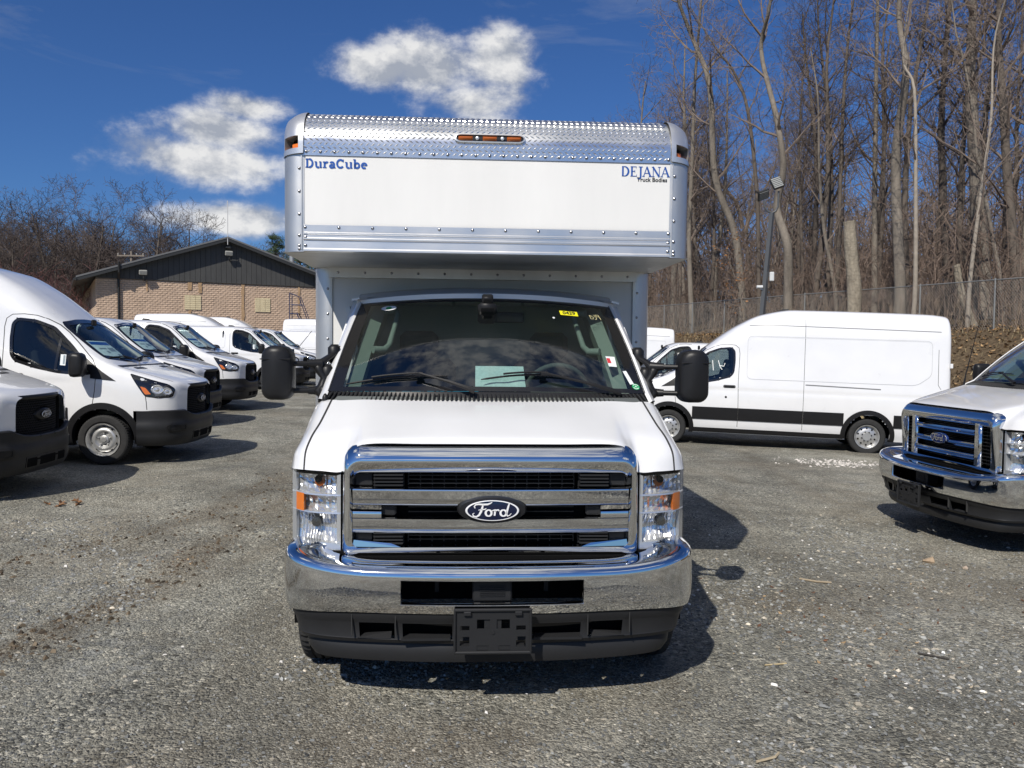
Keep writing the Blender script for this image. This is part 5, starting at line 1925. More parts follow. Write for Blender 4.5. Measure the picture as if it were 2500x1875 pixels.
def van_surface(roof, length):
    st = VAN_FRONT + (LOW if roof == 'low' else HIGH)
    last = st[-1][1]
    def sh(k, dz): return [(x*k, z-dz*max(0, (z-1)/1.7)) for x, z in last]
    st = st + [(length-.5, sh(1.0, .02)), (length-.10, sh(.985, .05)), (length-.03, sh(.965, .08)), (length, [(x*.90, .35+(z-.35)*.955) for x, z in sh(1, .08)])]
    ys = [s[0] for s in st]; ctrl = np.array([s[1] for s in st])
    Y = sorted(set([round(v, 3) for v in list(np.linspace(.03, .3, 12)) + list(np.arange(.3, 2.9, .03)) + list(np.arange(2.9, length-.12, .05)) + list(np.linspace(length-.12, length, 7))]))
    secs = interp(ys, ctrl, np.array(Y))
    rows = []
    for y, s in zip(Y, secs):
        c = catmull(s, 6); c[:, 0] = np.maximum(c[:, 0], 0); c[-1, 0] = 0
        # soft bone line along the flank
        h = np.exp(-((c[:, 1]-1.12)/.035)**2)*.008*min(1, max(0, (y-1.2)/.4))
        c[:, 0] -= h*(c[:, 0] > .9)
        right = [(x, y, z) for x, z in c]
        left = [(-x, y, z) for x, z in c[:-1]]
        rows.append(right+left[::-1])
    return rows


HL_OUT = round_poly([(.150, .930), (.128, 1.040), (.20, 1.100), (.42, 1.168), (.655, 1.240), (.54, 1.07), (.455, .945), (.30, .922)], [.03, .03, .03, .02, .01, .02, .03, .03])
DOORW = [(1.135, 1.235), (1.33, 1.225), (1.60, 1.245), (1.90, 1.305), (2.16, 1.385), (2.225, 1.47), (2.245, 1.70), (2.235, 1.90), (2.17, 1.965), (1.95, 1.945), (1.72, 1.855), (1.45, 1.610), (1.25, 1.400)]


def make_van(root, roof, wb, length, wheel='plain', fine=True, sheet=True):
    P = root
    rows = van_surface(roof, length)
    mb = MB().grid(rows)
    S = Surf(mb.v, mb.f)
    nc = len(rows[0])
    ax1, ax2 = 1.0, 1.0+wb
    AR = .435
    zc = .36
    dw = ccw(round_poly(DOORW, .05))
    wst = lambda x: 1.995-.085*(abs(x)/.76)**2
    wsb = lambda x: 1.392+.035*(abs(x)/.85)**2
    WS = [(-.80, 1.445), (-.4, 1.405), (0, 1.395), (.4, 1.405), (.80, 1.445), (.755, 1.65), (.700, 1.865), (.655, 1.925), (.3, 1.965), (0, 1.975), (-.3, 1.965), (-.655, 1.925), (-.700, 1.865), (-.755, 1.65)]
    ws = ccw(round_poly(WS, .03))
    ws_cut = offset_poly(ws, -.012); dw_cut = offset_poly(dw, -.008)
    faces = []
    for f in mb.f:
        c = sum((Vector(mb.v[i]) for i in f), Vector())/len(f)
        if abs(c.x) > .6 and c.z < .95 and any((c.y-a)**2+(c.z-zc)**2 < (AR-.02)**2 for a in (ax1, ax2)): continue
        if abs(c.x) > .72 and c.y > .9 and in_poly(c.y, c.z, dw_cut): continue
        if .85 < c.y < 1.78 and c.z > 1.36 and in_poly(c.x, c.z, ws_cut): continue
        if c.z < .74 and c.y < .60: continue
        faces.append(f)
    body = MB(); body.v = mb.v; body.f = faces
    # back wall
    r = rows[-1]
    body.f.append(tuple((len(rows)-1)*nc+j for j in range(nc)))
    r0 = rows[0]
    body.build('body', PAINT, P, 40)
    # front opening closed by a dark wall behind the grille
    MB().box((0, .16, .80), (1.30, .02, .44)).build('radiator_panel', VOID, P)
    # ---------------- glazing
    S.patch(ws, 'Y-', -.006, .07).build('windshield', GLASSV, P, 60)
    S.ring(ws, 'Y-', -.045, .010, .002, .05).build('windshield_seal', SHINYB, P, 50)
    for s, ax in ((1, 'X+'), (-1, 'X-')):
        S.patch(dw, ax, -.010, .07).build('door_glass', GLASSD, P, 60)
        S.ring(dw, ax, -.030, .010, .002, .04).build('window_seal', SHINYB, P, 50)
        S.line([(1.63, 1.235), (1.60, 1.76)], ax, .035, -.004).build('window_post', SHINYB, P)
        # doors, panels and other shut lines
        for ln in ([(2.33, .40), (2.33, .80), (2.315, 1.3), (2.33, 1.85), (2.31, 1.96), (2.24, 2.015), (2.10, 2.025), (1.95, 2.01), (1.82, 1.965), (1.68, 1.89), (1.55, 1.79), (1.40, 1.655), (1.25, 1.515), (1.16, 1.43), (1.10, 1.33), (1.09, 1.2), (1.10, 1.0), (1.13, .80)],
                   [(.452, .945), (.44, .86), (.432, .76)]):
            S.line(ln, ax, .009, .0012).build('shut_line', SEAM, P)
        if length > 5:
            top = 1.86 if roof == 'low' else 2.20
            for k, ln in enumerate(([(3.55, .40), (3.55, top+.05)],)):
                S.line(ln+([(3.55, 2.55)] if roof != 'low' else []), ax, .008, .0012).build('shut_line', SEAM, P)
            pan = round_poly([(2.48, 1.36), (length-.62, 1.36), (length-.36, 1.55), (length-.36, top), (2.48, top)], .10, 5)
            S.ring(pan, ax, -.012, .0, .003, .10).build('panel_crease', PAINT, P, 30)
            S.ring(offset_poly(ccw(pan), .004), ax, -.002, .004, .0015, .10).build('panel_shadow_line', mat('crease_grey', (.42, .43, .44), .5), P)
            if roof != 'low':
                S.line([(2.5, 2.41), (3.2, 2.425), (length-.2, 2.385)], ax, .014, .002).build('drip_channel', mat('channel_grey', (.16, .165, .17), .5), P)
            S.line([(length-.19, 1.30), (length-.24, 1.38), (length-.24, 2.05)], ax, .008, .0012).build('shut_line', SEAM, P)
            S.patch(rrect(length-.15, length-.045, .88, 1.28, .03), ax, .006, .08, .01).build('tail_lamp', REDL, P, 40)
            S.line([(3.58, 1.285), (length-1.25, 1.255)], ax, .022, .0015).build('slide_rail', mat('channel_grey', (.2, .2, .2), .5), P)
        # cladding along the flank
        for (y0, y1) in ((ax1+AR+.015, 2.325), (2.335, 3.545), (3.555, ax2-AR-.015), (ax2+AR+.015, length-.08)):
            if y1-y0 < .1: continue
            S.patch([(y0, .53), (y1, .53), (y1, .775), (y0, .775)], ax, .014, .10, .016).build('side_cladding', BLACKP, P, 40)
        S.patch([(ax1+AR, .27), (ax2-AR, .27), (ax2-AR, .36), (ax1+AR, .36)], ax, .006, .15, .01).build('sill_cover', BLACKP, P, 40)
        # wheel arches
        for a in (ax1, ax2):
            arch = [(a+AR*math.cos(rad(t)), zc+AR*math.sin(rad(t))) for t in range(-14, 195, 6)]
            aa = []; bb = []; cc = []; dd = []
            for (yy, zz) in arch:
                d = Vector((yy-a, zz-zc)).normalized()
                o1 = (yy+d.x*.055, zz+d.y*.055); i1 = (yy-d.x*.03, zz-d.y*.03)
                aa.append(S.hit(o1, ax, .004)[0]); bb.append(S.hit(o1, ax, .018)[0]); cc.append(S.hit(i1, ax, .022)[0])
                h = S.hit(i1, ax, .022)[0]; dd.append(Vector((h.x-.10*s, h.y, h.z)))
            MB().grid([aa, bb, cc, dd]).build('arch_moulding', BLACKP, P, 40)
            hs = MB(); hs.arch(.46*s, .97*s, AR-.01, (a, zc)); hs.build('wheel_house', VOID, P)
        # sail panel and mirror
        sail = [(.83, 1.145), (1.16, 1.175), (1.165, 1.24), (1.30, 1.47), (1.22, 1.43), (1.02, 1.27)]
        S.patch(sail, ax, .008, .06, .01).build('mirror_sail', BLACKP, P, 40)
        mc = Vector((1.20*s, 1.23, 1.36))
        m = MB()
        rws = []
        for (dy, k) in ((.09, .82), (.07, .96), (.03, 1.0), (-.02, .97), (-.06, .86), (-.085, .62), (-.09, .02)):
            rws.append([mc+Vector((px*k+.012*s*(dy < -.05), dy, pz*k)) for px, pz in rrect(-.115, .115, -.165, .165, [.05, .06, .06, .05], 4)])
        m.grid(rws, closed=True); m.f.append(tuple(range(len(rws[0]))))
        mo = m.build('mirror', BLACKP, P, 50)
        MB().hull([(1.0*s, 1.20, 1.24), (1.0*s, 1.30, 1.24), (1.14*s, 1.20, 1.20), (1.14*s, 1.28, 1.20), (1.0*s, 1.20, 1.34), (1.14*s, 1.2, 1.31), (1.14*s, 1.28, 1.31), (1.0*s, 1.3, 1.34)]).build('mirror_arm', BLACKP, mo)
        # handle
        h = S.hit((2.15, 1.195), ax, .012)[0]
        MB().box(h, (.03, .20, .035), bevel=.012).build('door_handle', BLACKP, P, 40)
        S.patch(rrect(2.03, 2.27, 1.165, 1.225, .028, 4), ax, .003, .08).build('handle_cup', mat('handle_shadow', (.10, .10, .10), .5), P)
        S.patch([(2.09+.022*math.cos(2*PI*i/14), .985+.022*math.sin(2*PI*i/14)) for i in range(14)], ax, .004, .05).build('door_lock', BLACKP, P)
        # headlamp
        lam = S.patch(HL_OUT, ax, .002, .04).build('headlamp', SHINYB, P, 50)
        S.ring(HL_OUT, ax, -.006, .006, .005, .05, .006).build('lamp_edge', SHINYB, lam, 40)
        am = round_poly([(.520, 1.075), (.455, 1.058), (.385, .972), (.452, .968), (.478, 1.0)], .01)
        S.patch(am, ax, .006, .05, .005).build('amber_lens', AMBER, lam, 40)
        rm = mat('lamp_reflector', (.90, .89, .87), .16, metal=.75)
        for (cy_, cz_, r_) in ((.315, 1.035, .058), (.205, 1.01, .045)):
            hh, nn = S.hit((cy_, cz_), ax, .004)
            q = nn.to_track_quat('Z', 'Y')
            b = MB()
            rw = [[hh + q @ Vector((math.cos(t)*r_*k*1.25, math.sin(t)*r_*k, -d)) for t in [2*PI*i/18 for i in range(18)]] for (k, d) in ((1.12, .0), (1.0, -.006), (.86, -.002), (.62, .001), (.35, -.002), (.2, -.008), (.01, -.010))]
            b.grid(rw, closed=True); b.build('reflector', rm, lam, 30)
        S.patch(round_poly([(.37, 1.105), (.18, 1.055), (.17, .955), (.34, .945)], .02), ax, .0035, .05).build('lamp_insert', mat('lamp_grey', (.20, .21, .22), .15, metal=.8), lam, 50)
        S.patch(offset_poly(ccw(HL_OUT), -.004), ax, .014, .05).build('lens', LENS, lam, 60)
    # ---------------- hood
    hood_gap = [(-.80, .47), (-.74, .22), (-.62, .10), (-.40, .065), (0, .055), (.40, .065), (.62, .10), (.74, .22), (.80, .47)]
    for s in (-1, 1):
        S.line([(.855*s, .865), (.835*s, .70), (.80*s, .50), (.76*s, .30), (.70*s, .17)], 'Z', .008, .0015).build('hood_gap', SEAM, P)
        v = round_poly([(.30*s, .66), (.62*s, .69), (.60*s, .755), (.32*s, .735)], .015)
        S.patch(v, 'Z', .0035, .06).build('hood_vent', BLACKP, P)
        # wiper
        w = MB()
        pts = [S.hit((x*s, 1.40+dz), 'Y-', .014)[0] for x, dz in ((.10, .03), (.40, .055), (.72, .05))]
        w.tube(pts, .009, 5); w.tube([pts[1]+Vector((0, -.01, .02)), S.hit((.05*s, 1.385), 'Y-', .03)[0]], [.008, .014], 5)
        w.build('wiper', BLACKP, P)
    S.patch([(-.83, .80), (.83, .80), (.85, .865), (.4, .845), (0, .84), (-.4, .845), (-.85, .865)], 'Z', .003, .06).build('cowl', BLACKP, P)
    # ---------------- bumper
    half = [tuple(p) for p in catmull(np.array([(0, -.045), (.30, -.038), (.52, -.010), (.70, .055), (.83, .16), (.925, .33), (.985, .56)]), 6)]
    plan = [(-x, y) for x, y in reversed(half[1:])]+half
    sec = [(.05, .752, 1), (.008, .748, 1), (-.004, .735, 1), (.006, .64, 1), (.004, .575, 1), (-.008, .555, 1), (-.006, .47, 1), (.006, .44, 1), (.0, .40, 1), (.015, .31, 1), (.05, .255, .985), (.12, .245, .96)]
    zb_ = lambda x, z: -.085*max(0, 1-(abs(x)/.62)**4) if z > .70 else (-.03*max(0, 1-(abs(x)/.62)**4) if z > .6 else 0)
    sweep_front(sec, plan, zb_).build('front_bumper', GREYP, P, 40)
    BS = MB(); bb = sweep_front(sec, plan, zb_); BSs = Surf(bb.v, bb.f)
    op = rrect(-.42, .42, .325, .425, .02, 3)
    BSs.patch(op, 'Y-', .003, .05).build('lower_grille', VOID, P)
    BSs.ring(op, 'Y-', -.002, .012, .006, .05, .006).build('lower_grille_rim', BLACKP, P)
    for x in (-.2, .2): BSs.line([(x, .32), (x, .43)], 'Y-', .06, .006).build('lower_grille_post', GREYP, P)
    for s in (-1, 1):
        fo = round_poly([(.62*s, .46), (.62*s, .55), (.80*s, .56), (.86*s, .53), (.84*s, .455)], .03)
        BSs.ring(ccw(fo), 'Y-', -.012, .012, .008, .04, .008).build('lamp_pocket_rim', BLACKP, P, 40)
        BSs.patch(ccw(fo), 'Y-', .002, .05).build('lamp_pocket', BLACKP, P, 40)
        for z in (.635, .66): BSs.patch(rrect(.16*s-.006, .16*s+.006, z, z+.02, .002, 1), 'Y-', .002, .05).build('plate_hole', VOID, P)
    # ---------------- grille
    gz0, gz1 = .635, 1.085
    go = [(-.42, gz0), (.42, gz0), (.50, gz0+.07), (.545, gz1-.10), (.47, gz1), (-.47, gz1), (-.545, gz1-.10), (-.50, gz0+.07)]
    go = round_poly(go, .03)
    gy = lambda x: .004+.15*(abs(x)/.6)**2.2
    def gp(q, d): return Vector((q[0], gy(q[0])-d, q[1]))
    g = MB()
    dn = densify(ccw(go), .05)
    o1 = offset_poly(dn, .018); i1 = offset_poly(dn, -.028)
    g.grid([[gp(q, -.04) for q in o1], [gp(q, .022) for q in o1], [gp(q, .032) for q in dn], [gp(q, .022) for q in i1], [gp(q, -.02) for q in i1]], closed=True)
    gr = g.build('grille_frame', BLACKP, P, 40)
    pb = MB()
    NX = 24
    pb.grid([[gp((x, z), -.030) for x in [-.52+1.04*i/NX for i in range(NX+1)]] for z in (gz0, gz1)])
    pb.build('grille_back', VOID, gr)
    if fine:
        hx = MB(); a = .0175; inn = offset_poly(dn, -.02)
        rowsn = int((gz1-gz0)/(a*1.5))+2
        for j in range(rowsn):
            for i in range(-19, 20):
                cx = (i+.5*(j % 2))*a*math.sqrt(3); cz = gz0+j*a*1.5
                if not in_poly(cx, cz, inn): continue
                if (cx/.19)**2+((cz-.880)/.075)**2 < 1: continue
                ang = [PI/6+PI/3*k for k in range(6)]
                lo_ = [gp((cx+a*math.cos(t)*.97, cz+a*math.sin(t)*.97), .0) for t in ang]
                li = [gp((cx+a*.74*math.cos(t), cz+a*.74*math.sin(t)), .002) for t in ang]
                lb = [p+Vector((0, .025, 0)) for p in li]
                hx.grid([lo_, li, lb], closed=True)
        tag(hx.build('grille_mesh', BLACKP, gr), kind='stuff')
    pod = MB()
    ell = lambda a_, b_, d: [gp((math.cos(2*PI*i/28)*a_, .880+math.sin(2*PI*i/28)*b_), d) for i in range(28)]
    pod.grid([ell(.185, .075, -.02), ell(.165, .065, .012), ell(.12, .05, .022), ell(.001, .001, .022)], closed=True)
    pod.build('badge_pod', BLACKP, P, 40)
    emblem(P, (0, gy(0)-.030, .880), .205, .082, 0, mat('badge_black', (.010, .011, .014), .2))
    # ---------------- cabin
    MB().box((0, 1.22, 1.22), (1.80, .62, .16), bevel=.05).build('dashboard', DASH, P, 40)
    for s in (-1, 1):
        st = MB()
        st.box((.45*s, 2.05, 1.22), (.50, .15, .66), Matrix.Rotation(-.22, 3, 'X'), bevel=.05)
        st.box((.45*s, 1.80, .92), (.50, .48, .16), bevel=.05)
        st.box((.45*s, 2.14, 1.63), (.26, .10, .18), Matrix.Rotation(-.2, 3, 'X'), bevel=.04)
        st.build('seat', SEAT, P, 40)
        a = [S.hit((.75*s, z), 'Y-', -.05)[0] for z in (1.45, 1.6, 1.75, 1.88)]
        MB().tube([p+Vector((-.05*s, .03, 0)) for p in a], [.03, .035, .035, .03], 6).build('pillar_trim', TRIM, P, 60)
    M = Matrix.Translation((.42, 1.52, 1.27)) @ Matrix.Rotation(rad(-58), 4, 'X')
    rws = [[M @ Vector(((.19+.016*math.cos(b))*math.cos(t), (.19+.016*math.cos(b))*math.sin(t), .016*math.sin(b))) for b in [2*PI*k/6 for k in range(6)]] for t in [2*PI*k/24 for k in range(25)]]
    sw = MB().grid(rws, closed=True); sw.tube([M @ Vector((-.18, 0, 0)), M @ Vector((.18, 0, 0))], .02, 6); sw.tube([M @ Vector((0, 0, 0)), (.42, 1.36, 1.2)], .03, 6)
    sw.build('steering_wheel', DASH, P, 50)
    MB().box((0, 1.9, .60), (1.8, 1.6, .03)).build('cab_floor', VOID, P)
    if roof == 'low': MB().box((0, 2.55, 1.25), (1.85, .03, 1.35)).build('bulkhead', GREYP, P)
    else: MB().box((0, 2.60, 1.30), (1.80, .03, 1.45)).build('bulkhead', GREYP, P)
    MB().box((0, 1.55, 1.94), (.10, .05, .09), bevel=.015).build('rear_view_mirror', BLACKP, P)
    if sheet:
        pts = [(-.10, 1.50), (-.58, 1.515), (-.56, 1.70), (-.10, 1.70)]
        sh = S.patch([(-.70, 1.465), (-.20, 1.445), (-.20, 1.69), (-.665, 1.70)], 'Y-', -.022, .07).build('price_sheet', mat('price_sheet', (.70, .80, .80), .8, var=.16, vscale=26), P)
        S.patch([(-.655, 1.645), (-.22, 1.635), (-.22, 1.678), (-.650, 1.685)], 'Y-', -.020, .07).build('price_sheet_print', BLUEI, P)
        for (x0, x1, z0, z1) in ((.24, .40, 1.55, 1.60), (.46, .52, 1.53, 1.56), (.24, .34, 1.48, 1.51), (.44, .60, 1.58, 1.60)):
            S.patch([(-x1, z0), (-x0, z0), (-x0, z1), (-x1, z1)], 'Y-', -.020, .1).build('price_sheet_print', mat('print_grey', (.25, .30, .33), .8), P)
        pr = 'X+'
        for s, ax in ((1, 'X+'), (-1, 'X-')):
            S.patch([(1.50, 1.34), (1.57, 1.345), (1.575, 1.49), (1.505, 1.49)], ax, -.004, .1).build('window_label', PAPER, P)
            S.patch([(1.512, 1.36), (1.535, 1.362), (1.538, 1.48), (1.515, 1.478)], ax, -.002, .1).build('window_label_print', mat('print_grey', (.25, .30, .33), .8), P)
    # roof marker and running gear
    MB().hull([(-.03, 2.62, 0), (.03, 2.62, 0), (-.04, 2.86, 0), (.04, 2.86, 0), (-.025, 2.72, .045), (.025, 2.72, .045), (-.025, 2.84, .05), (.025, 2.84, .05)]).mesh('x', BLACKP)
    yy = 2.5 if roof == 'low' else 3.2
    hz = S.hit((0, yy), 'Z', 0)[0].z
    MB().hull([(-.03, yy-.12, hz-.01), (.03, yy-.12, hz-.01), (-.04, yy+.13, hz-.01), (.04, yy+.13, hz-.01), (-.025, yy, hz+.04), (.025, yy, hz+.04), (-.025, yy+.11, hz+.045), (.025, yy+.11, hz+.045)]).build('roof_aerial', BLACKP, P)
    R = .345
    for s in (-1, 1):
        add_wheel(P, .885*s, ax1, R, .225, .228, wheel, s)
        add_wheel(P, .885*s, ax2, R, .225, .228, wheel, s)
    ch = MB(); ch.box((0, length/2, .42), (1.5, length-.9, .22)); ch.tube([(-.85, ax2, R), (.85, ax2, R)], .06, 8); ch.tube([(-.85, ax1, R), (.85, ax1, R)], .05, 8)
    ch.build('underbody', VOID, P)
    MB().box((0, length+.02, .42), (1.8, .16, .20), bevel=.04).build('rear_bumper', BLACKP, P, 40)
    for s in (-1, 1):
        if roof != 'low':
            w = round_poly([(.10*s, 1.35), (.72*s, 1.35), (.68*s, 1.95), (.10*s, 1.97)], .06)
            MB().prism(ccw(w), 'Y', length+.004, length+.014).build('rear_window', SHINYB, P)
        for z in (.95, 1.75):
            MB().box((.965*s, length-.02, z), (.03, .05, .09), bevel=.008).build('door_hinge', PAINT, P)


def place(o, x, y, ang):
    """nose centre at (x, y); stand the wheels on the ground"""
    o.rotation_mode = 'XYZ'
    a = rad(ang)
    bx, by = -math.sin(a), math.cos(a)          # towards the tail
    z0 = ground_z(x+bx*1.0, y+by*1.0); z1 = ground_z(x+bx*4.4, y+by*4.4)
    o.location = (x, y, z0-(z1-z0)*.3)
    o.rotation_euler = (math.atan2(z1-z0, 3.4), 0, a)


LA = 93.4
GL = 'white vans parked in the row beside the building'
hi = thing('panel_van', 'tall-roofed white panel van with bar-code label on its cab door window', 'van')
make_van(hi, 'high', 3.30, 5.53)
place(hi, -4.62, 12.25, LA)
lo = thing('panel_van', 'white van of which only hood, honeycomb grille and black bumper show', 'van')
make_van(lo, 'low', 3.30, 5.53)
place(lo, -5.28, 9.30, LA)


def more(src, x, y, ang, label):
    c = copy_tree(src)
    c['label'] = label
    place(c, x, y, ang)
    return c


more(lo, -6.0, 16.6, LA, 'low-roofed white panel van tucked close behind the tall-roofed van, windshield sheet showing')
more(lo, -6.35, 20.2, LA, 'low-roofed white panel van with amber headlamp corner, just before the bare gap in the row')
more(lo, -7.0, 28.2, LA, 'low-roofed white panel van whose closed flank and cab door show behind the truck mirror')
v6 = more(lo, -7.2, 31.4, LA, 'low-roofed white panel van of which a strip of windshield shows past its neighbour')
more(hi, -10.7, 36.5, LA, 'tall-roofed white van whose long roof shows below the pale wall patch')
more(hi, -10.6, 40.5, LA, 'tall-roofed white van whose curved brow shows under the brown wall stain')
more(lo, -5.0, 37.0, 93, 'low-roofed white van below the blue ladder, its flank panel showing')
more(hi, -5.9, 42.0, 93, 'tall-roofed white van standing at the foot of the blue ladder')

ev = thing('panel_van', 'long tall-roofed white panel van with 41 written on its cab glass', 'van')
make_van(ev, 'high', 3.75, 6.20, 'truck', True, False)
place(ev, 2.36, 17.75, -101.5)
more(lo, 2.45, 22.6, -95, 'low-roofed white van half hidden between the box truck and the long van')
more(hi, 1.0, 34.5, -94, 'white van of which only a roof strip shows behind the box truck mirror')


def van_writing(P):
    rows = van_surface('high', 6.20); mb = MB().grid(rows); S = Surf(mb.v, mb.f)
    wm = mat('white_marker', (.75, .76, .74), .7)
    fn = lambda y0, z0: (lambda q: S.hit((y0+q[0], z0+q[1]), 'X+', .004)[0])
    strokes([[(-.05, .10), (-.03, -.10)], [(.06, .10), (.10, -.03), (.14, -.08)], [(.19, .05), (.17, -.01), (.08, .0)]], .013, fn=fn(1.86, 1.60)).build('glass_writing', wm, P)
    fw = lambda x0, z0: (lambda q: S.hit((x0+q[0], z0+q[1]), 'Y-', .003)[0])
    strokes([[(-.10, .07), (-.09, .01), (.0, .02)], [(-.01, .08), (-.03, -.08)], [(.07, .08), (.06, -.08)]], .010, fn=fw(.45, 1.56)).build('glass_writing', wm, P)


van_writing(ev)
MB().tube([(.2, .92, 1.42), (.2, .62, 1.80), (.2, .45, 2.02)], .012, 5).build('raised_wiper', BLACKP, v6)
# ================================================================== block building
BO = Vector((-22.6, 45.0, 0)); BA = rad(29.0)
BU = Vector((math.cos(BA), math.sin(BA), 0)); BV = Vector((-math.sin(BA), math.cos(BA), 0))   # along the gable wall, into the building
BW, BL, BH = 13.6, 24.0, 5.25
bld = thing('block_building', 'long tan split-face block building with dark board gable and low roof', 'building', BO, BA)
PEAK = 7.72; EAVE = 5.42
blockm = mat('split_block', (.56, .415, .305), .92, var=.12, vscale=1.6, bump=.6, bscale=22, bdist=.015)
MORT = mat('block_mortar', (.38, .285, .215), .95, var=.1)
MB().box((BW/2, BL/2+.02, BH/2), (BW-.04, BL-.04, BH)).build('wall', MORT, bld)
rb = random.Random(4)
bk = MB()
bh, bw = .118, .26
for j in range(int(BH/bh)):
    for i in range(int(BW/bw)+1):
        x0 = i*bw-(bw/2 if j % 2 else 0); x1 = min(x0+bw-.012, BW); x0 = max(x0, 0)
        if x1-x0 < .05: continue
        z0 = j*bh; z1 = z0+bh-.014; d = .008+rb.uniform(0, .016)
        xm = (x0+x1)/2+rb.uniform(-.06, .06); zm = (z0+z1)/2
        bk.add([(x0, 0, z0), (x1, 0, z0), (x1, 0, z1), (x0, 0, z1), (xm, -d, zm)], [(0, 1, 4), (1, 2, 4), (2, 3, 4), (3, 0, 4)])
    for i in range(int(9/bw)):
        y0 = i*bw-(bw/2 if j % 2 else 0); y1 = y0+bw-.012; y0 = max(y0, 0)
        if y1-y0 < .05: continue
        z0 = j*bh; z1 = z0+bh-.014; d = .008+rb.uniform(0, .016)
        bk.add([(0, y1, z0), (0, y0, z0), (0, y0, z1), (0, y1, z1), (-d, (y0+y1)/2, (z0+z1)/2)], [(0, 1, 4), (1, 2, 4), (2, 3, 4), (3, 0, 4)])
tag(bk.build('face_blocks', blockm, bld), kind='stuff')
# gable boards
boardm = mat('charcoal_board', (.062, .062, .060), .6, var=.12, vscale=3, vstretch=(1, 1, .3))
def roof_z(x): return EAVE+(PEAK-EAVE)*(1-abs(x-BW/2)/(BW/2))
nb = 48; w = (BW+.02)/nb
for i in range(nb):
    x0 = i*w-.01; x1 = x0+w-.016
    m = MB(); m.prism([(x0, BH-.02), (x1, BH-.02), (x1, roof_z(x1)), (x0, roof_z(x0))], 'Y', -.075, -.03)
    m.build('gable_board', boardm, bld)
MB().prism([(0, BH), (BW, BH), (BW, roof_z(BW)), (BW/2, PEAK), (0, roof_z(0))], 'Y', -.028, .1).build('gable_backing', VOID, bld)
# roof slabs, barge boards
roofm = mat('roof_shingle', (.10, .10, .10), .85, var=.15)
fas = mat('fascia', (.035, .036, .036), .5)
ov, th = .95, .10
for s in (-1, 1):
    e = -ov if s < 0 else BW+ov
    ze = roof_z(0)-(PEAK-EAVE)/(BW/2)*ov
    p = [(BW/2, PEAK+.02), (e, ze+.02), (e, ze+.02+th), (BW/2, PEAK+.02+th)]
    MB().prism(p, 'Y', -.55, BL).build('roof', roofm, bld)
    q = [(BW/2, PEAK-.12), (e, ze-.12), (e, ze+.06), (BW/2, PEAK+.06)]
    MB().prism(q, 'Y', -.60, -.555).build('barge_board', fas, bld)
    MB().prism([(BW/2, PEAK+.06), (e, ze+.06), (e, ze+.15), (BW/2, PEAK+.15)], 'Y', -.62, -.56).build('barge_flashing', mat('flashing', (.16, .16, .16), .45), bld)
    MB().box((e+.05*s, BL/2, ze-.02), (.12, BL+1.5, .13)).build('gutter', fas, bld)
# wall details
MB().tube([(1.12, -.10, 0), (1.12, -.10, 5.2), (1.12, -.58, 5.55), (1.12, -.65, 6.1)], .065, 8).build('downspout', mat('pipe_black', (.02, .02, .02), .45), bld)
patchm = mat('pale_patch', (.66, .56, .36), .9, var=.12, vscale=3, bump=.5, bscale=20, bdist=.02)
for (x, z) in ((4.95, 4.05), (8.85, 4.03)):
    m = MB(); r2 = random.Random(7)
    for j in range(7):
        for i in range(3):
            x0 = x-.44+i*.30; z0 = z-.40+j*.118
            m.box((x0+.14, -.038, z0+.055), (.285, .02, .106))
    m.build('wall_patch', patchm, bld)
stain = mat('rust_stain', (.42, .28, .16), .95, var=.2)
for (x, z0, z1, w_) in ((4.78, 2.6, 3.62, .14), (4.8, 4.75, 5.2, .22), (5.35, 4.6, 5.2, .2), (7.72, 2.0, 5.2, .17), (11.0, 3.6, 5.2, .10), (2.55, 4.6, 5.2, .08)):
    m = MB(); r3 = random.Random(int(x*10)); n = 14
    m.grid([[(x-w_/2+r3.uniform(-.03, .03), -.046, z0+(z1-z0)*k/n) for k in range(n+1)], [(x+w_/2+r3.uniform(-.03, .03), -.046, z0+(z1-z0)*k/n) for k in range(n+1)]])
    m.build('wall_stain', stain, bld)
def flood(x, z):
    m = MB(); m.tube([(x+.12, -.08, z-.42), (x+.05, -.25, z-.46), (x, -.38, z-.32), (x, -.38, z-.16)], .03, 6)
    o = m.build('flood_lamp', fas, bld)
    MB().box((x-.02, -.42, z-.02), (.42, .16, .26), Matrix.Rotation(.35, 3, 'X'), bevel=.03).build('lamp_head', mat('lamp_grey_case', (.30, .30, .28), .5), o)
flood(2.35, 5.62); flood(BW/2+.10, 6.95)
MB().box((BW/2+.05, -.30, 7.28), (.34, .3, .14), bevel=.02).build('flood_lamp', fas, bld)
MB().tube([(BW/2-.02, -.6, 7.4), (BW/2-.02, -.6, 9.9)], .022, 6).build('whip_aerial', mat('aerial_white', (.55, .55, .55), .5), bld)
ch = MB().tube([(11.6, 4.0, 6.4), (11.6, 4.0, 8.0)], .17, 12); ch.build('flue', mat('galvanised', (.42, .43, .42), .45, metal=.6), bld, 40)
MB().tube([(11.6, 4.0, 7.7), (11.6, 4.0, 8.15)], .19, 12).build('flue_cap', mat('rusty_cap', (.22, .10, .05), .8, var=.3), bld, 40)

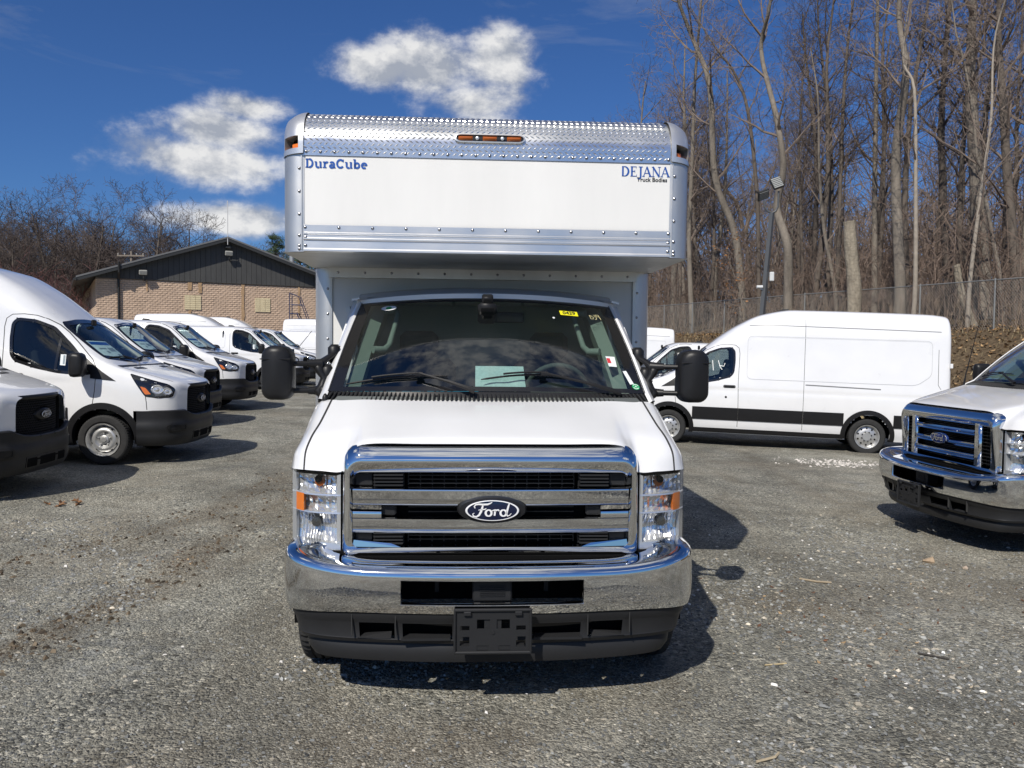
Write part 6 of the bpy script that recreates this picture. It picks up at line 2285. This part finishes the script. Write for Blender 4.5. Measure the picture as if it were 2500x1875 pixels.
# ------------------------------------------------------------------ blue rolling ladder
lx, ly = -11.6, 47.0
lad = thing('rolling_ladder', 'blue rolling warehouse ladder standing by the block wall', 'ladder', (lx, ly, ground_z(lx, ly)), rad(4))
bl = mat('ladder_blue', (.012, .026, .085), .5)
for y in (-.35, .35):
    MB().tube([(-.95, y, 0), (-.95, y, 4.35)], .026, 6).build('post', bl, lad)
    MB().tube([(1.05, y, 0), (-.55, y, 3.2)], .03, 6).build('stringer', bl, lad)
    MB().tube([(1.05, y, .9), (.2, y, 2.4), (-.45, y, 4.15), (-.95, y, 4.35)], .022, 6).build('handrail', bl, lad)
    for z in (3.7,): MB().tube([(-.95, y, z), (-.3, y, z)], .02, 6).build('rail', bl, lad)
for k in range(11):
    t = k/10
    MB().box((1.05-1.6*t, 0, .25+2.95*t), (.24, .68, .03)).build('tread', bl, lad)
MB().box((-.72, 0, 3.2), (.5, .7, .05)).build('platform', bl, lad)
MB().tube([(-.95, -.35, 4.35), (-.95, .35, 4.35)], .022, 6).build('rail', bl, lad)
for x in (-.95, 1.0):
    for y in (-.35, .35): MB().lathe([(-.02, .001), (-.02, .07), (.02, .07), (.02, .001)], 10, 'Y', (x, y, .07)).build('caster', RUBBER, lad)

# ------------------------------------------------------------------ utility pole behind the building
up_ = thing('utility_pole', 'weathered utility pole with crossarms showing above the building roof', 'pole', (-32.1, 70, 0))
wood = mat('pole_wood', (.20, .17, .14), .9, var=.2, vscale=5)
MB().tube([(0, 0, 0), (0, 0, 9.4)], [.16, .11], 8).build('post', wood, up_)
for z in (9.0, 7.3): MB().box((0 if z > 8 else -.6, -.16, z), (2.3, .1, .12)).build('crossarm', wood, up_)
for x in (-1.05, -.5, .5, 1.05): MB().lathe([(0, .05), (.12, .06), (.16, .02)], 8, 'Z', (x, -.16, 9.06)).build('insulator', mat('porcelain', (.35, .33, .3), .3), up_)

# ------------------------------------------------------------------ lot light
px, py = 8.02, 27.0
pz = ground_z(px, py)
pole = thing('lot_light', 'leaning grey lot light with two dark flood heads and white camera', 'light pole', (px, py, pz))
pm = mat('pole_paint', (.085, .09, .095), .45)
dx = (8.349-8.13)/(6.146-3.174)
P0 = lambda h: Vector((.11+dx*(h-3.174)-dx*0, 0, h-pz))
m = MB(); a, b = P0(pz-.1), P0(6.15)
m.tube([a, b], [.10, .085], 4); m.build('post', pm, pole)
for (o1, o2, hd, rot) in ((-.26, 6.55, (-.30, -.02, 6.72), -.5), (.20, 6.85, (.12, -.05, 7.10), .35)):
    t = P0(6.15)
    ar = MB().tube([t, t+Vector((o1*.55, 0, .05)), t+Vector((o1*.95, 0, .2)), t+Vector((o1, 0, o2-6.15))], .035, 8).build('arm', pm, pole, 50)
    c = Vector((hd[0]+t.x, hd[1], hd[2]-pz))
    R = Matrix.Rotation(-.35, 3, 'Y') @ Matrix.Rotation(.9 if rot < 0 else -.35, 3, 'X')
    h = MB().box(c, (.36, .09, .40), R, bevel=.02).build('lamp_head', mat('head_black', (.018, .019, .02), .4), pole, 40)
    for k in range(6):
        MB().box(c+R @ Vector((0, -.05, -.15+.06*k)), (.30, .012, .035), R).build('led_strip', mat('led_grey', (.30, .31, .30), .3), h)
MB().box(P0(4.1)+Vector((.19, -.02, 0)), (.14, .10, .30), bevel=.02).build('junction_box', mat('box_white', (.62, .63, .62), .5), pole)
MB().tube([P0(3.9)+Vector((.19, 0, 0)), P0(3.75)+Vector((.2, 0, 0)), P0(3.7)+Vector((.08, 0, 0))], .012, 5).build('cable', BLACKP, pole)
cm = MB(); cm.lathe([(-.10, .001), (-.095, .05), (.09, .055), (.10, .001)], 10, 'X', tuple(P0(3.76)+Vector((-.18, -.06, 0)))); cm.tube([P0(3.66), P0(3.70)+Vector((-.16, -.05, 0))], .02, 6)
cm.build('camera', mat('box_white', (.62, .63, .62), .5), pole, 40)

# ------------------------------------------------------------------ chain-link fence
fence = thing('chain_link_fence', 'grey chain-link fence with top rail along the wooded bank', 'fence')
galv = mat('galvanised_wire', (.26, .265, .26), .55, metal=.5)
FH = 1.75
pts = []
for (a, b) in zip(FENCE[:-1], FENCE[1:]):
    n = max(1, int(math.hypot(b[0]-a[0], b[1]-a[1])/.5))
    pts += [(a[0]+(b[0]-a[0])*i/n, a[1]+(b[1]-a[1])*i/n) for i in range(n)]
pts.append(FENCE[-1])
pts = [(x, y) for x, y in pts if y < 62]
FZ = [bank_z(x, y)+ground_z(x, y)-bank_z(x, y) for x, y in pts]
MB().tube([(x, y, z+FH) for (x, y), z in zip(pts, FZ)], .026, 6).build('top_rail', galv, fence)
postm = MB().tube([(0, 0, -.2), (0, 0, FH+.06)], .033, 8).mesh('fence_post', galv)
for i in range(0, len(pts), 6):
    o = link('fence_post', postm, fence, (pts[i][0], pts[i][1], FZ[i]))
S_ = [0]
for i in range(len(pts)-1): S_.append(S_[-1]+math.dist(pts[i], pts[i+1]))
def at_s(s, h):
    s = min(max(s, 0), S_[-1])
    k = min(max(int(np.searchsorted(S_, s))-1, 0), len(pts)-2)
    t = (s-S_[k])/(S_[k+1]-S_[k])
    return Vector((pts[k][0]+(pts[k+1][0]-pts[k][0])*t, pts[k][1]+(pts[k+1][1]-pts[k][1])*t, FZ[k]+(FZ[k+1]-FZ[k])*t+h))
wm = MB(); sp = .10; wr = .0024
for k in range(int(S_[-1]/sp)):
    for d in (1, -1):
        s0 = k*sp; s1 = s0+d*FH*.80
        if s1 < 0 or s1 > S_[-1]: continue
        A, B = at_s(s0, .02), at_s(s1, FH)
        t = (B-A).normalized(); n1 = Vector((0, 0, 1)).cross(t).normalized(); n2 = t.cross(n1)
        o = Vector((0, .004*d, 0))
        vs = []
        for Q in (A, B):
            vs += [Q+o+n1*wr, Q+o-n1*wr*.5+n2*wr*.87, Q+o-n1*wr*.5-n2*wr*.87]
        wm.add(vs, [(0, 1, 4, 3), (1, 2, 5, 4), (2, 0, 3, 5)])
tag(wm.build('wire_mesh', galv, fence), kind='stuff')
# ================================================================== trees
BARK = mat('bark_grey', (.19, .165, .135), .95, var=.32, vscale=5, vstretch=(1, 1, .25), bump=.8, bscale=14, bdist=.03)
BARKD = mat('bark_dark', (.115, .095, .078), .95, var=.3, vscale=5, vstretch=(1, 1, .25), bump=.8, bscale=14, bdist=.03)
TWIG = mat('twig_brown', (.185, .145, .118), .95, var=.2, vscale=2)
TWIGD = mat('twig_dark', (.095, .075, .066), .95, var=.2, vscale=2)
TWIGR = mat('twig_red', (.20, .095, .085), .95, var=.2, vscale=2)


class Tree:
    def __init__(s, seed):
        s.r = random.Random(seed); s.trunk = MB(); s.crown = MB()

    def tube(s, mb, pts, rs, n):
        V = []; F = []
        up = None
        for i, p in enumerate(pts):
            t = (pts[min(i+1, len(pts)-1)]-pts[max(i-1, 0)])
            if up is None: up = Vector((.3, .9, .1)) if abs(t.z) > abs(t.x) else Vector((0, 0, 1))
            a = t.cross(up); a.normalize()
            up = a.cross(t); up.normalize()
            r = rs[i]
            for k in range(n):
                th = 2*PI*k/n
                V.append(p+a*(math.cos(th)*r)+up*(math.sin(th)*r))
        for i in range(len(pts)-1):
            for k in range(n):
                F.append((i*n+k, i*n+(k+1) % n, (i+1)*n+(k+1) % n, (i+1)*n+k))
        mb.add(V, F)

    def branch(s, p, d, L, r, lev, cfg):
        R = s.r
        n = cfg['seg'][lev]
        pts = [p.copy()]; rs = [r]
        d = d.normalized()
        for i in range(n):
            w = cfg['wander'][lev]
            d = (d+Vector((R.gauss(0, w), R.gauss(0, w), R.gauss(0, w)*.7+cfg['up'][lev]))).normalized()
            p = p+d*(L/n)
            pts.append(p.copy()); rs.append(max(cfg['rmin'], r*(1-.80*((i+1)/n)**.9)))
        s.tube(s.crown if lev > 0 else s.trunk, pts, rs, cfg['sides'][lev])
        s.kids(pts, rs, L, lev, cfg)

    def kids(s, pts, rs, L, lev, cfg):
        R = s.r
        if lev+1 >= len(cfg['num']): return
        k = cfg['num'][lev+1]
        k = max(1, int(k*R.uniform(.75, 1.25)))
        n = len(pts)-1
        a0 = cfg['start'][lev]
        az = R.uniform(0, 6.28)
        for q in range(k):
            t = a0+(1-a0)*((q+R.random()*.8)/k)
            t = min(t, .985)
            i = int(t*n); f = t*n-i
            p = pts[i].lerp(pts[min(i+1, n)], f)
            ax = (pts[min(i+1, n)]-pts[i]).normalized()
            az += 2.4+R.uniform(-.5, .5)
            side = ax.orthogonal().normalized(); side.rotate(Matrix.Rotation(az, 3, ax))
            ang = rad(R.gauss(cfg['ang'][lev+1], 9))
            d = ax*math.cos(ang)+side*math.sin(ang)
            l = cfg['len'][lev+1]*R.uniform(.6, 1.25)*(1-.45*t if lev == 0 else 1-.35*t)
            rr = min(rs[min(i, len(rs)-1)]*R.uniform(.45, .7), cfg['rad'][lev+1])
            s.branch(p, d, l, max(rr, cfg['rmin']), lev+1, cfg)


FOREST = dict(seg=[12, 7, 5, 3, 2], wander=[.05, .13, .17, .22, .25], up=[.03, .07, .05, .03, .02], sides=[9, 5, 3, 3, 3],
              num=[1, 14, 7, 5, 3], start=[.36, .18, .15, .1], ang=[0, 48, 42, 45, 45], len=[17, 4.6, 2.0, .95, .45], rad=[.2, .07, .026, .010, .006], rmin=.0062)
SPREAD = dict(FOREST, num=[1, 14, 8, 6, 3], start=[.24, .2, .15, .1], ang=[0, 55, 45, 45, 45], len=[11, 5.2, 2.4, 1.2, .6], up=[.02, .08, .05, .03, .02], rmin=.011, rad=[.2, .10, .035, .018, .013])
SLIM = dict(FOREST, num=[1, 9, 5, 4, 3], ang=[0, 36, 40, 45, 45], len=[13, 2.9, 1.4, .7, .4], start=[.35, .18, .15, .1], rad=[.1, .04, .016, .008, .006])


def proto(seed, cfg, height, r, bark, twig, lean=.06):
    t = Tree(seed)
    c = dict(cfg); c['len'] = list(cfg['len']); c['len'][0] = height
    t.branch(Vector((0, 0, -.3)), Vector((t.r.gauss(0, lean), t.r.gauss(0, lean), 1)), height, r, 0, c)
    return t.trunk.mesh('trunk', bark, 60), t.crown.mesh('crown', twig)


def plant(pr, x, y, z, rot, sc, name, label, group, scz=None):
    o = thing(name, label, 'tree', (x, y, z), rot, group)
    link('trunk', pr[0], o); link('crown', pr[1], o)
    o.scale = (sc, sc, scz or sc)
    return o


def path_tree(seed, Y, r, path, top, cfg, bark, twig, name, label, extra=(), num=None, start=None):
    """tree whose trunk follows a given path [(x, z)...]; base on the ground"""
    t = Tree(seed)
    x0 = path[0][0]; gz = ground_z(x0, Y)
    pp = [(x0+(x0-path[1][0])*.1, gz-.2)]+list(path)+list(top)
    yo = [t.r.gauss(0, .12)*i for i in range(len(pp))]
    cm = catmull(np.array([(px-x0, oy, pz-gz) for (px, pz), oy in zip(pp, yo)]), 5)
    pts = [Vector(q) for q in cm]
    n = len(pts)
    rs = [max(.02, r*(1.12 if i == 0 else 1)*(1-.82*(i/(n-1))**1.2)) for i in range(n)]
    t.tube(t.trunk, pts, rs, 12)
    c = dict(cfg)
    if num: c['num'] = num
    if start is not None: c['start'] = [start]+list(cfg['start'][1:])
    t.kids(pts, rs, 0, 0, c)
    for (lr, lp) in extra:
        lq = [Vector((a-x0, b, cz-gz)) for a, b, cz in lp]
        lq = [Vector(q) for q in catmull(np.array([tuple(v) for v in lq]), 4)]
        lr_ = [max(.015, lr*(1-.75*i/(len(lq)-1))) for i in range(len(lq))]
        t.tube(t.crown, lq, lr_, 7)
        t.kids(lq, lr_, 0, 1, dict(c, num=[1, 1, 14, 6, 4], start=[.1, .15, .15, .1]))
    o = thing(name, label, 'tree', (x0, Y, gz))
    link('trunk', t.trunk.mesh('trunk', bark, 60), o); link('crown', t.crown.mesh('crown', twig), o)
    return o


FT = FOREST
path_tree(1, 45, .24, [(12.43, 4.6), (11.93, 7.98), (10.74, 10.9), (10.29, 15.6), (9.49, 18.2), (8.4, 20.3)], [(7.6, 23.5)], FT, BARK, TWIG, 'bare_tree', 'bare tree with bowed grey trunk leaning toward the box truck roof', start=.35)
path_tree(2, 48, .17, [(10.33, 3.6), (10.12, 8.1), (10.2, 12.3), (10.34, 16.9), (10.36, 21.5)], [(10.5, 24)], FT, BARK, TWIG, 'bare_tree', 'slim bare tree rising beside the box truck attic corner', start=.3)
path_tree(3, 38, .23, [(12.63, 4.1), (12.42, 6.4), (12.08, 8.2), (12.17, 9.97), (11.79, 12.2), (11.48, 15.7), (11.48, 17.4)], [(11.5, 21)], FT, BARK, TWIG, 'bare_tree', 'pale wavy-trunked bare tree right behind the lot light', start=.5, num=[1, 9, 5, 5, 3])
path_tree(4, 44, .13, [(13.04, 4.5), (12.77, 9.7), (12.25, 14.2), (11.58, 16.3), (10.53, 17.5)], [(9.3, 20)], FT, BARKD, TWIG, 'bare_tree', 'thin dark bare tree bending over left of the lot light lamps', start=.4, num=[1, 9, 6, 5, 3])
path_tree(5, 34, .25, [(15.76, 4.4), (15.56, 9.5), (15.41, 12.7), (15.39, 15.8)], [(15.4, 21)], FT, BARK, TWIG, 'bare_tree', 'tall straight thick-trunked bare tree with one long level limb',
          extra=[(.12, [(15.42, 34, 12.0), (14.9, 34, 13.5), (13.78, 33.9, 14.0), (11.86, 33.6, 14.1), (10.57, 33.3, 14.8)]), (.09, [(15.5, 34, 8.6), (14.2, 33.8, 9.2), (12.9, 33.6, 10.6), (11.4, 33.4, 10.8)])], start=.45, num=[1, 9, 6, 5, 3])
path_tree(6, 31, .095, [(14.89, 4.1), (14.79, 8.1), (14.73, 11.4), (14.6, 12.8)], [(14.55, 15.5)], SLIM, mat('bark_pale', (.30, .262, .215), .9, var=.2, vscale=6), TWIG, 'bare_tree', 'thin pale sapling close beside the tall straight trunk', start=.35)
path_tree(7, 42, .18, [(18.27, 5.0), (18.07, 11.4), (17.94, 19.1)], [(17.9, 22)], FT, BARK, TWIG, 'bare_tree', 'straight grey bare tree standing between the cut trunk and the thick one', start=.4)
path_tree(8, 36, .40, [(20.41, 5.4), (20.01, 9.6), (19.7, 13.4), (19.67, 16.7)], [(19.8, 22)], SPREAD, BARK, TWIG, 'bare_tree', 'huge forked bare tree with heavy spreading limbs above the cab truck',
          extra=[(.20, [(19.75, 36, 12.2), (19.2, 35.9, 14.2), (17.85, 35.6, 15.6), (16.98, 35.4, 16.7), (16.0, 35.2, 18.5)]), (.17, [(19.8, 36, 11.5), (20.7, 35.8, 14.0), (21.7, 35.6, 15.8), (22.4, 35.4, 18)]), (.10, [(19.8, 36, 10.5), (18.6, 35.5, 12.4), (17.0, 35, 13.1), (15.4, 34.6, 13.0)])], start=.55, num=[1, 9, 6, 5, 3])
path_tree(9, 34, .27, [(20.62, 4.7), (20.42, 7.2), (20.07, 12.0), (19.77, 15.5)], [(19.6, 20)], FT, BARKD, TWIG, 'bare_tree', 'mossy dark bare tree just past the huge forked one', start=.4)
path_tree(10, 31, .085, [(17.01, 4.5), (17.26, 7.8), (17.53, 10.3), (17.85, 13.6)], [(18.0, 16)], SLIM, mat('bark_pale', (.30, .262, .215), .9), TWIG, 'bare_tree', 'thin pale leaning sapling in front of the huge forked tree', start=.3)
path_tree(11, 40, .11, [(15.51, 4.6), (14.96, 7.6), (14.51, 10.4), (14.19, 13.5)], [(14.0, 16)], SLIM, BARK, TWIG, 'bare_tree', 'slender bare tree leaning away from the cut trunk', start=.3)
path_tree(12, 41, .13, [(15.95, 4.6), (15.96, 6.3), (15.95, 13.0), (16.35, 16.8), (16.4, 18.7)], [(16.5, 21)], FT, BARKD, TWIG, 'bare_tree', 'slender dark bare tree directly above the cut trunk', start=.4, num=[1, 10, 6, 5, 3])

# cut trunks
def snag(seed, Y, pts, r0, r1, label):
    t = Tree(seed); x0, z0 = pts[0]; gz = ground_z(x0, Y)
    pp = [Vector((0, 0, -.3))]+[Vector((x-x0, 0, z-gz)) for x, z in pts[1:] if z > gz+.3]
    cm = [Vector(q) for q in catmull(np.array([tuple(v) for v in pp]), 6)]
    n = len(cm); rs = [r0+(r1-r0)*i/(n-1) for i in range(n)]
    rs = [r*(1+.06*t.r.uniform(-1, 1)) for r in rs]
    t.tube(t.trunk, cm, rs, 14)
    o = thing('cut_trunk', label, 'tree trunk', (x0, Y, gz))
    link('trunk', t.trunk.mesh('trunk', mat('bark_tan', (.27, .235, .18), .95, var=.3, vscale=7, vstretch=(1, 1, .3), bump=1.0, bscale=12, bdist=.04), 60), o)
    c = cm[-1]
    MB().add([c+Vector((rs[-1]*math.cos(a), rs[-1]*math.sin(a), .004+.03*math.cos(a))) for a in [2*PI*k/16 for k in range(16)]], [tuple(range(16))]).build('cut_face', mat('cut_wood', (.42, .33, .22), .9, var=.15), o)
snag(21, 34, [(13.98, 3.0), (13.96, 4.2), (13.80, 5.6), (13.674, 6.985)], .30, .245, 'thick cut-off tree trunk standing behind the fence')
snag(22, 32, [(17.9, 2.4), (17.6, 3.1), (17.2, 4.2), (17.05, 5.07)], .17, .12, 'short broken leaning tree trunk at the fence')

# random forest
PF = [proto(40+i, FOREST, 15+2.2*(i % 3), .16+.03*(i % 3), BARK if i % 2 else BARKD, TWIG if i % 2 else TWIGD) for i in range(5)]
PS = [proto(50+i, SLIM, 11+1.5*i, .075+.015*i, BARK if i == 1 else BARKD, TWIG) for i in range(3)]
PD = [proto(60+i, SPREAD, 10.5+1.0*i, .24, BARKD, TWIGD) for i in range(4)]
fr = random.Random(77)
used = []
def free(x, y, d):
    if any((x-a)**2+(y-b)**2 < d*d for a, b in used): return False
    used.append((x, y)); return True
cnt = 0
while cnt < 84:
    y = fr.uniform(33, 78); x = fr.uniform(3, 40)
    fd = fence_dist(x, y)
    if fd > -2.0 or fd < -26: continue
    if not free(x, y, 1.5): continue
    pr = fr.choice(PF if fr.random() < .6 else PS)
    plant(pr, x, y, ground_z(x, y), fr.uniform(0, 6.3), fr.uniform(.8, 1.15), 'bare_tree', 'bare leafless tree in the crowd of the wood behind the fence', 'trees crowding the wood behind the fence', None)
    cnt += 1

# understorey: saplings and brush nobody could count
def thicket(name, n, area, h, label, material, seed, sub=5, rr=.010):
    t = Tree(seed); R = t.r
    for _ in range(n):
        x, y = area(R); z = ground_z(x, y); hh = h*R.uniform(.35, 1.2)
        d = Vector((R.gauss(0, .16), R.gauss(0, .16), 1)).normalized()
        p = Vector((x, y, z-.1)); pts = [p]
        for i in range(4):
            d = (d+Vector((R.gauss(0, .12), R.gauss(0, .12), .05))).normalized(); p = p+d*(hh/4); pts.append(p)
        r0 = rr*R.uniform(.7, 1.6)*(1+hh/5)
        t.tube(t.crown, pts, [r0, r0*.8, r0*.6, r0*.4, r0*.2], 3)
        for q in range(sub):
            k = R.uniform(.2, .95)*4; i = int(k); b = pts[i].lerp(pts[i+1], k-i)
            dd = Vector((R.gauss(0, 1), R.gauss(0, 1), R.uniform(.2, 1.3))).normalized(); l = hh*R.uniform(.12, .35)
            m1 = b+dd*l*.5+Vector((0, 0, l*.1)); e = m1+(dd+Vector((R.gauss(0, .4), R.gauss(0, .4), .3)))*l*.5
            t.tube(t.crown, [b, m1, e], [r0*.5, r0*.35, r0*.15], 3)
            for w in range(2):
                dd2 = (dd+Vector((R.gauss(0, .7), R.gauss(0, .7), R.gauss(0, .5)))).normalized()
                t.tube(t.crown, [m1, m1+dd2*l*.5], [r0*.35, r0*.12], 3)
    o = t.crown.build(name, material)
    return tag(o, label, 'brush', kind='stuff')

def under(r):
    while True:
        y = r.uniform(24, 86); x = r.uniform(-2, 42)
        d = fence_dist(x, y)
        if -34 < d < -.6 and (d > -12 or r.random() < .75): return x, y
thicket('underbrush', 2600, under, 5.0, 'dense brown underbrush between the trunks of the wood', mat('brush_brown', (.150, .110, .086), .95, var=.3, vscale=.5), 5, 7, .012)
def along(r):
    while True:
        y = r.uniform(14, 60); x = r.uniform(4, 28)
        d = fence_dist(x, y)
        if -1.5 < d < 1.4: return x, y
thicket('fence_brush', 420, along, 1.7, 'dry grey brush and vines tangled along the chain-link fence', mat('brush_grey', (.24, .185, .135), .95, var=.3, vscale=.5), 6, 7, .005)
def far_r(r):
    while True:
        y = r.uniform(70, 130); x = r.uniform(-12, 90)
        if fence_dist(x, y) < -20: return x, y
thicket('distant_wood', 1100, far_r, 13.0, 'far brown wood filling the gaps behind the trees', mat('brush_far', (.165, .13, .11), .95, var=.3, vscale=.3), 7, 10, .022)

# young beech with clinging orange leaves beside the lot light
def beech(x, y):
    o = thing('beech_sapling', 'beech sapling with clinging orange leaves left of the lot light', 'tree', (x, y, ground_z(x, y)))
    t = Tree(90); c = dict(SLIM, num=[1, 10, 5, 4], len=[5, 1.6, .8, .4], start=[.2, .2, .2])
    t.branch(Vector((0, 0, -.2)), Vector((0, 0, 1)), 4.6, .05, 0, c)
    link('trunk', t.trunk.mesh('trunk', BARK, 60), o); link('crown', t.crown.mesh('crown', TWIG), o)
    V = []; F = []; R = t.r
    for _ in range(260):
        p = Vector(R.choice(t.crown.v)); s = .07*R.uniform(.7, 1.3); M = Matrix.Rotation(R.uniform(0, 6), 3, 'Z') @ Matrix.Rotation(R.uniform(-1, 1), 3, 'X')
        b = len(V); V += [tuple(p+M @ Vector(q)*s) for q in ((-1, 0, 0), (0, -.5, .1), (1, 0, -.2), (0, .5, .1))]; F.append((b, b+1, b+2, b+3))
    m = MB(); m.v = V; m.f = F
    m.build('leaves', mat('beech_leaf', (.42, .20, .07), .8, var=.2), o)
beech(11.6, 41.5); 

# tree line beyond the building and the vans
ll = random.Random(8)
k = 0
while k < 92:
    x = ll.uniform(-66, 4); y = ll.uniform(62, 96)
    if fence_dist(x, y) < 3 and x > -6: continue
    q = (Vector((x, y, 0))-BO); u, v = q.dot(BU), q.dot(BV)
    if -3 < u < BW+3 and -3 < v < BL+3: continue
    if not free(x, y, 2.2): continue
    right = (x/y) > -.40
    sc = ll.uniform(.80, 1.0)*(.78 if right else 1.0)*(y/75)
    plant(ll.choice(PD), x, y, 0, ll.uniform(0, 6.3), sc*1.02, 'bare_tree', 'bare dark tree in the line beyond the block building', 'tree line beyond the block building')
    k += 1
def left_far(r): return r.uniform(-95, 0), r.uniform(78, 120)
thicket('distant_hedgerow', 1300, left_far, 9.5, 'dark leafless hedgerow behind the far tree line', mat('brush_leftfar', (.10, .08, .075), .95, var=.3, vscale=.3), 9, 9, .022)
def redshrub(x, y, h, seed):
    t = Tree(seed); R = t.r
    for _ in range(70):
        d = Vector((R.gauss(0, .42), R.gauss(0, .42), 1)).normalized()
        c = dict(seg=[1, 6, 3, 2], wander=[0, .1, .2, .2], up=[0, .06, .06, .03], sides=[3, 3, 3, 3], num=[1, 1, 6, 4], start=[.1, .25, .2], ang=[0, 30, 30, 35], len=[1, h, h*.30, h*.14], rad=[.04, .03, .012, .008], rmin=.007)
        t.branch(Vector((R.gauss(0, .3), R.gauss(0, .3), -.1)), d, h*R.uniform(.6, 1.1), .028, 1, c)
    o = thing('red_shrub', 'reddish twiggy shrub beside the building corner' if x > -28 else 'taller reddish twiggy shrub standing apart from the building corner', 'shrub', (x, y, 0))
    t.crown.build('branches', TWIGR, o)
redshrub(-26.6, 51, 5.6, 31)
redshrub(-30.5, 49, 6.4, 32)

kk = 0
while kk < 22:
    x = ll.uniform(-110, -44); y = ll.uniform(18, 70)
    if not free(x, y, 4): continue
    plant(ll.choice(PD), x, y, 0, ll.uniform(0, 6.3), ll.uniform(.9, 1.15), 'bare_tree', 'bare dark tree in the line beyond the block building', 'tree line beyond the block building'); kk += 1
def left_side(r): return r.uniform(-130, -58), r.uniform(5, 85)
thicket('side_hedgerow', 380, left_side, 8.5, 'dark leafless hedgerow along the side of the lot', mat('brush_leftfar', (.10, .08, .075), .95), 13, 9, .022)

# evergreen behind the roof
def pine(x, y, h, seed):
    R = random.Random(seed); V = []; F = []
    tr = MB().tube([(0, 0, 0), (.1, 0, h*.5), (0, 0, h)], [.2, .12, .02], 8)
    o = thing('pine_tree', 'green pine showing over the building roof beside the box truck' if seed == 1 else ('smaller green pine behind the roof flue' if seed == 2 else 'tall green pine hidden mostly behind the box truck'), 'tree', (x, y, 0))
    tr.build('trunk', BARKD, o)
    br = MB()
    for i in range(90):
        z = h*R.uniform(.25, .98); a = R.uniform(0, 6.28); l = (h-z)*.36+.5; l *= R.uniform(.6, 1.15)
        e = Vector((math.cos(a)*l, math.sin(a)*l, z+R.uniform(-.1, .35)*l))
        b0 = Vector((0, 0, z)); br.tube([b0, b0.lerp(e, .5)+Vector((0, 0, .08*l)), e], [.04, .025, .01], 3, False)
        for q in range(26):
            p = b0.lerp(e, R.uniform(.3, 1.02))+Vector((R.gauss(0, .14), R.gauss(0, .14), R.gauss(0, .10)))
            for w in range(5):
                d = Vector((R.gauss(0, 1), R.gauss(0, 1), R.gauss(.3, .7))).normalized()*.20; s_ = d.orthogonal().normalized()*.016
                k = len(V); V += [tuple(p-s_), tuple(p+s_), tuple(p+d)]; F.append((k, k+1, k+2))
    br.build('branches', BARKD, o)
    m = MB(); m.v = V; m.f = F
    m.build('crown', mat('pine_needles', (.055, .085, .035), .8, var=.35, vscale=1.2), o)
pine(-16.4, 64, 9.6, 1); pine(-19.4, 68, 10.6, 2); pine(-13.0, 70, 11.0, 3)
